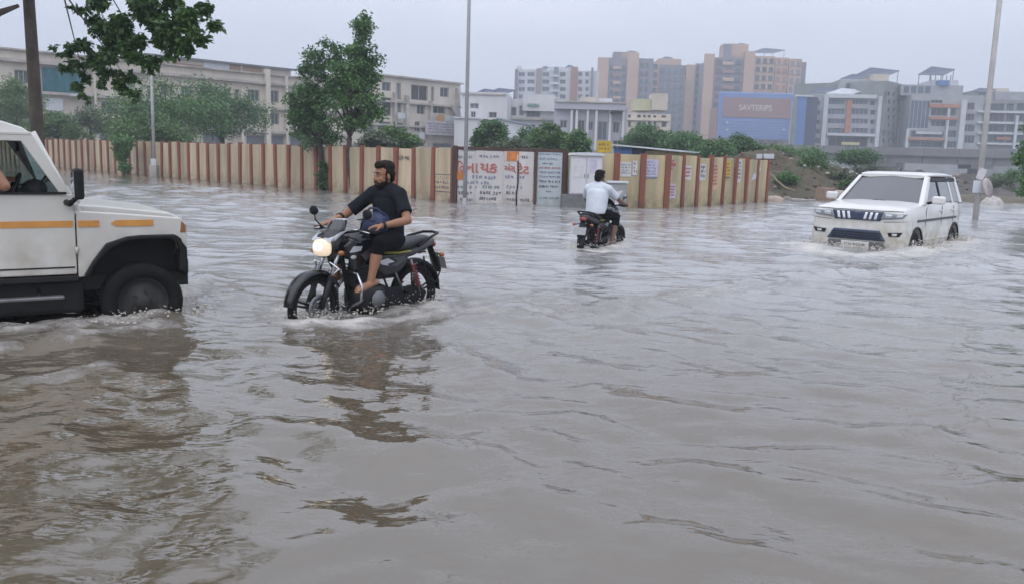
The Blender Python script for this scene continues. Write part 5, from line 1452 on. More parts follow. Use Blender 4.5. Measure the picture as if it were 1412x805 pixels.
def street_trees():
    # the two trees growing at the foot of the long wall
    g = 'trees along the wall foot'
    c = W(443, 258, Y=33.0); s = 33.0 / F_PX
    tree('wall_tree', 'leafy tree with weeds round its foot, left one of the pair by the wall', 'tree', (c.x, c.y, -0.35),
         [(0, 0, 0, 0.13), (0.03, 0, 0.8, 0.11), (-0.02, 0.05, 1.6, 0.10), (-0.06, 0, 2.3, 0.085)],
         [(-0.15, 0, 2.7, 1.0, 0.9, 0.9), (-0.25, 0, 3.5, 1.1, 1.0, 0.9), (-0.1, 0.1, 4.4, 0.85, 0.8, 0.8), (0.15, 0, 5.1, 0.68, 0.6, 0.7), (0.5, 0.1, 5.5, 0.4, 0.3, 0.4), (-0.85, 0, 3.0, 0.5, 0.4, 0.6)],
         120, (0.18, 0.40), 11500, 0.125, LEAF_B, BARK, 101, 16, group=g)
    c2 = W(484, 264, Y=32.0)
    tree('wall_tree', 'taller leafy tree with pointed top, right one of the pair by the wall', 'tree', (c2.x, c2.y, -0.35),
         [(0.05, 0, 0, 0.11), (0.0, 0, 0.9, 0.10), (-0.12, 0.03, 1.7, 0.10), (-0.05, 0, 2.35, 0.09)],
         [(-0.15, 0, 3.1, 0.85, 0.7, 0.7), (0.1, 0, 3.9, 0.95, 0.9, 0.8), (0.22, 0, 4.7, 0.8, 0.7, 0.7), (0.35, 0, 5.5, 0.55, 0.45, 0.6), (0.42, 0, 6.25, 0.28, 0.25, 0.55), (0.95, 0, 3.3, 0.55, 0.4, 0.55), (0.7, 0, 4.9, 0.45, 0.4, 0.6), (-0.4, 0, 4.2, 0.5, 0.5, 0.7)],
         125, (0.17, 0.38), 11500, 0.125, LEAF_A, BARK, 131, 18, group=g)
    w = MB()
    cl = sub_clumps([(0, 0, 0.45, 0.28, 0.28, 0.5), (0.1, 0, 0.9, 0.15, 0.15, 0.4)], 26, (0.06, 0.14), 140)
    o = link_mesh('weeds', leaf_mesh('weeds', clump_points(cl, 1300, 141), 0.10, 142, 0.0), LEAF_B, None, (c.x + 0.05, c.y - 0.15, -0.1))
    tag(o, 'dark weeds clinging round the foot of the left wall-side tree', 'weeds')
    # tree whose boughs hang into the frame top left; its crown spreads overhead, out of sight
    c = W(50, 175, Y=15.5)
    z0 = float(road_z(c.x, c.y))
    e = empty('overhanging_tree', (c.x, c.y, z0), 0, 'broad-leaved tree on a straight brown trunk, hanging its boughs over the off-roader', 'tree')
    mb = MB(); mb.tube([(0.02, 0, 0, 0.13), (0.02, 0, 1.5, 0.115), (0, 0, 3.2, 0.10), (-0.03, 0, 5.2, 0.085)][0:0] or [(0.02, 0, -0.2), (0.02, 0, 1.5), (0, 0, 3.2), (-0.03, 0, 5.2)], [0.125, 0.11, 0.098, 0.085], 12)
    mb.build('trunk', BARK_G, e)
    env = []
    def lp(px, py, Y): 
        p = W(px, py, Y=Y); return (p.x - c.x, p.y - c.y, p.z - z0)
    # boughs seen in the frame
    vis = [(130, 60, 14.0, .28), (150, 30, 13.6, .34), (178, 20, 13.4, .36), (205, 40, 13.3, .33), (165, 75, 13.6, .30), (185, 65, 13.2, .27), (150, 100, 13.6, .17), (160, 116, 13.5, .16), (100, 75, 14.2, .17), (95, 92, 14.3, .15),
           (118, 95, 14.2, .16), (112, 112, 14.1, .13), (85, 72, 14.5, .10), (235, 20, 13.0, .34), (262, 25, 12.9, .30), (270, 52, 12.8, .22), (250, 55, 12.8, .2), (282, 20, 12.7, .22), (220, 70, 13.0, .18), (240, 82, 12.9, .12), (205, 85, 13.2, .15),
           (178, 110, 13.5, .12), (174, 126, 13.5, .12), (190, 128, 13.4, .09), (117, 135, 14.0, .08), (108, 15, 14.4, .10), (122, 12, 14.4, .08), (140, 118, 13.7, .10), (232, 50, 13.0, .24), (200, 10, 13.2, .36), (128, 80, 14.0, .15), (255, 70, 12.9, .12), (210, 95, 13.1, .08)]
    cl = []
    r = np.random.default_rng(77)
    for px, py, Y, rad in vis:
        p = np.array(lp(px, py, Y))
        for k in range(3):
            q = p + r.normal(size=3) * rad * 0.45
            cl.append((*q, rad * 0.5, rad * 0.6, rad * 0.42))
    hi = sub_clumps([(1.2, -1.5, 6.4, 3.0, 3.2, 1.3), (-1.5, -2.5, 6.6, 3.0, 3.4, 1.5), (0.5, -4.6, 6.4, 2.6, 2.6, 1.2), (2.2, -2.2, 6.0, 1.9, 1.8, 1.1), (0.4, -2.4, 6.1, 2.2, 2.0, 1.3), (-1.6, -2.0, 6.0, 2.0, 2.0, 1.2)], 330, (0.28, 0.6), 78)
    hi = [h for h in hi if not (h[2] < 4.75 and False)]
    pv = clump_points(cl, 11500, 79, 0.75)
    ph = clump_points(hi, 30000, 80, 0.7)
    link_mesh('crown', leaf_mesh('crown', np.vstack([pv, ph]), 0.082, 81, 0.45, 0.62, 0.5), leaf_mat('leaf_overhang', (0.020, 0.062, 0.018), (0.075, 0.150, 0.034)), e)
    lb = MB()
    limbs(lb, (-0.03, 0, 5.1), [h[:3] for h in hi[::18]] , 0.06, 83)
    for a, bb in (((0.6, -0.8, 5.6), lp(180, 40, 13.4)), ((0.6, -0.8, 5.6), lp(262, 30, 12.9)), ((0.2, -0.6, 5.5), lp(110, 85, 14.2)), ((0.4, -0.8, 5.5), lp(165, 95, 13.5))):
        limbs(lb, a, [bb], 0.03, int(bb[0] * 100))
    limbs(lb, (-0.03, 0, 5.1), [(0.6, -0.8, 5.6), (0.2, -0.6, 5.5), (0.4, -0.8, 5.5)], 0.05, 85)
    # snapped bough in the corner
    a, b_ = lp(-25, 40, 15.2), lp(26, 8, 15.3)
    lb.tube([a, ((a[0] + b_[0]) / 2, a[1], (a[2] + b_[2]) / 2 + 0.06), b_], [0.05, 0.06, 0.03], 7)
    lb.build('branches', BARK_G, e)

    # greenery behind the long wall
    gb = 'trees behind the long wall'
    def behind(px, ytop, ybot, halfw, Y, lm, label, seed, n=5200, name='yard_tree', leaf=0.17, cat='tree', trunk_h=None, n_cl=70):
        c = W(px, ybot, Y=Y); t = W(px, ytop, Y=Y)
        h = t.z - 0.25; rw = 1.12 * halfw * Y / F_PX; n = int(n * 1.5)
        lo = max(0.5, c.z - 0.25) if trunk_h is None else trunk_h
        mid = (lo + h) / 2; hz = (h - lo) / 2
        rnd = random.Random(seed)
        env = [(0, 0, mid, rw * 0.8, rw * 0.8, hz * 0.95), (-rw * 0.45, 0, lo + hz * 0.75, rw * 0.55, rw * 0.6, hz * 0.7), (rw * 0.5, 0, lo + hz * 0.8, rw * 0.5, rw * 0.6, hz * 0.65), (rnd.uniform(-.3, .3) * rw, 0, h - hz * 0.35, rw * 0.4, rw * 0.4, hz * 0.35)]
        return tree(name, label, cat, (c.x, c.y, 0.2), [(0, 0, -0.3, 0.05 + rw * 0.05), (0.02, 0, lo * 0.6, 0.05 + rw * 0.04), (0, 0, lo + hz * 0.4, 0.04 + rw * 0.03)], env, n_cl, (rw * 0.17, rw * 0.36), n, leaf, lm, BARK, seed, 10, group=gb)
    behind(232, 110, 190, 74, 55, LEAF_A, 'wide spreading tree behind the wall, beneath the overhanging boughs', 201, 9000, n_cl=110)
    behind(306, 114, 190, 60, 60, LEAF_B, 'broad dark tree behind the wall, right of the grey pole', 203, 8000, n_cl=90)
    behind(205, 156, 205, 55, 50, LEAF_C, 'bright low bush tree rising just over the wall beside the grey pole', 205, 5200)
    behind(22, 105, 190, 44, 68, LEAF_C, 'pale green tree behind the roof of the off-roader', 207, 6500, n_cl=80)
    behind(80, 156, 198, 38, 59, LEAF_C, 'low bright bush between the brown trunk and the wall', 209, 4200, cat='bush', name='yard_bush')
    behind(125, 148, 185, 32, 62, LEAF_D, 'yellowish creeper bush on the ledge of the cream block', 211, 3000, cat='bush', name='yard_bush')
    behind(545, 176, 206, 30, 45, LEAF_C, 'low bush peeping over the wall right of the tree pair', 213, 3200, cat='bush', name='yard_bush')
    behind(520, 182, 206, 22, 40, LEAF_D, 'ragged weedy bush on the wall right behind the taller tree', 215, 2200, cat='bush', name='yard_bush')
    behind(675, 160, 210, 22, 48, LEAF_B, 'round dark green tree over the painted gate', 217, 5200, trunk_h=1.6)
    behind(735, 176, 212, 24, 50, LEAF_A, 'rounded tree over the notice panel, left of its neighbour', 219, 4500)
    behind(764, 168, 212, 26, 48, LEAF_C, 'fresh green tree over the white kiosk', 221, 5000)
    behind(797, 180, 212, 16, 46, LEAF_A, 'small shrub tree right of the fresh green one', 223, 3000)
    behind(705, 194, 212, 30, 40, LEAF_D, 'pale weedy bush along the top of the gate', 225, 3000, cat='bush', name='yard_bush', leaf=0.13)
    behind(893, 174, 212, 38, 60, LEAF_B, 'wide dark tree behind the blue hut roof', 227, 7000)
    behind(945, 184, 214, 36, 58, LEAF_A, 'mid green tree behind the hut, second along the right wall', 229, 6000)
    behind(985, 194, 218, 30, 54, LEAF_A, 'lower tree behind the right wall, left of the rounded one', 231, 4600)
    behind(1018, 188, 218, 28, 56, LEAF_B, 'rounded dark tree behind the right wall below the billboard', 233, 5000)
    behind(1062, 202, 222, 34, 60, LEAF_C, 'low bright scrub between the wall end and the flyover', 235, 4600, cat='bush', name='yard_bush')
    behind(1100, 206, 226, 36, 62, LEAF_A, 'darker scrub under the near end of the flyover', 237, 4600, cat='bush', name='yard_bush')
    behind(1120, 216, 250, 26, 43, LEAF_C, 'green bush growing on the earth bank', 239, 3600, cat='bush', name='yard_bush', leaf=0.12)
    behind(1160, 232, 262, 20, 42, LEAF_D, 'sparse weeds on the bank above the car bonnet', 241, 1600, cat='bush', name='yard_bush', leaf=0.10)
    behind(1180, 205, 226, 30, 64, LEAF_B, 'dark bush under the flyover beside its pier', 243, 3000, cat='bush', name='yard_bush')
    for k, (px, yt, yb, hw, Y, lm) in enumerate([(1085, 236, 262, 16, 40.5, LEAF_A), (1102, 226, 250, 18, 43, LEAF_D), (1142, 222, 246, 20, 45, LEAF_A), (1200, 226, 240, 24, 50, LEAF_D), (1168, 250, 268, 12, 40.5, LEAF_B), (1375, 246, 262, 26, 46, LEAF_D), (1395, 232, 256, 24, 50, LEAF_A)]):
        behind(px, yt, yb, hw, Y, lm, ['low weeds on the bank close to the wall end', 'greyish scrub halfway up the brown bank', 'green scrub on the ridge of the brown bank', 'dry scrub on the ridge above the car roof', 'dark weeds at the water edge beside the brown block',
               'dry weeds on the spoil heap right of the sign pole', 'green weeds on the spoil heap near the right edge'][k], 300 + 2 * k, 1300, cat='weeds', name='bank_weeds', leaf=0.10, n_cl=40)
    # creeper hanging over the wall
    c = W(173, 205, Y=44.3)
    e = empty('wall_creeper', (c.x, c.y, -0.2), R(-45), 'dark green creeper tumbling over the wall left of the grey pole', 'creeper')
    cl = sub_clumps([(0, -0.15, 1.75, 1.0, 0.4, 0.45), (0.15, -0.25, 1.1, 0.55, 0.3, 0.6), (0.3, -0.25, 0.5, 0.4, 0.25, 0.4), (-0.5, -0.1, 1.9, 0.5, 0.4, 0.3)], 60, (0.12, 0.28), 251)
    link_mesh('foliage', leaf_mesh('foliage', clump_points(cl, 4200, 252), 0.14, 253, 0.5), LEAF_A, e)
    st = MB(); limbs(st, (0.1, 0.05, 0), [(0, -0.1, 1.8), (0.3, -0.2, 1.0), (-0.5, 0, 1.9)], 0.035, 255); st.build('stems', BARK, e)
    # bush at the right edge of the picture and the clipped one in the water before it
    c = W(1418, 262, Y=27.0)
    tree('roadside_tree', 'dark green roadside tree cut by the right edge of the view', 'tree', (c.x + 0.12, c.y, -0.5), [(0, 0, 0, 0.08), (0, 0, 0.9, 0.07), (0, 0, 1.9, 0.06)],
         [(0.05, 0, 1.7, 0.5, 0.5, 0.6), (0.08, 0, 2.5, 0.62, 0.6, 0.7), (0.15, 0, 3.2, 0.5, 0.5, 0.5)], 70, (0.14, 0.3), 7000, 0.11, LEAF_A, BARK, 261, 12)
    c = W(1416, 290, Y=27.5)
    tree('roadside_shrub', 'small dark shrub standing in the water at the right edge', 'bush', (c.x + 0.15, c.y - 0.4, -0.5), [(0, 0, 0, 0.03), (0, 0, 0.5, 0.025)],
         [(0, 0, 0.62, 0.32, 0.3, 0.2)], 16, (0.08, 0.16), 1500, 0.08, LEAF_B, BARK, 271, 5)
street_trees()
# ================================================================== motorcycles (x forward, y left, z up; ground z = 0)
PAINT_K = mat('black_bike_paint', (0.007, 0.007, 0.009), 0.2, var=0.1, coat=0.3, spec=0.4)
PAINT_G = mat('grey_bike_panel', (0.06, 0.06, 0.068), 0.35, var=0.15)
SEATM = mat('black_seat_vinyl', (0.016, 0.017, 0.019), 0.5, spec=0.3, var=0.15, bump=0.25, bscale=60)
SILVER = mat('silver_decal', (0.50, 0.51, 0.54), 0.35, 0.3, var=0.05)
ENGINE = mat('engine_metal', (0.03, 0.03, 0.032), 0.5, 0.5, var=0.3, scale=12)
RED_SPRING = mat('red_spring', (0.17, 0.02, 0.02), 0.5)
RED_LENS = mat('red_lens', (0.22, 0.015, 0.012), 0.2, coat=0.5)
AMBER = mat('amber_lens', (0.28, 0.09, 0.02), 0.25, coat=0.4)
MIRROR = mat('mirror_glass', (0.6, 0.62, 0.65), 0.04, 1.0, var=0.0)
YELLOW_T = mat('yellow_trim', (0.24, 0.22, 0.03), 0.5)
VISOR = glass_mat('smoky_visor', (0.22, 0.22, 0.24), 1.5)
LAMP_ON = mat('lit_headlamp', (0.50, 0.42, 0.33), 0.12, emit=(1.0, 0.80, 0.56), estr=0.34, var=0.0)
LAMP_HOT = mat('lit_bulb', (0.6, 0.55, 0.5), 0.1, emit=(1.0, 0.88, 0.72), estr=0.9, var=0.0)
PLATE = mat('number_plate', (0.36, 0.36, 0.36), 0.5, var=0.1)

def wheel_parts(par, x, steer=0.0, rear=False, pivot=None):
    """alloy wheel with tyre, rim, spokes and hub, centred on the axle"""
    Rw = 0.305
    hold = bpy.data.objects.new('rear_wheel' if rear else 'front_wheel', None); COL.objects.link(hold); hold.parent = par
    hold.location = (x, 0, Rw); hold.rotation_euler = (0, 0, steer)
    Y = Matrix.Rotation(PI / 2, 4, 'X')
    tw = 0.048 if rear else 0.040
    prof = [(Rw - 0.065, -tw * 0.55), (Rw - 0.04, -tw), (Rw - 0.018, -tw * 0.92), (Rw - 0.004, -tw * 0.5), (Rw, 0), (Rw - 0.004, tw * 0.5), (Rw - 0.018, tw * 0.92), (Rw - 0.04, tw), (Rw - 0.065, tw * 0.55)]
    MB().lathe(prof, 40, Y, closed=True).build('tyre', RUBBER, hold)
    rp = [(0.243, -0.028), (0.236, -0.030), (0.222, -0.014), (0.222, 0.014), (0.236, 0.030), (0.243, 0.028)]
    MB().lathe(rp, 40, Y, closed=True).build('rim', ENGINE, hold)
    for k in range(5):
        a = 2 * PI * k / 5 + 0.3
        mb = MB()
        for da in (-0.10, 0.10):
            p0 = (0.04 * math.cos(a + da * 2.5), 0, 0.04 * math.sin(a + da * 2.5)); p1 = (0.228 * math.cos(a + da), 0, 0.228 * math.sin(a + da))
            mb.tube([p0, p1], [0.013, 0.010], 6)
        mb.build('spoke', ENGINE, hold)
    MB().cyl((0, -0.055, 0), (0, 0.055, 0), 0.052, n=18).build('hub', STEEL, hold)
    if not rear:
        MB().lathe([(0.075, -0.003), (0.125, -0.003), (0.125, 0.003), (0.075, 0.003)], 28, Matrix.Translation((0, 0.062, 0)) @ Y, closed=True).build('brake_disc', STEEL, hold)
    else:
        MB().cyl((0, -0.075, 0), (0, -0.05, 0), 0.08, n=18).build('brake_drum', STEEL, hold)
        MB().lathe([(0.05, -0.004), (0.10, -0.004), (0.10, 0.004), (0.05, 0.004)], 24, Matrix.Translation((0, 0.075, 0)) @ Y, closed=True).build('sprocket', STEEL, hold)
    return hold

def oval(x, cz, hw, hz, n=16, pw=2.4, yc=0.0):
    out = []
    for k in range(n):
        a = 2 * PI * k / n
        c, s = math.cos(a), math.sin(a)
        out.append((x, yc + hw * math.copysign(abs(c) ** (2 / pw), c), cz + hz * math.copysign(abs(s) ** (2 / pw), s)))
    return out

def arc_strip(cx, cz, r, a0, a1, hw, th, n=14, lip=0.02):
    """mudguard: curved strip with turned-down sides"""
    rings = []
    for k in range(n + 1):
        a = lerp(a0, a1, k / n)
        f = math.sin(PI * min(1, max(0.08, k / n if k < n / 2 else 1 - k / n) * 3) / 2)
        w = hw * (0.6 + 0.4 * f)
        ca, sa = math.cos(a), math.sin(a)
        pr = [(w, -lip), (w * 0.92, 0.0), (w * 0.5, 0.012), (0, 0.016), (-w * 0.5, 0.012), (-w * 0.92, 0.0), (-w, -lip)]
        outer = [(cx + (r + q) * ca, y, cz + (r + q) * sa) for y, q in pr]
        inner = [(cx + (r + q - th) * ca, y * 0.97, cz + (r + q - th) * sa) for y, q in pr[::-1]]
        rings.append(outer + inner)
    return MB().loft(rings)

def motorcycle(loc, rz, label, lit, steer=0.0, guard=True, tail_box=False):
    e = empty('motorcycle', loc, rz, label, 'motorcycle', 'motorcycles riding through the flood')
    fx, rx, zr = 0.635, -0.635, 0.305
    wheel_parts(e, fx, steer); wheel_parts(e, rx, 0, True)
    # steering part turns as one: its pieces are rotated about the steering axis
    S = Matrix.Translation((fx - 0.05, 0, 0)) @ Matrix.Rotation(steer, 4, 'Z') @ Matrix.Translation((-(fx - 0.05), 0, 0))
    def sb(mb, name, m, par=e, bevel=0, sharp=None):
        mb.v = [tuple(S @ Vector(p)) for p in mb.v]
        return mb.build(name, m, par, bevel, sharp=sharp)
    for s in (-1, 1):
        f = sb(MB().tube([(fx, s * 0.085, zr), (fx - 0.13, s * 0.085, 0.585)], 0.027, 10), 'fork', ENGINE)
        sb(MB().tube([(fx - 0.13, s * 0.085, 0.585), (fx - 0.29, s * 0.085, 0.93)], 0.018, 10), 'fork_tube', CHROME, f)
    fg = arc_strip(fx, zr, 0.335, R(8), R(150), 0.066, 0.006); sb(fg, 'front_mudguard', PAINT_K)
    sb(MB().box((fx - 0.285, 0, 0.90), (0.10, 0.26, 0.03)), 'fork_clamp', ENGINE, bevel=0.008)
    hb = [(fx - 0.40, 0.37, 0.985), (fx - 0.36, 0.25, 1.0), (fx - 0.31, 0.10, 0.975), (fx - 0.30, 0.0, 0.955), (fx - 0.31, -0.10, 0.975), (fx - 0.36, -0.25, 1.0), (fx - 0.40, -0.37, 0.985)]
    h = sb(MB().tube(hb, 0.012, 8), 'handlebar', BLACK)
    for s in (-1, 1):
        sb(MB().tube([(fx - 0.365, s * 0.26, 0.999), (fx - 0.402, s * 0.385, 0.985)], 0.019, 10), 'grip', RUBBER, h)
        sb(MB().tube([(fx - 0.33, s * 0.25, 1.0), (fx - 0.335, s * 0.36, 0.985)], [0.008, 0.006], 6), 'lever', CHROME, h)
        m = sb(MB().tube([(fx - 0.35, s * 0.235, 1.0), (fx - 0.31, s * 0.29, 1.07), (fx - 0.33, s * 0.32, 1.11)], 0.007, 6), 'mirror', BLACK)
        sb(MB().ell((fx - 0.335, s * 0.335, 1.155), (0.018, 0.058, 0.045)), 'mirror_shell', BLACK, m)
        sb(MB().ell((fx - 0.350, s * 0.335, 1.155), (0.006, 0.050, 0.038)), 'mirror_glass', MIRROR, m)
        t = sb(MB().ell((fx - 0.17, s * 0.17, 0.80), (0.035, 0.03, 0.025)), 'turn_signal', AMBER)
        sb(MB().tube([(fx - 0.2, s * 0.06, 0.80), (fx - 0.175, s * 0.15, 0.80)], 0.009, 6), 'stalk', BLACK, t)
    # headlamp cowl, lamp and smoky visor
    rings = [oval(fx - 0.30, 0.90, 0.10, 0.10), oval(fx - 0.22, 0.885, 0.135, 0.125), oval(fx - 0.15, 0.865, 0.135, 0.115), oval(fx - 0.11, 0.85, 0.122, 0.10)]
    c = sb(MB().loft(rings), 'headlamp_cowl', PAINT_K)
    lens = MB().loft([oval(fx - 0.112, 0.845, 0.112, 0.082, pw=2.8), oval(fx - 0.085, 0.84, 0.104, 0.076, pw=2.8), oval(fx - 0.065, 0.838, 0.075, 0.052), oval(fx - 0.060, 0.838, 0.02, 0.015)])
    hl = sb(lens, 'headlamp', LAMP_ON if lit else mat('unlit_lamp', (0.5, 0.5, 0.5), 0.1))
    if lit:
        sb(MB().ell((fx - 0.064, -0.015, 0.85), (0.012, 0.060, 0.040)), 'bulb_glow', LAMP_HOT, hl)
    for s in (-1, 1):
        sb(MB().prism([(fx - 0.20, 0.97), (fx - 0.10, 0.93), (fx - 0.085, 0.90), (fx - 0.12, 0.905), (fx - 0.22, 0.93)], s * 0.02, s * 0.118), 'lamp_brow', SILVER, c, 0.004)
    for s in (-1, 1):
        sb(MB().prism([(fx - 0.12, 0.925), (fx - 0.20, 0.985), (fx - 0.30, 1.0), (fx - 0.20, 0.955), (fx - 0.13, 0.91)], s * 0.125, s * 0.132), 'cowl_flash', SILVER, c)
    vr = [oval(fx - 0.16, 0.965, 0.115, 0.012), oval(fx - 0.205, 1.03, 0.10, 0.010), oval(fx - 0.255, 1.09, 0.075, 0.008)]
    vs = []
    mbv = MB()
    rows = []
    for (x, z, w) in ((fx - 0.14, 0.955, 0.125), (fx - 0.19, 1.02, 0.115), (fx - 0.235, 1.075, 0.09), (fx - 0.262, 1.10, 0.06)):
        rows.append([(x - 0.10 * (k / 4) ** 2, w * k / 4, z) for k in range(-4, 5)])
    vv = [p for r_ in rows for p in r_]; ff = [(i * 9 + j, i * 9 + j + 1, (i + 1) * 9 + j + 1, (i + 1) * 9 + j) for i in range(3) for j in range(8)]
    mbv.add(vv, ff, True)
    o = sb(mbv, 'visor', VISOR); sd = o.modifiers.new('thick', 'SOLIDIFY'); sd.thickness = 0.004
    # tank with shrouds
    prof = [(0.36, 0.80, 0.05, 0.05), (0.33, 0.83, 0.105, 0.10), (0.25, 0.845, 0.145, 0.13), (0.14, 0.85, 0.155, 0.135), (0.02, 0.84, 0.145, 0.12), (-0.08, 0.815, 0.11, 0.09), (-0.14, 0.79, 0.085, 0.055)]
    t = MB().loft([oval(x, z, w, h_, 18, 2.6) for x, z, w, h_ in prof]).build('fuel_tank', PAINT_K, e)
    MB().cyl((0.14, 0, 0.98), (0.14, 0, 0.995), 0.04, n=16).build('filler_cap', CHROME, t)
    for s in (-1, 1):
        MB().prism([(0.36, 0.78), (0.42, 0.86), (0.30, 0.905), (0.10, 0.87), (0.08, 0.76), (0.20, 0.66), (0.30, 0.62), (0.34, 0.68)], s * 0.135, s * 0.165).build('tank_shroud', PAINT_K, e, 0.012)
        MB().prism([(0.36, 0.80), (0.31, 0.855), (0.20, 0.85), (0.22, 0.81), (0.30, 0.80)], s * 0.166, s * 0.169).build('shroud_decal', SILVER, e)
        MB().prism([(0.22, 0.77), (0.10, 0.83), (0.09, 0.77), (0.16, 0.71)], s * 0.166, s * 0.169).build('shroud_decal', PAINT_G, e)
        MB().ell((0.31, s * 0.167, 0.755), (0.035, 0.004, 0.018)).build('tank_badge', SILVER, e)
        sp = MB().prism([(-0.02, 0.70), (-0.10, 0.74), (-0.40, 0.74), (-0.45, 0.66), (-0.30, 0.56), (-0.12, 0.54), (-0.04, 0.60)], s * 0.10, s * 0.135).build('side_panel', PAINT_K, e, 0.012)
        MB().prism([(-0.03, 0.69), (-0.15, 0.71), (-0.24, 0.67), (-0.14, 0.655), (-0.17, 0.635), (-0.07, 0.655)], s * 0.136, s * 0.139).build('panel_decal', SILVER, sp)
        MB().prism([(-0.22, 0.71), (-0.38, 0.72), (-0.40, 0.68), (-0.26, 0.62), (-0.20, 0.64), (-0.28, 0.67)], s * 0.136, s * 0.139).build('panel_decal', PAINT_G, sp)
    # seat with yellow trim
    sp = [(-0.06, 0.80, 0.08, 0.035), (-0.12, 0.80, 0.115, 0.05), (-0.30, 0.79, 0.135, 0.05), (-0.45, 0.805, 0.14, 0.05), (-0.62, 0.84, 0.13, 0.045), (-0.76, 0.86, 0.10, 0.035), (-0.79, 0.862, 0.06, 0.02)]
    st = MB().loft([oval(x, z, w, h_, 16, 3) for x, z, w, h_ in sp]).build('seat', SEATM, e)
    for s in (-1, 1):
        MB().tube([(-0.10, s * 0.118, 0.765), (-0.30, s * 0.142, 0.752), (-0.45, s * 0.147, 0.762)], 0.012, 6).build('seat_piping', YELLOW_T, st)
    # tail
    tl = MB().loft([oval(x, z, w, h_, 14, 3) for x, z, w, h_ in [(-0.38, 0.72, 0.12, 0.05), (-0.55, 0.755, 0.125, 0.055), (-0.72, 0.80, 0.10, 0.05), (-0.86, 0.83, 0.075, 0.035)]]).build('tail_cowl', PAINT_G, e)
    MB().loft([oval(x, z, w, h_, 12, 3) for x, z, w, h_ in [(-0.855, 0.80, 0.07, 0.035), (-0.90, 0.795, 0.062, 0.03), (-0.915, 0.79, 0.03, 0.015)]]).build('tail_lamp', RED_LENS, e)
    gr = MB().tube([(-0.55, 0.15, 0.80), (-0.72, 0.15, 0.88), (-0.88, 0.10, 0.915), (-0.91, 0, 0.92), (-0.88, -0.10, 0.915), (-0.72, -0.15, 0.88), (-0.55, -0.15, 0.80)], 0.014, 8).build('grab_rail', BLACK, e)
    rm = arc_strip(rx, zr, 0.345, R(60), R(178), 0.075, 0.006); rm.build('rear_mudguard', BLACK, e)
    MB().tube([(-0.86, 0, 0.78), (-0.95, 0, 0.62), (-1.0, 0, 0.50)], [0.05, 0.055, 0.05], 8, flat=0.25).build('plate_holder', BLACK, e)
    pl = MB().box((-1.0, 0, 0.60), (0.008, 0.22, 0.13), M=Matrix.Rotation(R(18), 4, 'Y')).build('number_plate', PLATE, e, 0.003)
    for s in (-1, 1):
        t = MB().ell((-0.88, s * 0.16, 0.70), (0.03, 0.032, 0.025)).build('turn_signal', AMBER, e)
        MB().tube([(-0.86, s * 0.05, 0.71), (-0.88, s * 0.14, 0.70)], 0.009, 6).build('stalk', BLACK, t)
        sh = MB().tube([(-0.60, s * 0.125, 0.34), (-0.47, s * 0.125, 0.68)], 0.014, 8).build('shock_absorber', STEEL, e)
        pts = [(lerp(-0.58, -0.49, k / 48) + 0.03 * math.cos(k * 1.05), s * 0.125 + 0.03 * math.sin(k * 1.05), lerp(0.40, 0.64, k / 48)) for k in range(49)]
        MB().tube(pts, 0.009, 5).build('spring', RED_SPRING, sh)
        MB().tube([(-0.05, s * 0.075, 0.30), (-0.30, s * 0.085, 0.30), (rx - 0.05, s * 0.095, zr)], 0.02, 8).build('swing_arm', BLACK, e)
        pg = MB().tube([(-0.06, s * 0.09, 0.27), (-0.06, s * 0.24, 0.275)], 0.016, 8).build('foot_peg', RUBBER, e)
        MB().tube([(-0.40, s * 0.1, 0.36), (-0.36, s * 0.22, 0.37)], 0.013, 8).build('foot_peg', RUBBER, e)
        MB().tube([(-0.25, s * 0.1, 0.62), (-0.38, s * 0.11, 0.38)], 0.012, 6).build('peg_hanger', STEEL, e)
    # engine, pipes, frame
    en = MB().loft([oval(x, z, w, h_, 16, 3) for x, z, w, h_ in [(0.22, 0.36, 0.06, 0.06), (0.18, 0.35, 0.12, 0.12), (0.05, 0.33, 0.145, 0.14), (-0.10, 0.34, 0.14, 0.13), (-0.20, 0.36, 0.09, 0.08)]]).build('engine', ENGINE, e)
    M = Matrix.Rotation(R(-14), 4, 'Y')
    MB().box((0.12, 0, 0.55), (0.15, 0.15, 0.24), M=M).build('cylinder_block', ENGINE, en, 0.01)
    for k in range(6):
        MB().box((0.095 + 0.009 * k, 0, 0.48 + 0.033 * k), (0.20, 0.20, 0.010), M=M).build('cooling_fin', ENGINE, en)
    for s in (-1, 1):
        MB().lathe([(0.0, 0.02), (0.07, 0.02), (0.085, 0.0)], 18, Matrix.Translation((-0.02, s * 0.15, 0.33)) @ Matrix.Rotation(-s * PI / 2, 4, 'X')).build('engine_cover', STEEL, en)
    ex = MB().tube([(0.20, -0.05, 0.56), (0.30, -0.08, 0.45), (0.27, -0.11, 0.26), (0.10, -0.13, 0.20), (-0.25, -0.14, 0.22)], 0.019, 8).build('exhaust_pipe', STEEL, e)
    MB().tube([(-0.22, -0.15, 0.225), (-0.30, -0.155, 0.235), (-0.78, -0.165, 0.31), (-0.84, -0.166, 0.32)], [0.025, 0.045, 0.05, 0.035], 12).build('silencer', BLACK, ex)
    MB().prism([(-0.02, 0.40), (-0.10, 0.43), (-0.62, 0.40), (-0.72, 0.33), (-0.66, 0.24), (-0.55, 0.235), (-0.05, 0.24)], 0.095, 0.118).build('chain_cover', BLACK, e, 0.012)
    MB().tube([(0.33, 0, 0.84), (0.27, 0, 0.58), (0.20, 0, 0.28), (0.02, 0, 0.20), (-0.18, 0, 0.22)], 0.022, 8).build('down_tube', BLACK, e)
    MB().box((-0.20, 0, 0.60), (0.28, 0.17, 0.20)).build('air_box', BLACK, e, 0.03)
    MB().tube([(0.30, 0, 0.80), (0.0, 0.0, 0.76), (-0.40, 0.0, 0.70), (-0.80, 0, 0.76)], 0.025, 8).build('main_tube', BLACK, e)
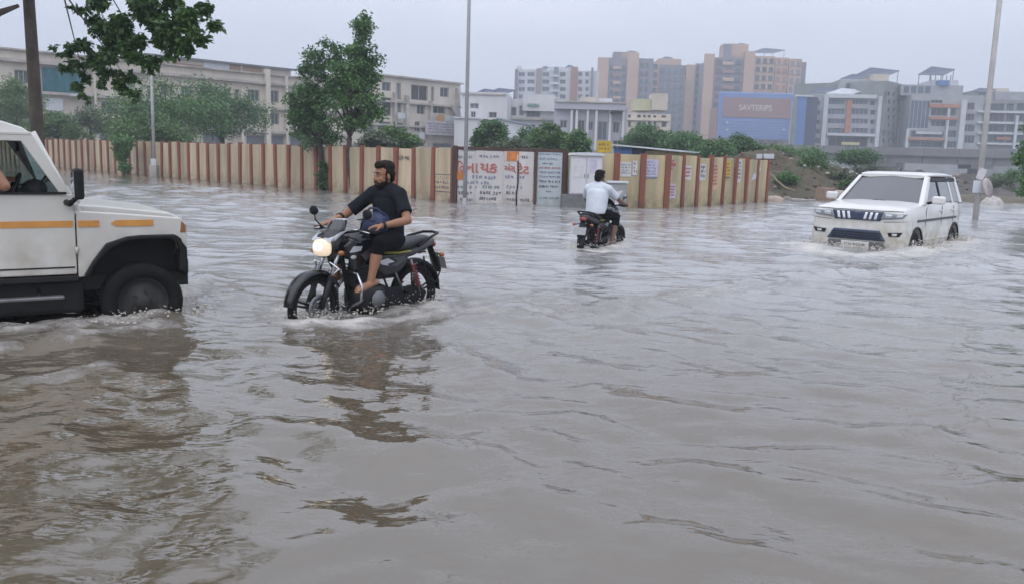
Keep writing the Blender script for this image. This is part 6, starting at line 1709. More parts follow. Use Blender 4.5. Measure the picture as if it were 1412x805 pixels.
    if guard:
        MB().tube([(0.25, 0.02, 0.62), (0.29, 0.20, 0.60), (0.30, 0.27, 0.50), (0.29, 0.25, 0.36), (0.23, 0.03, 0.26)], 0.013, 8).build('leg_guard', CHROME, e)
        MB().tube([(0.25, -0.02, 0.62), (0.29, -0.20, 0.60), (0.30, -0.27, 0.50), (0.29, -0.25, 0.36), (0.23, -0.03, 0.26)], 0.013, 8).build('leg_guard', CHROME, e)
        MB().tube([(-0.62, 0.16, 0.70), (-0.64, 0.17, 0.50), (-0.80, 0.17, 0.42), (-0.88, 0.15, 0.55), (-0.84, 0.13, 0.72)], 0.009, 6).build('side_guard', BLACK, e)
    for s in (-1, 1):
        MB().tube([(fx - 0.10, s * 0.13, 0.60), (fx - 0.16, s * 0.16, 0.66), (fx - 0.10, s * 0.10, 0.72)], 0.010, 6).build('lamp_bracket', CHROME, e)
    return e

def gz(x, y): return float(road_z(x, y))
B1F, B1R = Vector((-1.79, 7.80)), Vector((-1.02, 8.78))          # axle positions of the near motorcycle
b1c = (B1F + B1R) / 2; b1d = (B1F - B1R).normalized()
BIKE1_RZ = math.atan2(b1d.y, b1d.x)
BIKE1_LOC = (b1c.x, b1c.y, gz(b1c.x, b1c.y))
BIKE1 = motorcycle(BIKE1_LOC, BIKE1_RZ, 'black motorcycle with its headlamp lit, ridden by the bearded man in dark clothes', True, steer=R(6))
B2R, B2F = Vector((1.26, 14.75)), Vector((1.84, 15.88))
b2c = (B2F + B2R) / 2; b2d = (B2F - B2R).normalized()
BIKE2_RZ = math.atan2(b2d.y, b2d.x)
BIKE2_LOC = (b2c.x, b2c.y, gz(b2c.x, b2c.y))
BIKE2 = motorcycle(BIKE2_LOC, BIKE2_RZ, 'black motorcycle seen from behind, ridden away by the man in a white shirt', False, steer=R(-8), guard=False)
# ================================================================== cars (x forward, y left, z up)
WPAINT = mat('dusty_white_paint', (0.56, 0.545, 0.505), 0.32, var=0.05, scale=2, coat=0.25, mud=((0.30, 0.25, 0.19), 0.80, 0.32))
WPAINT2 = mat('white_car_paint', (0.64, 0.64, 0.62), 0.25, var=0.04, scale=2, coat=0.4, mud=((0.33, 0.28, 0.19), 0.80, 0.32))
WROOF = mat('white_roof_paint', (0.66, 0.655, 0.63), 0.3, var=0.05, scale=2, coat=0.3)
STRIPE = mat('orange_stripe', (0.60, 0.27, 0.06), 0.45, var=0.12, scale=6)
INTER = mat('dark_cabin_trim', (0.025, 0.025, 0.028), 0.8, var=0.2)
SEATF = mat('grey_seat_cloth', (0.07, 0.07, 0.075), 0.9, var=0.2)
UNDER = mat('underbody_black', (0.012, 0.011, 0.010), 0.8, var=0.3)
GLASS = glass_mat('car_glass', (0.52, 0.60, 0.58))
GLASS_D = glass_mat('tinted_car_glass', (0.14, 0.16, 0.18), 1.55, 0.05, 0.10)
PLATE_W = mat('white_plate', (0.62, 0.62, 0.60), 0.5, var=0.08)
LAMPC = mat('lamp_lens', (0.20, 0.22, 0.25), 0.08, var=0.1, coat=0.8)
FOGL = mat('fog_lamp_lens', (0.5, 0.5, 0.5), 0.1)

def car_wheel(par, x, y, r, w, out, name='wheel', alloy=False, steer=0.0):
    h = bpy.data.objects.new(name, None); COL.objects.link(h); h.parent = par
    h.location = (x, y, r); h.rotation_euler = (0, 0, steer)
    Y = Matrix.Rotation(PI / 2, 4, 'X')
    t = w / 2
    MB().lathe([(r * 0.62, -t * 0.8), (r * 0.80, -t), (r * 0.95, -t * 0.95), (r, -t * 0.72), (r, t * 0.72), (r * 0.95, t * 0.95), (r * 0.80, t), (r * 0.62, t * 0.8)], 40, Y, closed=True).build('tyre', RUBBER, h)
    ro = MB()
    m = STEEL if alloy else mat('muddy_steel_rim', (0.05, 0.048, 0.046), 0.6, 0.4, var=0.3)
    o = out
    ro.lathe([(r * 0.62, o * t * 0.85), (r * 0.56, o * t * 0.7), (r * 0.50, o * t * 0.25), (r * 0.40, o * t * 0.30), (r * 0.20, o * t * 0.55), (r * 0.14, o * t * 0.75), (0.0, o * t * 0.78)], 32, Y)
    ro.build('rim', m, h)
    for k in range(5):
        a = 2 * PI * k / 5
        if alloy:
            MB().tube([(r * 0.16 * math.cos(a), -o * t * 0.7, r * 0.16 * math.sin(a)), (r * 0.6 * math.cos(a), -o * t * 0.72, r * 0.6 * math.sin(a))], [0.035, 0.028], 6).build('spoke', CHROME, h)
        else:
            MB().cyl((r * 0.26 * math.cos(a), -o * t * 0.55, r * 0.26 * math.sin(a)), (r * 0.26 * math.cos(a), -o * t * 0.75, r * 0.26 * math.sin(a)), 0.014, n=6).build('wheel_nut', m, h)
    return h

def off_roader():
    hd = R(34)
    wx, wy = -3.28, 7.60                                   # near front wheel
    right = Vector((math.sin(hd), -math.cos(hd)))
    c = Vector((wx, wy)) - right * 0.72
    e = empty('off_roader', (c.x, c.y, gz(c.x, c.y)), hd, 'boxy white off-roader with orange side stripe, cut by the left edge of the view', 'car')
    HW = 0.80
    arch = [(-0.43, 0.58), (-0.36, 0.70), (-0.25, 0.82), (-0.12, 0.875), (0.0, 0.885), (0.26, 0.885), (0.34, 0.85), (0.39, 0.74), (0.42, 0.60)]
    fender = [(-0.505, 0.57)] + arch + [(0.50, 0.60), (0.495, 0.86), (0.47, 1.0), (0.43, 1.06), (-0.10, 1.10), (-0.505, 1.13)]
    rarch = [(-2.68 + 0.42 * math.cos(a), 0.45 + 0.42 * math.sin(a)) for a in np.linspace(PI, 0, 11)]
    quarter = [(-3.38, 0.58), (-3.12, 0.58)] + [q for q in rarch if q[1] > 0.58] + [(-2.24, 0.60), (-2.475, 0.95), (-2.475, 1.27), (-3.40, 1.27)]
    quarter = [(-3.38, 0.58)] + [q for q in rarch if q[1] > 0.6] + [(-2.262, 0.60), (-2.262, 0.95), (-2.475, 1.0), (-2.475, 1.27), (-3.40, 1.27)]
    for s in (-1, 1):
        MB().prism(fender, s * HW, s * (HW - 0.05)).build('front_wing', WPAINT, e, 0.012)
        out = [(x * 1.0 + (0.055 if x > 0.2 else (-0.035 if x < -0.2 else 0)), z + (0.032 if z > 0.8 else 0.008)) for x, z in arch]
        MB().prism(arch + out[::-1], s * (HW + 0.06), s * (HW - 0.02)).build('wheel_arch_flare', BLACK, e, 0.010)
        MB().prism([(0.36, 0.60), (0.48, 0.60), (0.47, 0.80), (0.40, 0.86), (0.37, 0.80)], s * (HW + 0.055), s * (HW - 0.1)).build('front_mud_flap', BLACK, e, 0.01)
        d = MB().prism([(-0.515, 0.60), (-0.515, 1.265), (-1.495, 1.275), (-1.495, 0.60)], s * (HW + 0.004), s * (HW - 0.05)).build('front_door', WPAINT, e, 0.010)
        MB().prism([(-0.53, 1.27), (-0.615, 1.27), (-0.875, 1.69), (-1.44, 1.69), (-1.44, 1.27), (-1.505, 1.27), (-1.505, 1.755), (-0.80, 1.755)], s * (HW - 0.015), s * (HW - 0.05)).build('window_frame', WPAINT, d, 0.006)
        if s > 0: MB().prism([(-0.60, 1.27), (-0.86, 1.70), (-1.45, 1.70), (-1.45, 1.27)], HW - 0.038, HW - 0.033).build('window_glass', GLASS, d)
        MB().box((-1.02, s * (HW + 0.012), 1.276), (0.90, 0.02, 0.02)).build('window_seal', BLACK, d)
        MB().box((-1.00, s * (HW + 0.006), 0.66), (0.94, 0.008, 0.012)).build('door_crease', UNDER, d)
        MB().tube([(-1.35, s * (HW + 0.02), 1.165), (-1.44, s * (HW + 0.045), 1.17), (-1.47, s * (HW + 0.02), 1.17)], 0.018, 8).build('door_handle', BLACK, d)
        for z in (0.80, 1.17):
            MB().cyl((-0.512, s * (HW + 0.012), z - 0.03), (-0.512, s * (HW + 0.012), z + 0.03), 0.012, n=8).build('hinge', WPAINT, d)
        rd = MB().prism([(-1.515, 0.60), (-1.515, 1.275), (-2.465, 1.275), (-2.465, 1.01), (-2.25, 0.93), (-2.25, 0.60)], s * (HW + 0.004), s * (HW - 0.05)).build('rear_door', WPAINT, e, 0.010)
        MB().prism([(-1.515, 1.28), (-1.58, 1.28), (-1.58, 1.69), (-2.40, 1.69), (-2.40, 1.28), (-2.465, 1.28), (-2.465, 1.755), (-1.515, 1.755)], s * (HW - 0.015), s * (HW - 0.05)).build('window_frame', WPAINT, rd, 0.006)
        MB().box((-1.99, s * (HW - 0.035), 1.485), (0.82, 0.006, 0.42)).build('window_glass', GLASS, rd)
        MB().prism(quarter, s * HW, s * (HW - 0.05)).build('rear_wing', WPAINT, e, 0.012)
        MB().prism([(-2.475, 1.28), (-2.54, 1.28), (-2.54, 1.69), (-3.25, 1.69), (-3.25, 1.28), (-3.38, 1.28), (-3.32, 1.755), (-2.475, 1.755)], s * (HW - 0.015), s * (HW - 0.05)).build('window_frame', WPAINT, e, 0.006)
        MB().box((-2.90, s * (HW - 0.035), 1.485), (0.71, 0.006, 0.42)).build('window_glass', GLASS, e)
        # A-pillar beside the windscreen
        MB().tube([(-0.50, s * 0.735, 1.17), (-0.60, s * 0.725, 1.32), (-0.80, s * 0.70, 1.76)], [0.055, 0.040, 0.042], 8).build('windscreen_pillar', WPAINT, e)
        MB().prism([(-0.45, 1.10), (-0.62, 1.10), (-0.62, 1.27), (-0.52, 1.27)], s * (HW - 0.005), s * 0.70).build('cowl_side', WPAINT, e, 0.01)
        for x0, x1 in ((-0.53, -1.49), (-0.33, -0.495), (0.10, -0.20)):
            MB().prism([(x0, 0.995), (x0, 1.048), (x1, 1.048), (x1 - (0.04 if x1 == -0.20 else 0), 1.022), (x1, 0.995)], s * (HW + 0.0085), s * (HW + 0.001)).build('side_stripe', STRIPE, e)
        MB().prism([(-1.52, 0.995), (-1.52, 1.048), (-2.45, 1.048), (-2.45, 1.02)], s * (HW + 0.0085), s * (HW + 0.005)).build('side_stripe', STRIPE, e)
        # mirrors
        m = MB().box((-0.50, s * (HW + 0.17), 1.36), (0.075, 0.15, 0.25)).build('door_mirror', BLACK, e, 0.025, seg=3)
        MB().box((-0.541, s * (HW + 0.17), 1.36), (0.006, 0.12, 0.21)).build('mirror_glass', MIRROR, m)
        MB().tube([(-0.57, s * (HW + 0.01), 1.20), (-0.56, s * (HW + 0.09), 1.19), (-0.51, s * (HW + 0.15), 1.25)], [0.028, 0.022, 0.02], 8).build('mirror_arm', BLACK, m)
        # lamps
        MB().box((0.505, s * 0.60, 0.90), (0.03, 0.26, 0.20)).build('headlight', LAMPC, e, 0.02)
        MB().prism([(0.40, 0.93), (0.478, 0.93), (0.462, 1.01), (0.42, 1.035)], s * (HW + 0.006), s * (HW - 0.06)).build('corner_lamp', AMBER, e, 0.005)
        MB().box((-1.45, s * (HW + 0.03), 0.42), (1.65, 0.07, 0.03)).build('side_step', STEEL, e, 0.01)
        for x in (-0.8, -1.45, -2.1):
            MB().tube([(x, s * 0.6, 0.50), (x, s * (HW + 0.0), 0.42)], 0.015, 6).build('step_bracket', BLACK, e)
        MB().box((-1.40, s * (HW - 0.03), 0.565), (1.80, 0.06, 0.05)).build('sill', UNDER, e, 0.01)
        car_wheel(e, 0, s * 0.72, 0.335, 0.21, -s, 'front_wheel'); car_wheel(e, -2.68, s * 0.72, 0.335, 0.21, -s, 'rear_wheel')
    hood = [(-0.52, 1.02), (-0.52, 1.175), (-0.30, 1.165), (0.30, 1.10), (0.42, 1.06), (0.47, 1.0), (0.47, 0.98)]
    MB().prism(hood, -0.70, 0.70).build('bonnet', WPAINT, e, 0.03, seg=3)
    MB().prism([(-0.46, 1.06), (-0.52, 1.20), (-0.60, 1.25), (-0.70, 1.25), (-0.70, 1.06)], -0.72, 0.72).build('cowl', WPAINT, e, 0.015)
    MB().prism([(0.44, 0.70), (0.50, 0.70), (0.495, 1.0), (0.44, 1.0)], -0.74, 0.74).build('front_panel', WPAINT, e, 0.01)
    for k in range(7):
        MB().box((0.508, -0.33 + 0.11 * k, 0.88), (0.02, 0.05, 0.22)).build('grille_slot', BLACK, e)
    MB().box((0.50, 0, 0.61), (0.12, 1.36, 0.17)).build('front_bumper', BLACK, e, 0.03)
    MB().box((-1.4, 0, 0.50), (3.9, 1.30, 0.12)).build('chassis', UNDER, e)
    MB().box((-0.03, 0, 0.72), (0.9, 1.08, 0.5)).build('inner_arch', UNDER, e)
    MB().box((-2.70, 0, 0.75), (1.2, 1.05, 0.42)).build('rear_inner_arch', UNDER, e)
    MB().box((-1.42, 0, 0.60), (1.75, 1.46, 0.06)).build('floor', INTER, e)
    MB().prism([(-0.80, 1.755), (-0.86, 1.80), (-1.00, 1.845), (-1.4, 1.875), (-2.8, 1.875), (-3.25, 1.84), (-3.34, 1.76), (-3.34, 1.735), (-0.79, 1.735)], -0.755, 0.755).build('roof', WROOF, e, 0.05, seg=3)
    for s in (-1, 1):
        MB().box((-2.06, s * 0.775, 1.752), (2.52, 0.03, 0.025)).build('rain_gutter', WPAINT, e, 0.005)
    ws = MB().add([(-0.60, -0.69, 1.25), (-0.60, 0.69, 1.25), (-0.83, 0.67, 1.745), (-0.83, -0.67, 1.745)], [(0, 1, 2, 3)])
    o = ws.build('windscreen', GLASS, e); sd = o.modifiers.new('t', 'SOLIDIFY'); sd.thickness = 0.005
    MB().prism([(-3.36, 0.58), (-3.40, 0.58), (-3.41, 1.27), (-3.34, 1.75), (-3.31, 1.75)], -0.76, 0.76).build('tail_gate', WPAINT, e, 0.01)
    MB().prism([(-0.66, 0.7), (-0.66, 1.21), (-0.74, 1.255), (-0.86, 1.24), (-0.90, 1.12), (-0.84, 0.95), (-0.78, 0.7)], -0.73, 0.73).build('dashboard', INTER, e, 0.02)
    b = MB().ell((-0.76, -0.36, 1.285), (0.10, 0.20, 0.09)).build('instrument_hood', INTER, e)
    M = Matrix.Translation((-0.95, -0.36, 1.25)) @ Matrix.Rotation(R(-62), 4, 'Y')
    st = MB().lathe([(0.185 + 0.014 * math.cos(a), 0.014 * math.sin(a)) for a in np.linspace(0, 2 * PI, 8, endpoint=False)], 28, M, closed=True).build('steering_wheel', BLACK, e)
    MB().tube([M @ Vector((-0.18, 0, 0)), M @ Vector((0, 0, -0.03)), M @ Vector((0.18, 0, 0))], 0.018, 6).build('steering_spoke', BLACK, st)
    MB().tube([M @ Vector((0, 0, -0.03)), M @ Vector((0, 0, -0.30))], 0.03, 8).build('steering_column', BLACK, st)
    for y in (-0.36, 0.36):
        sx = MB().loft([oval(-1.62, 0.78, 0.24, 0.10, 14, 4, y), oval(-1.35, 0.80, 0.25, 0.12, 14, 4, y), oval(-1.14, 0.79, 0.23, 0.09, 14, 4, y)]).build('seat', SEATF, e)
        MB().loft([[(x, yy, z) for (x, yy, z) in [(-1.60 - 0.12 * t - 0.05, y - w, 0.82 + 0.58 * t), (-1.60 - 0.12 * t + 0.07, y - w, 0.82 + 0.58 * t), (-1.60 - 0.12 * t + 0.07, y + w, 0.82 + 0.58 * t), (-1.60 - 0.12 * t - 0.05, y + w, 0.82 + 0.58 * t)]] for t, w in ((0, 0.23), (0.5, 0.24), (0.9, 0.19), (1.0, 0.14))]).build('seat_back', SEATF, sx, 0.03)
        MB().box((-1.76, y, 1.50), (0.10, 0.24, 0.16)).build('head_rest', SEATF, sx, 0.04)
    MB().box((-0.85, 0.0, 1.64), (0.03, 0.26, 0.08)).build('rear_view_mirror', BLACK, e, 0.015)
    MB().box((-0.94, -0.36, 1.70), (0.20, 0.42, 0.025)).build('sun_visor', INTER, e, 0.008)
    MB().box((-1.75, 0, 0.40), (2.6, 1.36, 0.30)).build('gearbox_and_sump', UNDER, e, 0.04)
    for x in (0.0, -2.68):
        MB().cyl((x, -0.62, 0.35), (x, 0.62, 0.35), 0.06, n=10).build('axle', UNDER, e)
    seen = set()
    def nose(o):
        if o.type == 'MESH' and o.data.name not in seen and o.name.split('.')[0] not in ('tyre', 'rim', 'wheel_nut'):
            seen.add(o.data.name)
            for v in o.data.vertices:
                if v.co.x > 0.2: v.co.x = 0.2 + (v.co.x - 0.2) * 0.62
        for ch in o.children: nose(ch)
    nose(e)
    return e
OFFR = off_roader()

def compact_suv():
    hd = R(230)
    cx, cy = 7.76, 18.0
    e = empty('compact_suv', (cx, cy, gz(cx, cy)), hd, 'white compact car with six-slot chrome grille, pushing a bow wave towards us', 'car')
    HWm = 0.895
    sts = [(2.00, 0.70, 0.34, 1.00), (1.985, 0.80, 0.30, 1.075), (1.94, 0.865, 0.27, 1.115), (1.84, 0.89, 0.25, 1.14), (1.55, 0.89, 0.25, 1.165), (1.2, 0.895, 0.25, 1.195), (0.86, 0.895, 0.25, 1.22),
           (0.4, 0.895, 0.25, 1.235), (-0.6, 0.895, 0.25, 1.24), (-1.4, 0.895, 0.26, 1.24), (-1.80, 0.88, 0.28, 1.23), (-1.93, 0.84, 0.33, 1.20), (-1.985, 0.74, 0.42, 1.12)]
    rings = []
    for x, hw, zb, zt in sts:
        h = zt - zb
        half = [(hw * 0.86, zb), (hw * 0.965, zb + 0.05 * h), (hw * 0.995, zb + 0.22 * h), (hw, zb + 0.45 * h), (hw * 0.985, zb + 0.62 * h), (hw * 0.992, zb + 0.72 * h), (hw * 0.965, zb + 0.90 * h), (hw * 0.92, zb + 0.97 * h), (hw * 0.80, zt), (hw * 0.4, zt + 0.022)]
        rings.append([(x, y, z) for y, z in half] + [(x, -y, z) for y, z in half[::-1]])
    body = MB().loft(rings).build('body_shell', WPAINT2, e, sharp=32)
    cut = []
    for x in (1.32, -1.34):
        for s in (-1, 1):
            c = MB().cyl((x, s * 0.55, 0.36), (x, s * 1.1, 0.36), 0.405, n=36).build('cutter', None)
            c.location = e.location; c.rotation_euler = e.rotation_euler
            b = body.modifiers.new('arch', 'BOOLEAN'); b.object = c; b.operation = 'DIFFERENCE'; b.solver = 'EXACT'
            cut.append(c)
    bpy.context.view_layer.update()
    bake_mods(body)
    body.data.set_sharp_from_angle(angle=R(32))
    for c in cut:
        me = c.data; bpy.data.objects.remove(c); bpy.data.meshes.remove(me)
    for s in (-1, 1):
        for x, nm in ((1.32, 'front_wheel'), (-1.34, 'rear_wheel')):
            car_wheel(e, x, s * 0.77, 0.345, 0.21, -s, nm, True)
            ring = [(x + r * math.cos(a), 0.36 + r * math.sin(a)) for r, aa in ((0.402, np.linspace(R(-10), R(190), 15)), (0.435, np.linspace(R(190), R(-10), 15))) for a in aa]
            MB().prism(ring, s * 0.875, s * 0.908).build('arch_trim', BLACK, e, 0.004)
    from mathutils.bvhtree import BVHTree
    bvh = BVHTree.FromPolygons([v.co.copy() for v in body.data.vertices], [list(p.vertices) for p in body.data.polygons])
    def drape(q, off, name, m, par=None, nu=12, nv=5):
        """panel laid on the nose: corner points (y, z), pushed out by off"""
        vs = []
        for j in range(nv + 1):
            for i in range(nu + 1):
                u, v = i / nu, j / nv
                y = lerp(lerp(q[0][0], q[1][0], u), lerp(q[3][0], q[2][0], u), v); z = lerp(lerp(q[0][1], q[1][1], u), lerp(q[3][1], q[2][1], u), v)
                h, nr, _, _ = bvh.ray_cast(Vector((4, y, z)), Vector((-1, 0, 0)))
                if h is None: h, nr = Vector((1.7, y, z)), Vector((1, 0, 0))
                if nr.x < 0: nr = -nr
                vs.append(h + nr * off)
        n1 = nu + 1
        fs = [(j * n1 + i, j * n1 + i + 1, (j + 1) * n1 + i + 1, (j + 1) * n1 + i) for j in range(nv) for i in range(nu)]
        mb = MB(); mb.add(vs, fs, True)
        o = mb.build(name, m, par or e)
        sd = o.modifiers.new('t', 'SOLIDIFY'); sd.thickness = off + 0.012; sd.offset = 0
        return o
    # greenhouse: roof, pillars, glass
    def P(t, x, w): return (x, w, lerp(1.12, 1.745, t))
    roof = [oval(0.16, 1.72, 0.62, 0.035, 20, 4), oval(0.02, 1.74, 0.67, 0.05, 20, 4), oval(-0.30, 1.752, 0.69, 0.055, 20, 4), oval(-1.2, 1.752, 0.69, 0.055, 20, 4), oval(-1.72, 1.735, 0.67, 0.05, 20, 4), oval(-1.86, 1.715, 0.63, 0.03, 20, 4)]
    MB().loft(roof).build('roof', WPAINT2, e, sharp=40)
    MB().box((-0.88, 0, 1.672), (1.75, 1.20, 0.02)).build('headliner', SEATF, e)
    for s in (-1, 1):
        MB().loft([[(0.86 - 0.70 * t, s * (lerp(0.83, 0.665, t) + dy), lerp(1.19, 1.725, t) + 0) for dx, dy in ()] or
                   [(lerp(0.90, 0.14, t), s * lerp(0.84, 0.672, t), lerp(1.19, 1.725, t)), (lerp(0.90, 0.14, t), s * lerp(0.75, 0.60, t), lerp(1.20, 1.73, t)), (lerp(0.74, 0.04, t), s * lerp(0.75, 0.60, t), lerp(1.19, 1.72, t)), (lerp(0.70, -0.03, t), s * lerp(0.855, 0.685, t), lerp(1.19, 1.72, t))]
                   for t in (0, 0.5, 1.0)]).build('windscreen_pillar', WPAINT2, e, 0.01)
        def side(x0, x1, xt0, xt1, off, m, name, zb=1.225, ztp=1.69):
            t0, t1 = (zb - 1.19) / 0.54, (ztp - 1.19) / 0.54
            w0, w1 = lerp(0.862, 0.688, t0), lerp(0.862, 0.688, t1)
            v = [(x0, s * (w0 + off), zb), (x1, s * (w0 + off), zb), (xt1, s * (w1 + off), ztp), (xt0, s * (w1 + off), ztp)]
            mb = MB().add([*v, *[(a, y - s * 0.012, z) for a, y, z in v]], [(0, 1, 2, 3), (7, 6, 5, 4), (0, 4, 5, 1), (1, 5, 6, 2), (2, 6, 7, 3), (3, 7, 4, 0)])
            return mb.build(name, m, e)
        side(0.66, -0.28, 0.02, -0.30, -0.012, GLASS_D, 'front_side_glass'); side(-0.36, -1.14, -0.38, -1.12, -0.012, GLASS_D, 'rear_side_glass'); side(-1.24, -1.72, -1.22, -1.66, -0.012, GLASS_D, 'quarter_glass')
        side(-0.28, -0.36, -0.30, -0.38, 0.0, BLACK, 'door_pillar', 1.20, 1.715); side(-1.14, -1.24, -1.12, -1.22, 0.0, WPAINT2, 'door_pillar', 1.20, 1.715); side(-1.72, -1.93, -1.66, -1.84, 0.0, WPAINT2, 'rear_pillar', 1.20, 1.725)
        side(0.10, -1.70, 0.02, -1.68, 0.012, BLACK, 'rain_visor', 1.635, 1.705)
        # doors: recessed shut lines, mouldings, handles
        MB().box((-0.05, s * 0.892, 0.90), (2.75, 0.022, 0.045)).build('side_moulding', mat('dark_moulding', (0.06, 0.06, 0.06), 0.5), e, 0.006)
        for x in (0.78, -0.32, -1.20):
            MB().box((x, s * 0.884, 0.76), (0.006, 0.012, 0.78)).build('door_seam', mat('shut_line', (0.14, 0.13, 0.12), 0.7) if 'shut_line' not in bpy.data.materials else bpy.data.materials['shut_line'], e)
        for x in (-0.22, -1.08):
            MB().box((x, s * 0.889, 1.06), (0.16, 0.03, 0.028)).build('door_handle', WPAINT2, e, 0.008)
        MB().box((-0.02, s * 0.87, 0.30), (2.1, 0.10, 0.07)).build('side_sill', UNDER, e, 0.01)
        MB().box((-0.05, s * 0.897, 0.52), (1.7, 0.02, 0.03)).build('door_crease', WPAINT2, e, 0.006)
        m = MB().box((0.58, s * 1.03, 1.285), (0.11, 0.24, 0.155)).build('door_mirror', WPAINT2, e, 0.04, seg=3)
        MB().tube([(0.58, s * 0.84, 1.22), (0.58, s * 0.95, 1.25)], 0.025, 8).build('mirror_arm', BLACK, m)
        MB().ell((0.53, s * 1.03, 1.285), (0.012, 0.10, 0.065)).build('mirror_glass', MIRROR, m)
        # lamps wrap round the corner
        hl = drape([(s * 0.42, 0.925), (s * 0.80, 0.965), (s * 0.85, 1.035), (s * 0.47, 1.045)], 0.012, 'headlight', LAMPC)
        drape([(s * 0.50, 0.955), (s * 0.62, 0.965), (s * 0.63, 1.02), (s * 0.51, 1.025)], 0.020, 'lamp_reflector', CHROME, hl)
        drape([(s * 0.70, 0.975), (s * 0.79, 0.985), (s * 0.80, 1.02), (s * 0.71, 1.02)], 0.020, 'lamp_reflector', SILVER, hl)
        f = drape([(s * 0.60, 0.62), (s * 0.78, 0.63), (s * 0.82, 0.71), (s * 0.57, 0.69)], 0.008, 'fog_lamp_bezel', BLACK)
        drape([(s * 0.66, 0.635), (s * 0.73, 0.64), (s * 0.74, 0.685), (s * 0.65, 0.68)], 0.016, 'fog_lamp', FOGL, f)
        MB().loft([oval(-1.97, 0.92, 0.05, 0.16, 12, 4, s * 0.74), oval(-1.99, 0.92, 0.045, 0.15, 12, 4, s * 0.74)]).build('tail_lamp', RED_LENS, e)
    o = MB().add([(0.82, -0.76, 1.215), (0.82, 0.76, 1.215), (0.10, 0.615, 1.715), (0.10, -0.615, 1.715), (0.90, 0, 1.22), (0.16, 0, 1.722)], [(0, 4, 5, 3), (4, 1, 2, 5)], False).build('windscreen', GLASS_D, e)
    sd = o.modifiers.new('t', 'SOLIDIFY'); sd.thickness = 0.006
    o = MB().add([(-1.93, -0.74, 1.22), (-1.93, 0.74, 1.22), (-1.84, 0.62, 1.69), (-1.84, -0.62, 1.69)], [(0, 1, 2, 3)]).build('rear_glass', GLASS_D, e)
    sd = o.modifiers.new('t', 'SOLIDIFY'); sd.thickness = 0.006
    for s in (-1, 1):
        MB().tube([(0.88, s * 0.12, 1.235), (0.80, s * -0.12, 1.265), (0.74, s * -0.30, 1.29)], 0.009, 5).build('wiper', BLACK, e)
    # grille, emblem, lower intake, plate
    g = drape([(-0.42, 0.895), (0.42, 0.895), (0.47, 1.06), (-0.47, 1.06)], 0.012, 'grille', NAVY)
    slat = mat('chrome_slat', (0.78, 0.79, 0.81), 0.25, 0.2)
    for y in (-0.34, -0.245, -0.15, 0.15, 0.245, 0.34):
        k = 0.02 if y > 0 else -0.02
        drape([(y - 0.022 - k * 0.5, 0.915), (y + 0.022 - k * 0.5, 0.915), (y + 0.022 + k, 1.04), (y - 0.022 + k, 1.04)], 0.028, 'grille_slat', slat, g, 3, 4)
    em = drape([(-0.055, 1.035), (0.055, 1.035), (0.075, 1.075), (-0.075, 1.075)], 0.018, 'emblem', CHROME, None, 6, 3)
    drape([(-0.05, 1.045), (0.05, 1.045), (0.06, 1.07), (-0.06, 1.07)], 0.024, 'emblem_wings', STEEL, em, 6, 3)
    lo = drape([(-0.54, 0.525), (0.54, 0.525), (0.42, 0.715), (-0.42, 0.715)], 0.010, 'lower_intake', NAVY)
    for z in (0.565, 0.61, 0.655):
        drape([(-0.46, z), (0.46, z), (0.455, z + 0.014), (-0.455, z + 0.014)], 0.020, 'intake_slat', BLACK, lo, 10, 2)
    drape([(-0.58, 0.31), (0.58, 0.31), (0.50, 0.50), (-0.50, 0.50)], 0.010, 'skid_plate', mat('grey_skid_plate', (0.10, 0.10, 0.11), 0.5))
    sl = bpy.data.materials['shut_line']
    drape([(-0.80, 1.078), (0.80, 1.078), (0.80, 1.087), (-0.80, 1.087)], 0.003, 'bonnet_gap', sl, None, 24, 1)
    for s in (-1, 1):
        drape([(s * 0.48, 0.880), (s * 0.865, 0.905), (s * 0.865, 0.913), (s * 0.48, 0.888)], 0.003, 'bumper_gap', sl, None, 12, 1)
        drape([(s * 0.60, 0.285), (s * 0.86, 0.30), (s * 0.87, 0.40), (s * 0.59, 0.36)], 0.006, 'bumper_lip', BLACK, None, 8, 3)
    p = MB().box((2.035, 0.0, 0.435), (0.012, 0.52, 0.115)).build('number_plate', PLATE_W, e, 0.004)
    k = strokes(MB(), -0.21, -0.035, 0.21, 0.035, 0, 1, random.Random(6), False).build('plate_characters', INK_K, p, loc=(2.043, 0, 0.435), rot=(0, 0, PI / 2)); k['kind'] = 'stuff'
    MB().tube([(-0.35, 0, 1.82), (-0.45, 0, 1.93)], [0.01, 0.004], 5).build('antenna', BLACK, e)
    # cabin
    MB().box((-0.3, 0, 1.255), (2.0, 1.5, 0.015)).build('cabin_floor', INTER, e)
    MB().box((0.55, 0, 1.235), (0.34, 1.4, 0.08)).build('dashboard', INTER, e, 0.03)
    for x in (-0.45, -1.15):
        for y in (-0.36, 0.36):
            st = MB().box((x, y, 1.33), (0.14, 0.46, 0.28), M=Matrix.Rotation(R(-10), 4, 'Y')).build('seat_back', SEATF, e, 0.05)
            MB().box((x - 0.04, y, 1.52), (0.09, 0.24, 0.15)).build('head_rest', SEATF, st, 0.03)
    M = Matrix.Translation((0.28, -0.36, 1.30)) @ Matrix.Rotation(R(-62), 4, 'Y')
    MB().lathe([(0.175 + 0.013 * math.cos(a), 0.013 * math.sin(a)) for a in np.linspace(0, 2 * PI, 8, endpoint=False)], 24, M, closed=True).build('steering_wheel', BLACK, e)
    MB().box((0.12, 0, 1.66), (0.02, 0.24, 0.06)).build('rear_view_mirror', BLACK, e, 0.01)
    MB().box((0.58, 0.45, 1.283), (0.18, 0.30, 0.02)).build('papers', PAPER, e)
    return e
SUV = compact_suv()
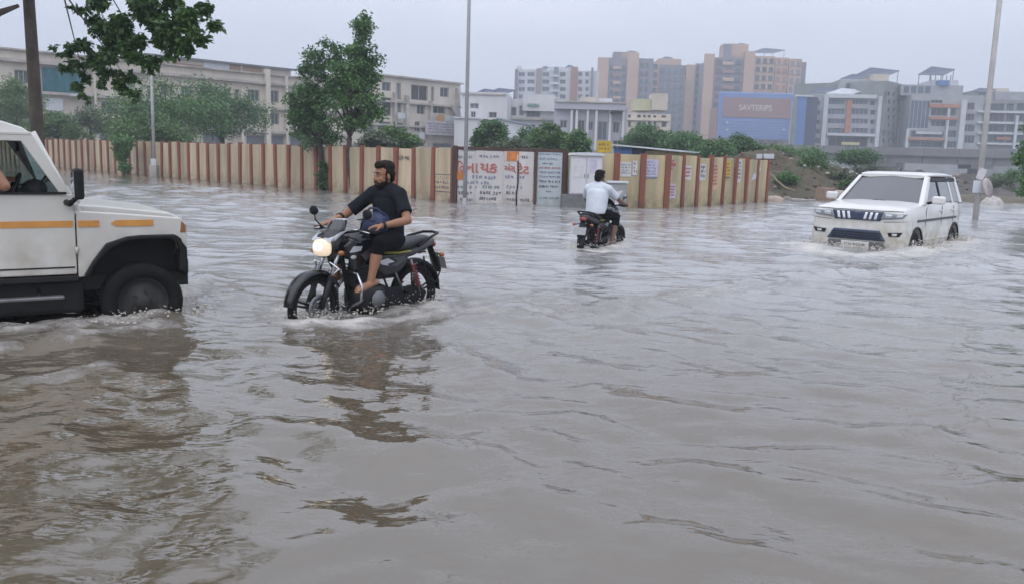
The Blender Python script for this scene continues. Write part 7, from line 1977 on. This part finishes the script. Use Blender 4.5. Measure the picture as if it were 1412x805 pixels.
# ================================================================== people
SKIN = mat('brown_skin', (0.30, 0.155, 0.095), 0.5, spec=0.3, var=0.06, scale=9)
SKIN_D = mat('dark_brown_skin', (0.17, 0.095, 0.065), 0.55, var=0.06, scale=9)
HAIR = mat('black_hair', (0.012, 0.010, 0.009), 0.7, spec=0.15, var=0.3, scale=30, bump=0.5, bscale=120)
HAIR_B = mat('brown_black_hair', (0.020, 0.013, 0.009), 0.7, spec=0.15, var=0.3, scale=30, bump=0.5, bscale=120)
SHIRT_K = mat('black_tshirt', (0.015, 0.016, 0.022), 0.9, spec=0.15, var=0.15, scale=12, bump=0.25, bscale=90)
TROUS_K = mat('black_trousers', (0.007, 0.007, 0.009), 0.9, spec=0.1, var=0.2, scale=12, bump=0.25, bscale=90)
SHIRT_W = mat('white_shirt', (0.58, 0.62, 0.68), 0.85, var=0.08, scale=8, bump=0.2, bscale=60)
SHIRT_W2 = mat('white_sleeve', (0.62, 0.62, 0.60), 0.85, var=0.08, scale=8)
EYE_W = mat('eye_white', (0.30, 0.25, 0.22), 0.4)
EYE_D = mat('eye_dark', (0.01, 0.008, 0.007), 0.2)
LIPS = mat('lips', (0.20, 0.085, 0.07), 0.5)
BAG = mat('navy_bag_cloth', (0.016, 0.026, 0.085), 0.6, var=0.2, scale=10, bump=0.3, bscale=50)

def blob(name, mb, m, parent, voxel=0.008, it=6, wr=0.0, wscale=14.0, seed=1):
    """one continuous skin grown round overlapping limbs"""
    o = mb.build(name, m, parent)
    r = o.modifiers.new('skin', 'REMESH'); r.mode = 'VOXEL'; r.voxel_size = voxel; r.use_smooth_shade = True
    s = o.modifiers.new('soft', 'SMOOTH'); s.factor = 0.5; s.iterations = it
    bpy.context.view_layer.update()
    bake_mods(o)
    if wr:
        me = o.data; n = len(me.vertices)
        co = np.empty(n * 3, np.float32); me.vertices.foreach_get('co', co); co = co.reshape(-1, 3)
        no = np.empty(n * 3, np.float32); me.vertices.foreach_get('normal', no); no = no.reshape(-1, 3)
        d = snoise(co[:, 0] * 1.0 + co[:, 2] * 0.9, co[:, 1] * 1.0 - co[:, 2] * 0.6, seed, 3, wscale)
        co += no * (wr * d)[:, None].astype(np.float32)
        me.vertices.foreach_set('co', co.ravel()); me.update()
    if len(o.data.materials) == 0: o.data.materials.append(m)
    return o

def limb(mb, a, b, r0, r1, bulge=0.0, n=12):
    a, b = Vector(a), Vector(b)
    pts = [a.lerp(b, t) for t in (0, 0.25, 0.5, 0.75, 1)]
    rr = [lerp(r0, r1, t) + bulge * math.sin(PI * min(1, t * 1.3)) for t in (0, 0.25, 0.5, 0.75, 1)]
    mb.tube(pts, rr, n)
    mb.ell(a, (rr[0],) * 3, 12, 8); mb.ell(b, (rr[-1],) * 3, 12, 8)

def hand(mb, wrist, fwd, down, side, curl=1.0, k=1.0):
    """palm, four fingers of unequal length and a thumb; fingers curl towards 'down', thumb on 'side'"""
    w = Vector(wrist); f = Vector(fwd).normalized(); d = Vector(down); d = (d - f * d.dot(f)).normalized(); s = f.cross(d).normalized()
    if s.dot(Vector(side)) < 0: s = -s
    P = lambda a, b, c: w + (f * a + s * b + d * c) * k
    for b in (-0.028, -0.010, 0.010, 0.028):
        mb.tube([P(0.0, b * 0.6, 0), P(0.05, b, -0.004), P(0.085, b, 0.0)], [0.016 * k, 0.0165 * k, 0.013 * k], 8)
    mb.ell(P(0.045, 0, 0.002), (0.036 * k, 0.036 * k, 0.020 * k), 10, 7)
    for b, ln, r in ((0.030, 0.068, 0.0095), (0.010, 0.076, 0.0098), (-0.011, 0.071, 0.0094), (-0.030, 0.056, 0.0085)):
        a = 0.25 * curl; p = Vector((0.085, b, 0.0)); pts = [p.copy()]
        for seg, fr in enumerate((0.45, 0.32, 0.23)):
            p = p + Vector((math.cos(a), 0, math.sin(a))) * ln * fr
            pts.append(p.copy()); a += 0.85 * curl
        mb.tube([P(*q) for q in pts], [r * k * 1.05, r * k, r * k * 0.95, r * k * 0.8], 8)
        mb.ell(P(*pts[-1]), (r * k * 0.8,) * 3, 8, 6)
    th = [(0.018, 0.034, 0.006), (0.045, 0.056, 0.020 + 0.006 * curl), (0.072, 0.054 - 0.010 * curl, 0.030 + 0.012 * curl)]
    mb.tube([P(*q) for q in th], [0.0135 * k, 0.0115 * k, 0.0095 * k], 8); mb.ell(P(*th[-1]), (0.0095 * k,) * 3, 8, 6)

def foot(mb, ankle, toe, up=(0, 0, 1), r=0.036):
    a, t = Vector(ankle), Vector(toe)
    f = (t - a).normalized(); u = Vector(up); s = f.cross(u).normalized(); u = s.cross(f)
    heel = a - f * 0.045 - u * 0.045
    mb.tube([heel, a.lerp(t, 0.25) - u * 0.035, a.lerp(t, 0.7) - u * 0.03, t - f * 0.03 - u * 0.03], [0.030, 0.036, 0.038, 0.028], 10)
    mb.ell(heel, (0.033, 0.033, 0.033), 10, 7)
    for i, b in enumerate((-0.030, -0.014, 0.001, 0.015, 0.028)):
        q = t - f * (0.03 + 0.008 * abs(i - 1)) + s * b - u * 0.034
        mb.tube([q - f * 0.02, q + f * 0.025], [0.011, 0.0085 if i else 0.011], 7); mb.ell(q + f * 0.025, (0.009,) * 3, 8, 6)

def head_parts(mb, M, k=0.98):
    T = M @ Matrix.Scale(k, 4)
    def E(c, r): mb.ell((0, 0, 0), r, 16, 11, M=T @ Matrix.Translation(c))
    E((-0.012, 0, 0.035), (0.098, 0.077, 0.100)); E((0.028, 0, -0.045), (0.062, 0.060, 0.075)); E((0.060, 0, -0.098), (0.026, 0.032, 0.022))
    E((0.070, 0, 0.028), (0.022, 0.052, 0.012)); E((0.055, 0.036, -0.030), (0.030, 0.024, 0.028)); E((0.055, -0.036, -0.030), (0.030, 0.024, 0.028))
    mb.tube([T @ Vector(p) for p in ((0.080, 0, 0.018), (0.098, 0, -0.010), (0.108, 0, -0.030), (0.092, 0, -0.040))], [0.010 * k, 0.012 * k, 0.016 * k, 0.012 * k], 8)
    for s in (-1, 1):
        E((-0.010, s * 0.079, -0.010), (0.020, 0.010, 0.032)); E((0.096, s * 0.012, -0.034), (0.010, 0.009, 0.008))
    E((0.084, 0, -0.066), (0.014, 0.026, 0.009))
    return T

def face_bits(T, body, hair_m, beard=False, k=0.9, fringe=True, seed=3):
    par = body.parent
    for s in (-1, 1):
        e = MB().ell((0, 0, 0), (0.0115, 0.0125, 0.0060), 12, 8, M=T @ Matrix.Translation((0.077, s * 0.031, 0.006))).build('eye', EYE_W, par)
        MB().ell((0, 0, 0), (0.004, 0.0070, 0.0058), 10, 7, M=T @ Matrix.Translation((0.0865, s * 0.030, 0.006))).build('iris', EYE_D, e)
        MB().tube([T @ Vector(p) for p in ((0.088, s * 0.012, 0.030), (0.087, s * 0.032, 0.036), (0.074, s * 0.052, 0.030))], [0.0045, 0.006, 0.003], 6).build('eyebrow', hair_m, par)
    MB().ell((0, 0, 0), (0.012, 0.022, 0.0075), 12, 8, M=T @ Matrix.Translation((0.090, 0, -0.069))).build('lips', LIPS, par)
    h = MB()
    def E(c, r): h.ell((0, 0, 0), r, 16, 11, M=T @ Matrix.Translation(c))
    E((-0.030, 0, 0.070), (0.098, 0.083, 0.082)); E((-0.068, 0, 0.020), (0.052, 0.078, 0.078)); E((-0.075, 0, -0.030), (0.034, 0.060, 0.045))
    E((0.030, 0, 0.105), (0.062, 0.068, 0.042))
    if fringe:
        E((0.058, 0.01, 0.092), (0.036, 0.050, 0.024)); E((0.030, -0.03, 0.118), (0.045, 0.040, 0.030))
    for s in (-1, 1): E((-0.030, s * 0.066, 0.025), (0.045, 0.018, 0.050)); E((0.010, s * 0.072, 0.020), (0.014, 0.010, 0.040))
    blob('hair', h, hair_m, par, 0.006, 3, 0.009, 45, seed)
    if beard:
        b = MB()
        def E2(c, r): b.ell((0, 0, 0), r, 14, 9, M=T @ Matrix.Translation(c))
        E2((0.046, 0, -0.106), (0.040, 0.042, 0.022)); E2((0.068, 0, -0.096), (0.026, 0.032, 0.016))
        for s in (-1, 1):
            E2((0.030, s * 0.049, -0.074), (0.040, 0.013, 0.028)); E2((0.006, s * 0.068, -0.030), (0.018, 0.009, 0.038)); E2((0.066, s * 0.032, -0.088), (0.024, 0.016, 0.018))
            b.tube([T @ Vector(p) for p in ((0.103, s * 0.004, -0.052), (0.096, s * 0.022, -0.056), (0.080, s * 0.036, -0.078))], [0.007, 0.008, 0.008], 7)
        blob('beard', b, hair_m, par, 0.006, 3, 0.003, 80, seed + 1)

def rider(name, parent_loc, rz, J, label, skin, shirt, trous, hair, beard=False, hem=0.62, sleeve=0.62, voxel=0.0075, wide=1.0, group=None):
    e = empty(name, parent_loc, rz, label, 'person', group)
    V = {k: Vector(v) for k, v in J.items() if k not in ('yaw', 'pitch', 'tilt')}
    b = MB()
    # body
    limb(b, V['hips'], V['chest'], 0.115, 0.12)
    limb(b, V['chest'], V['neck'], 0.10, 0.055); limb(b, V['neck'], V['neck'].lerp(V['head'], 0.6), 0.055, 0.052)
    HM = Matrix.Translation(V['head']) @ Matrix.Rotation(J.get('yaw', 0), 4, 'Z') @ Matrix.Rotation(J.get('pitch', 0), 4, 'Y') @ Matrix.Rotation(J.get('tilt', 0), 4, 'X')
    T = head_parts(b, HM)
    for q in 'LR':
        limb(b, V['neck'].lerp(V['sh' + q], 0.3), V['sh' + q], 0.055, 0.060); limb(b, V['sh' + q], V['el' + q], 0.050, 0.041, 0.004); limb(b, V['el' + q], V['wr' + q], 0.041, 0.027, 0.004)
        hand(b, V['wr' + q], V['hf' + q], V['hd' + q], V['ht' + q], curl=1.0)
        limb(b, V['hp' + q], V['kn' + q], 0.080, 0.055); limb(b, V['kn' + q], V['an' + q], 0.053, 0.036, 0.010)
        foot(b, V['an' + q], V['to' + q])
    body = blob('body', b, skin, e, voxel, 5)
    # shirt
    s = MB()
    hips, chest, neck = V['hips'], V['chest'], V['neck']
    up = (chest - hips).normalized()
    for i in range(10):
        t = -0.03 + 1.03 * i / 9
        s.ell(hips.lerp(chest, t), (lerp(0.142, 0.130, t) * wide, lerp(0.168, 0.186, t) * wide, 0.11 if i else 0.07), 18, 11)
    s.ell(chest.lerp(neck, 0.55), (0.100, 0.150, 0.085), 16, 10)
    limb(s, V['shL'], V['shR'], 0.078, 0.078)
    limb(s, neck.lerp(V['shL'], 0.15), V['shL'], 0.072, 0.076); limb(s, neck.lerp(V['shR'], 0.15), V['shR'], 0.072, 0.076)
    for q in 'LR':
        s.tube([V['sh' + q], V['sh' + q].lerp(V['el' + q], sleeve * 0.5), V['sh' + q].lerp(V['el' + q], sleeve)], [0.076, 0.070, 0.070], 12)
    blob('shirt', s, shirt, e, voxel * 1.3, 9, 0.007, 9, 7)
    # trousers
    t = MB()
    t.ell(hips + Vector((0, 0, -0.03)), (0.150, 0.178, 0.105), 18, 11)
    for q in 'LR':
        limb(t, V['hp' + q], V['kn' + q], 0.100, 0.074, 0.004)
        t.tube([V['kn' + q], V['kn' + q].lerp(V['an' + q], hem * 0.5), V['kn' + q].lerp(V['an' + q], hem)], [0.073, 0.069, 0.066], 12)
    blob('trousers', t, trous, e, voxel * 1.3, 5, 0.008, 14, 9)
    face_bits(T, body, hair, beard)
    return e

fxg = 0.635
JR1 = dict(hips=(-0.30, 0, 0.905), chest=(-0.275, 0, 1.225), neck=(-0.25, 0, 1.385), head=(-0.215, 0.0, 1.495), yaw=R(-12), pitch=R(4),
           shL=(-0.26, 0.176, 1.315), shR=(-0.245, -0.180, 1.315), elL=(-0.205, 0.345, 1.085), elR=(-0.02, -0.375, 1.075), wrL=(0.025, 0.235, 1.035), wrR=(0.175, -0.345, 1.035),
           hfL=(0.75, -0.62, -0.12), hdL=(0.1, -0.1, -1), htL=(0.4, 0.2, 0.8), hfR=(1, 0.06, -0.15), hdR=(0, 0, -1), htR=(0, 1, 0),
           hpL=(-0.27, 0.10, 0.875), hpR=(-0.27, -0.10, 0.875), knL=(0.085, 0.265, 0.875), knR=(0.085, -0.255, 0.875), anL=(0.165, 0.245, 0.545), anR=(0.165, -0.245, 0.545), toL=(0.37, 0.235, 0.475), toR=(0.37, -0.235, 0.475))
RIDER1 = rider('person', BIKE1_LOC, BIKE1_RZ, JR1, 'bearded man in black shirt and rolled trousers riding the near motorcycle barefoot', SKIN, SHIRT_K, TROUS_K, HAIR_B, True, hem=0.30, sleeve=0.72, wide=0.98, group='people on the flooded road')
w = MB().lathe([(0.0295, -0.014), (0.034, -0.012), (0.034, 0.012), (0.0295, 0.014)], 16, Matrix.Translation(Vector(JR1['wrL']).lerp(Vector(JR1['elL']), 0.1)) @ (Vector(JR1['wrL']) - Vector(JR1['elL'])).to_track_quat('Z', 'Y').to_matrix().to_4x4(), closed=True).build('wrist_band', BLACK, RIDER1)
w = MB().lathe([(0.046, -0.012), (0.052, -0.010), (0.052, 0.010), (0.046, 0.012)], 16, Matrix.Translation(Vector(JR1['elR']).lerp(Vector(JR1['wrR']), 0.15)) @ (Vector(JR1['wrR']) - Vector(JR1['elR'])).to_track_quat('Z', 'Y').to_matrix().to_4x4(), closed=True).build('arm_band', BLACK, RIDER1)

def lap_bag():
    e = empty('cloth_bag', BIKE1_LOC, BIKE1_RZ, 'navy blue cloth bag held on the lap of the bearded rider', 'bag')
    rings = []
    for z, wx, wy in ((0.945, 0.055, 0.12), (0.965, 0.075, 0.15), (1.03, 0.085, 0.165), (1.10, 0.078, 0.15), (1.145, 0.052, 0.11), (1.155, 0.02, 0.06)):
        rings.append([(-0.055 - 0.25 * (z - 0.95) + x, 0.03 + y, z) for x, y, _ in [(p[1] * 1.0, p[2], 0) for p in oval(0, 0, wx, wy, 20, 2.8)]])
    b = MB().loft(rings)
    o = blob('bag_body', b, BAG, e, 0.009, 3, 0.007, 16, 12)
    MB().tube([(0.035, -0.09, 1.07), (0.038, 0.03, 1.085), (0.035, 0.15, 1.07)], 0.006, 6).build('zip', BLACK, e)
    MB().tube([(-0.08, -0.10, 1.13), (-0.06, -0.02, 1.185), (-0.06, 0.08, 1.185), (-0.08, 0.16, 1.13)], 0.010, 7).build('handle', BAG, e)
lap_bag()

JR2 = dict(hips=(-0.34, 0, 0.90), chest=(-0.27, 0, 1.205), neck=(-0.235, 0, 1.36), head=(-0.20, 0.0, 1.465), yaw=R(-8), pitch=R(8),
           shL=(-0.25, 0.190, 1.285), shR=(-0.25, -0.190, 1.285), elL=(-0.02, 0.32, 1.08), elR=(-0.02, -0.32, 1.08), wrL=(0.165, 0.335, 1.025), wrR=(0.165, -0.335, 1.025),
           hfL=(1, 0, -0.1), hdL=(0, 0, -1), htL=(0, -1, 0), hfR=(1, 0, -0.1), hdR=(0, 0, -1), htR=(0, 1, 0),
           hpL=(-0.30, 0.10, 0.87), hpR=(-0.30, -0.10, 0.87), knL=(0.06, 0.235, 0.80), knR=(0.06, -0.235, 0.80), anL=(-0.05, 0.22, 0.37), anR=(-0.05, -0.22, 0.37), toL=(0.15, 0.23, 0.315), toR=(0.15, -0.23, 0.315))
RIDER2 = rider('person', BIKE2_LOC, BIKE2_RZ, JR2, 'man in a loose white shirt riding away, seen from behind', SKIN_D, SHIRT_W, TROUS_K, HAIR, False, hem=0.35, sleeve=0.70, voxel=0.009, wide=1.10, group='people on the flooded road')

JD = dict(hips=(-1.30, -0.36, 0.98), chest=(-1.35, -0.36, 1.27), neck=(-1.35, -0.36, 1.42), head=(-1.325, -0.36, 1.53), yaw=0, pitch=0,
          shL=(-1.33, -0.17, 1.36), shR=(-1.25, -0.60, 1.37), elL=(-1.12, -0.12, 1.20), elR=(-1.01, -0.875, 1.335), wrL=(-0.985, -0.21, 1.36), wrR=(-1.115, -0.80, 1.545),
          hfL=(0.7, -0.55, 0.1), hdL=(0.5, 0, -1), htL=(0, -0.6, 0.6), hfR=(-0.35, 0.2, 1), hdR=(-0.6, 0.6, 0), htR=(0.5, 0.5, 0),
          hpL=(-1.28, -0.27, 0.95), hpR=(-1.28, -0.45, 0.95), knL=(-0.96, -0.26, 0.98), knR=(-0.96, -0.46, 0.98), anL=(-0.92, -0.26, 0.70), anR=(-0.92, -0.46, 0.70), toL=(-0.80, -0.26, 0.72), toR=(-0.80, -0.46, 0.72))
rider('person', OFFR.location, OFFR.rotation_euler[2], JD, 'driver of the white off-roader resting a bare elbow on the open window sill', SKIN, SHIRT_W2, TROUS_K, HAIR, False, hem=0.9, sleeve=0.45, voxel=0.009, group='people on the flooded road')
# ================================================================== spray thrown up by wheels
FROTH = mat('muddy_froth', (0.55, 0.505, 0.45), 0.55, var=0.12, scale=12, bump=0.6, bscale=50)
def splash(label, lines, n, hmax, spread, seed, rad=(0.006, 0.022)):
    """ragged froth tongues and flung drops along a waterline; lines of (x, y) points"""
    rnd = random.Random(seed)
    V = []; Fc = []
    base_bm = bmesh.new(); bmesh.ops.create_icosphere(base_bm, subdivisions=1, radius=1)
    bv = [v.co.copy() for v in base_bm.verts]; bf = [[v.index for v in f.verts] for f in base_bm.faces]; base_bm.free()
    for pts, k in lines:
        segs = list(zip(pts[:-1], pts[1:]))
        ln = [math.hypot(b[0] - a[0], b[1] - a[1]) for a, b in segs]
        m = int(n * k)
        for i in range(m):
            j = rnd.choices(range(len(segs)), ln)[0]
            t = rnd.random(); a, b = segs[j]
            x = lerp(a[0], b[0], t) + rnd.gauss(0, spread); y = lerp(a[1], b[1], t) + rnd.gauss(0, spread)
            u = rnd.random() ** 2.6
            z = u * hmax * k
            r = rnd.uniform(*rad) * (1.5 - u) * (1.4 if rnd.random() < 0.15 else 1)
            sx, sy, sz = r * rnd.uniform(0.8, 1.8), r * rnd.uniform(0.8, 1.4), r * rnd.uniform(0.6, 1.2)
            q = Matrix.Rotation(rnd.uniform(0, 6.28), 3, 'Z')
            o = len(V)
            for c in bv:
                p = q @ Vector((c.x * sx * rnd.uniform(0.8, 1.2), c.y * sy, c.z * sz))
                V.append((x + p.x, y + p.y, z + p.z + 0.01))
            Fc += [[o + w for w in f] for f in bf]
    me = bpy.data.meshes.new('spray'); me.from_pydata(V, [], Fc); me.polygons.foreach_set('use_smooth', [True] * len(Fc))
    o = link_mesh('spray', me, FROTH); tag(o, label, 'spray', kind='stuff')

def loc2(o, p):
    c = Matrix.Rotation(o.rotation_euler[2], 3, 'Z') @ Vector((p[0], p[1], 0))
    return (o.location.x + c.x, o.location.y + c.y)
bpy.context.view_layer.update()
L_ = lambda o, pts: [loc2(o, p) for p in pts]
splash('spray and froth round the off-roader front wheel', [(L_(OFFR, [(0.42, -0.70), (0.32, -0.88), (0.0, -0.92), (-0.4, -0.95)]), 1.0), (L_(OFFR, [(-0.4, -0.95), (-1.2, -1.0), (-2.0, -1.0)]), 0.6), (L_(OFFR, [(0.5, -0.75), (0.55, 0.0)]), 0.6)], 240, 0.10, 0.09, 1, (0.004, 0.011))
splash('spray and froth round the near motorcycle wheels', [(L_(BIKE1, [(0.98, 0.0), (0.85, 0.12), (0.45, 0.14), (0.0, 0.18), (-0.5, 0.16), (-0.95, 0.08)]), 1.0), (L_(BIKE1, [(0.98, 0.0), (0.85, -0.12), (0.2, -0.2), (-0.9, -0.12)]), 0.6), (L_(BIKE1, [(0.55, 0.08), (0.75, 0.08)]), 0.7)], 320, 0.14, 0.07, 2, (0.003, 0.008))
splash('spray and froth round the far motorcycle', [(L_(BIKE2, [(-0.95, 0.05), (-0.9, -0.15), (-0.3, -0.2), (0.6, -0.16), (0.9, 0.0)]), 1.0), (L_(BIKE2, [(-0.95, 0.0), (-0.6, 0.18), (0.5, 0.18)]), 0.7)], 220, 0.14, 0.09, 3, (0.004, 0.011))
splash('spray and froth pushed up by the white car', [(L_(SUV, [(2.02, -0.95), (2.12, -0.5), (2.15, 0.3), (2.05, 0.9)]), 1.0), (L_(SUV, [(2.0, 0.92), (1.3, 1.02), (0.9, 1.05)]), 1.3), (L_(SUV, [(0.9, 1.05), (-0.6, 1.0)]), 0.5), (L_(SUV, [(-1.0, 1.0), (-1.4, 1.02), (-2.0, 0.95)]), 1.2)], 300, 0.16, 0.14, 4, (0.005, 0.014))
# ------------------------------------------------------------------ damp air
def haze():
    m = bpy.data.materials.new('damp_air'); m.use_nodes = True
    t = m.node_tree; t.nodes.clear()
    o = _nd(t, 'ShaderNodeOutputMaterial'); v = _nd(t, 'ShaderNodeVolumePrincipled')
    v.inputs['Color'].default_value = (0.84, 0.90, 0.98, 1)
    v.inputs['Density'].default_value = 0.0017
    v.inputs['Anisotropy'].default_value = 0.2
    t.links.new(v.outputs[0], o.inputs['Volume'])
    b = MB().box((0, 200, 31), (620, 560, 66)).build('haze', m)
    tag(b, kind='stuff')
haze()
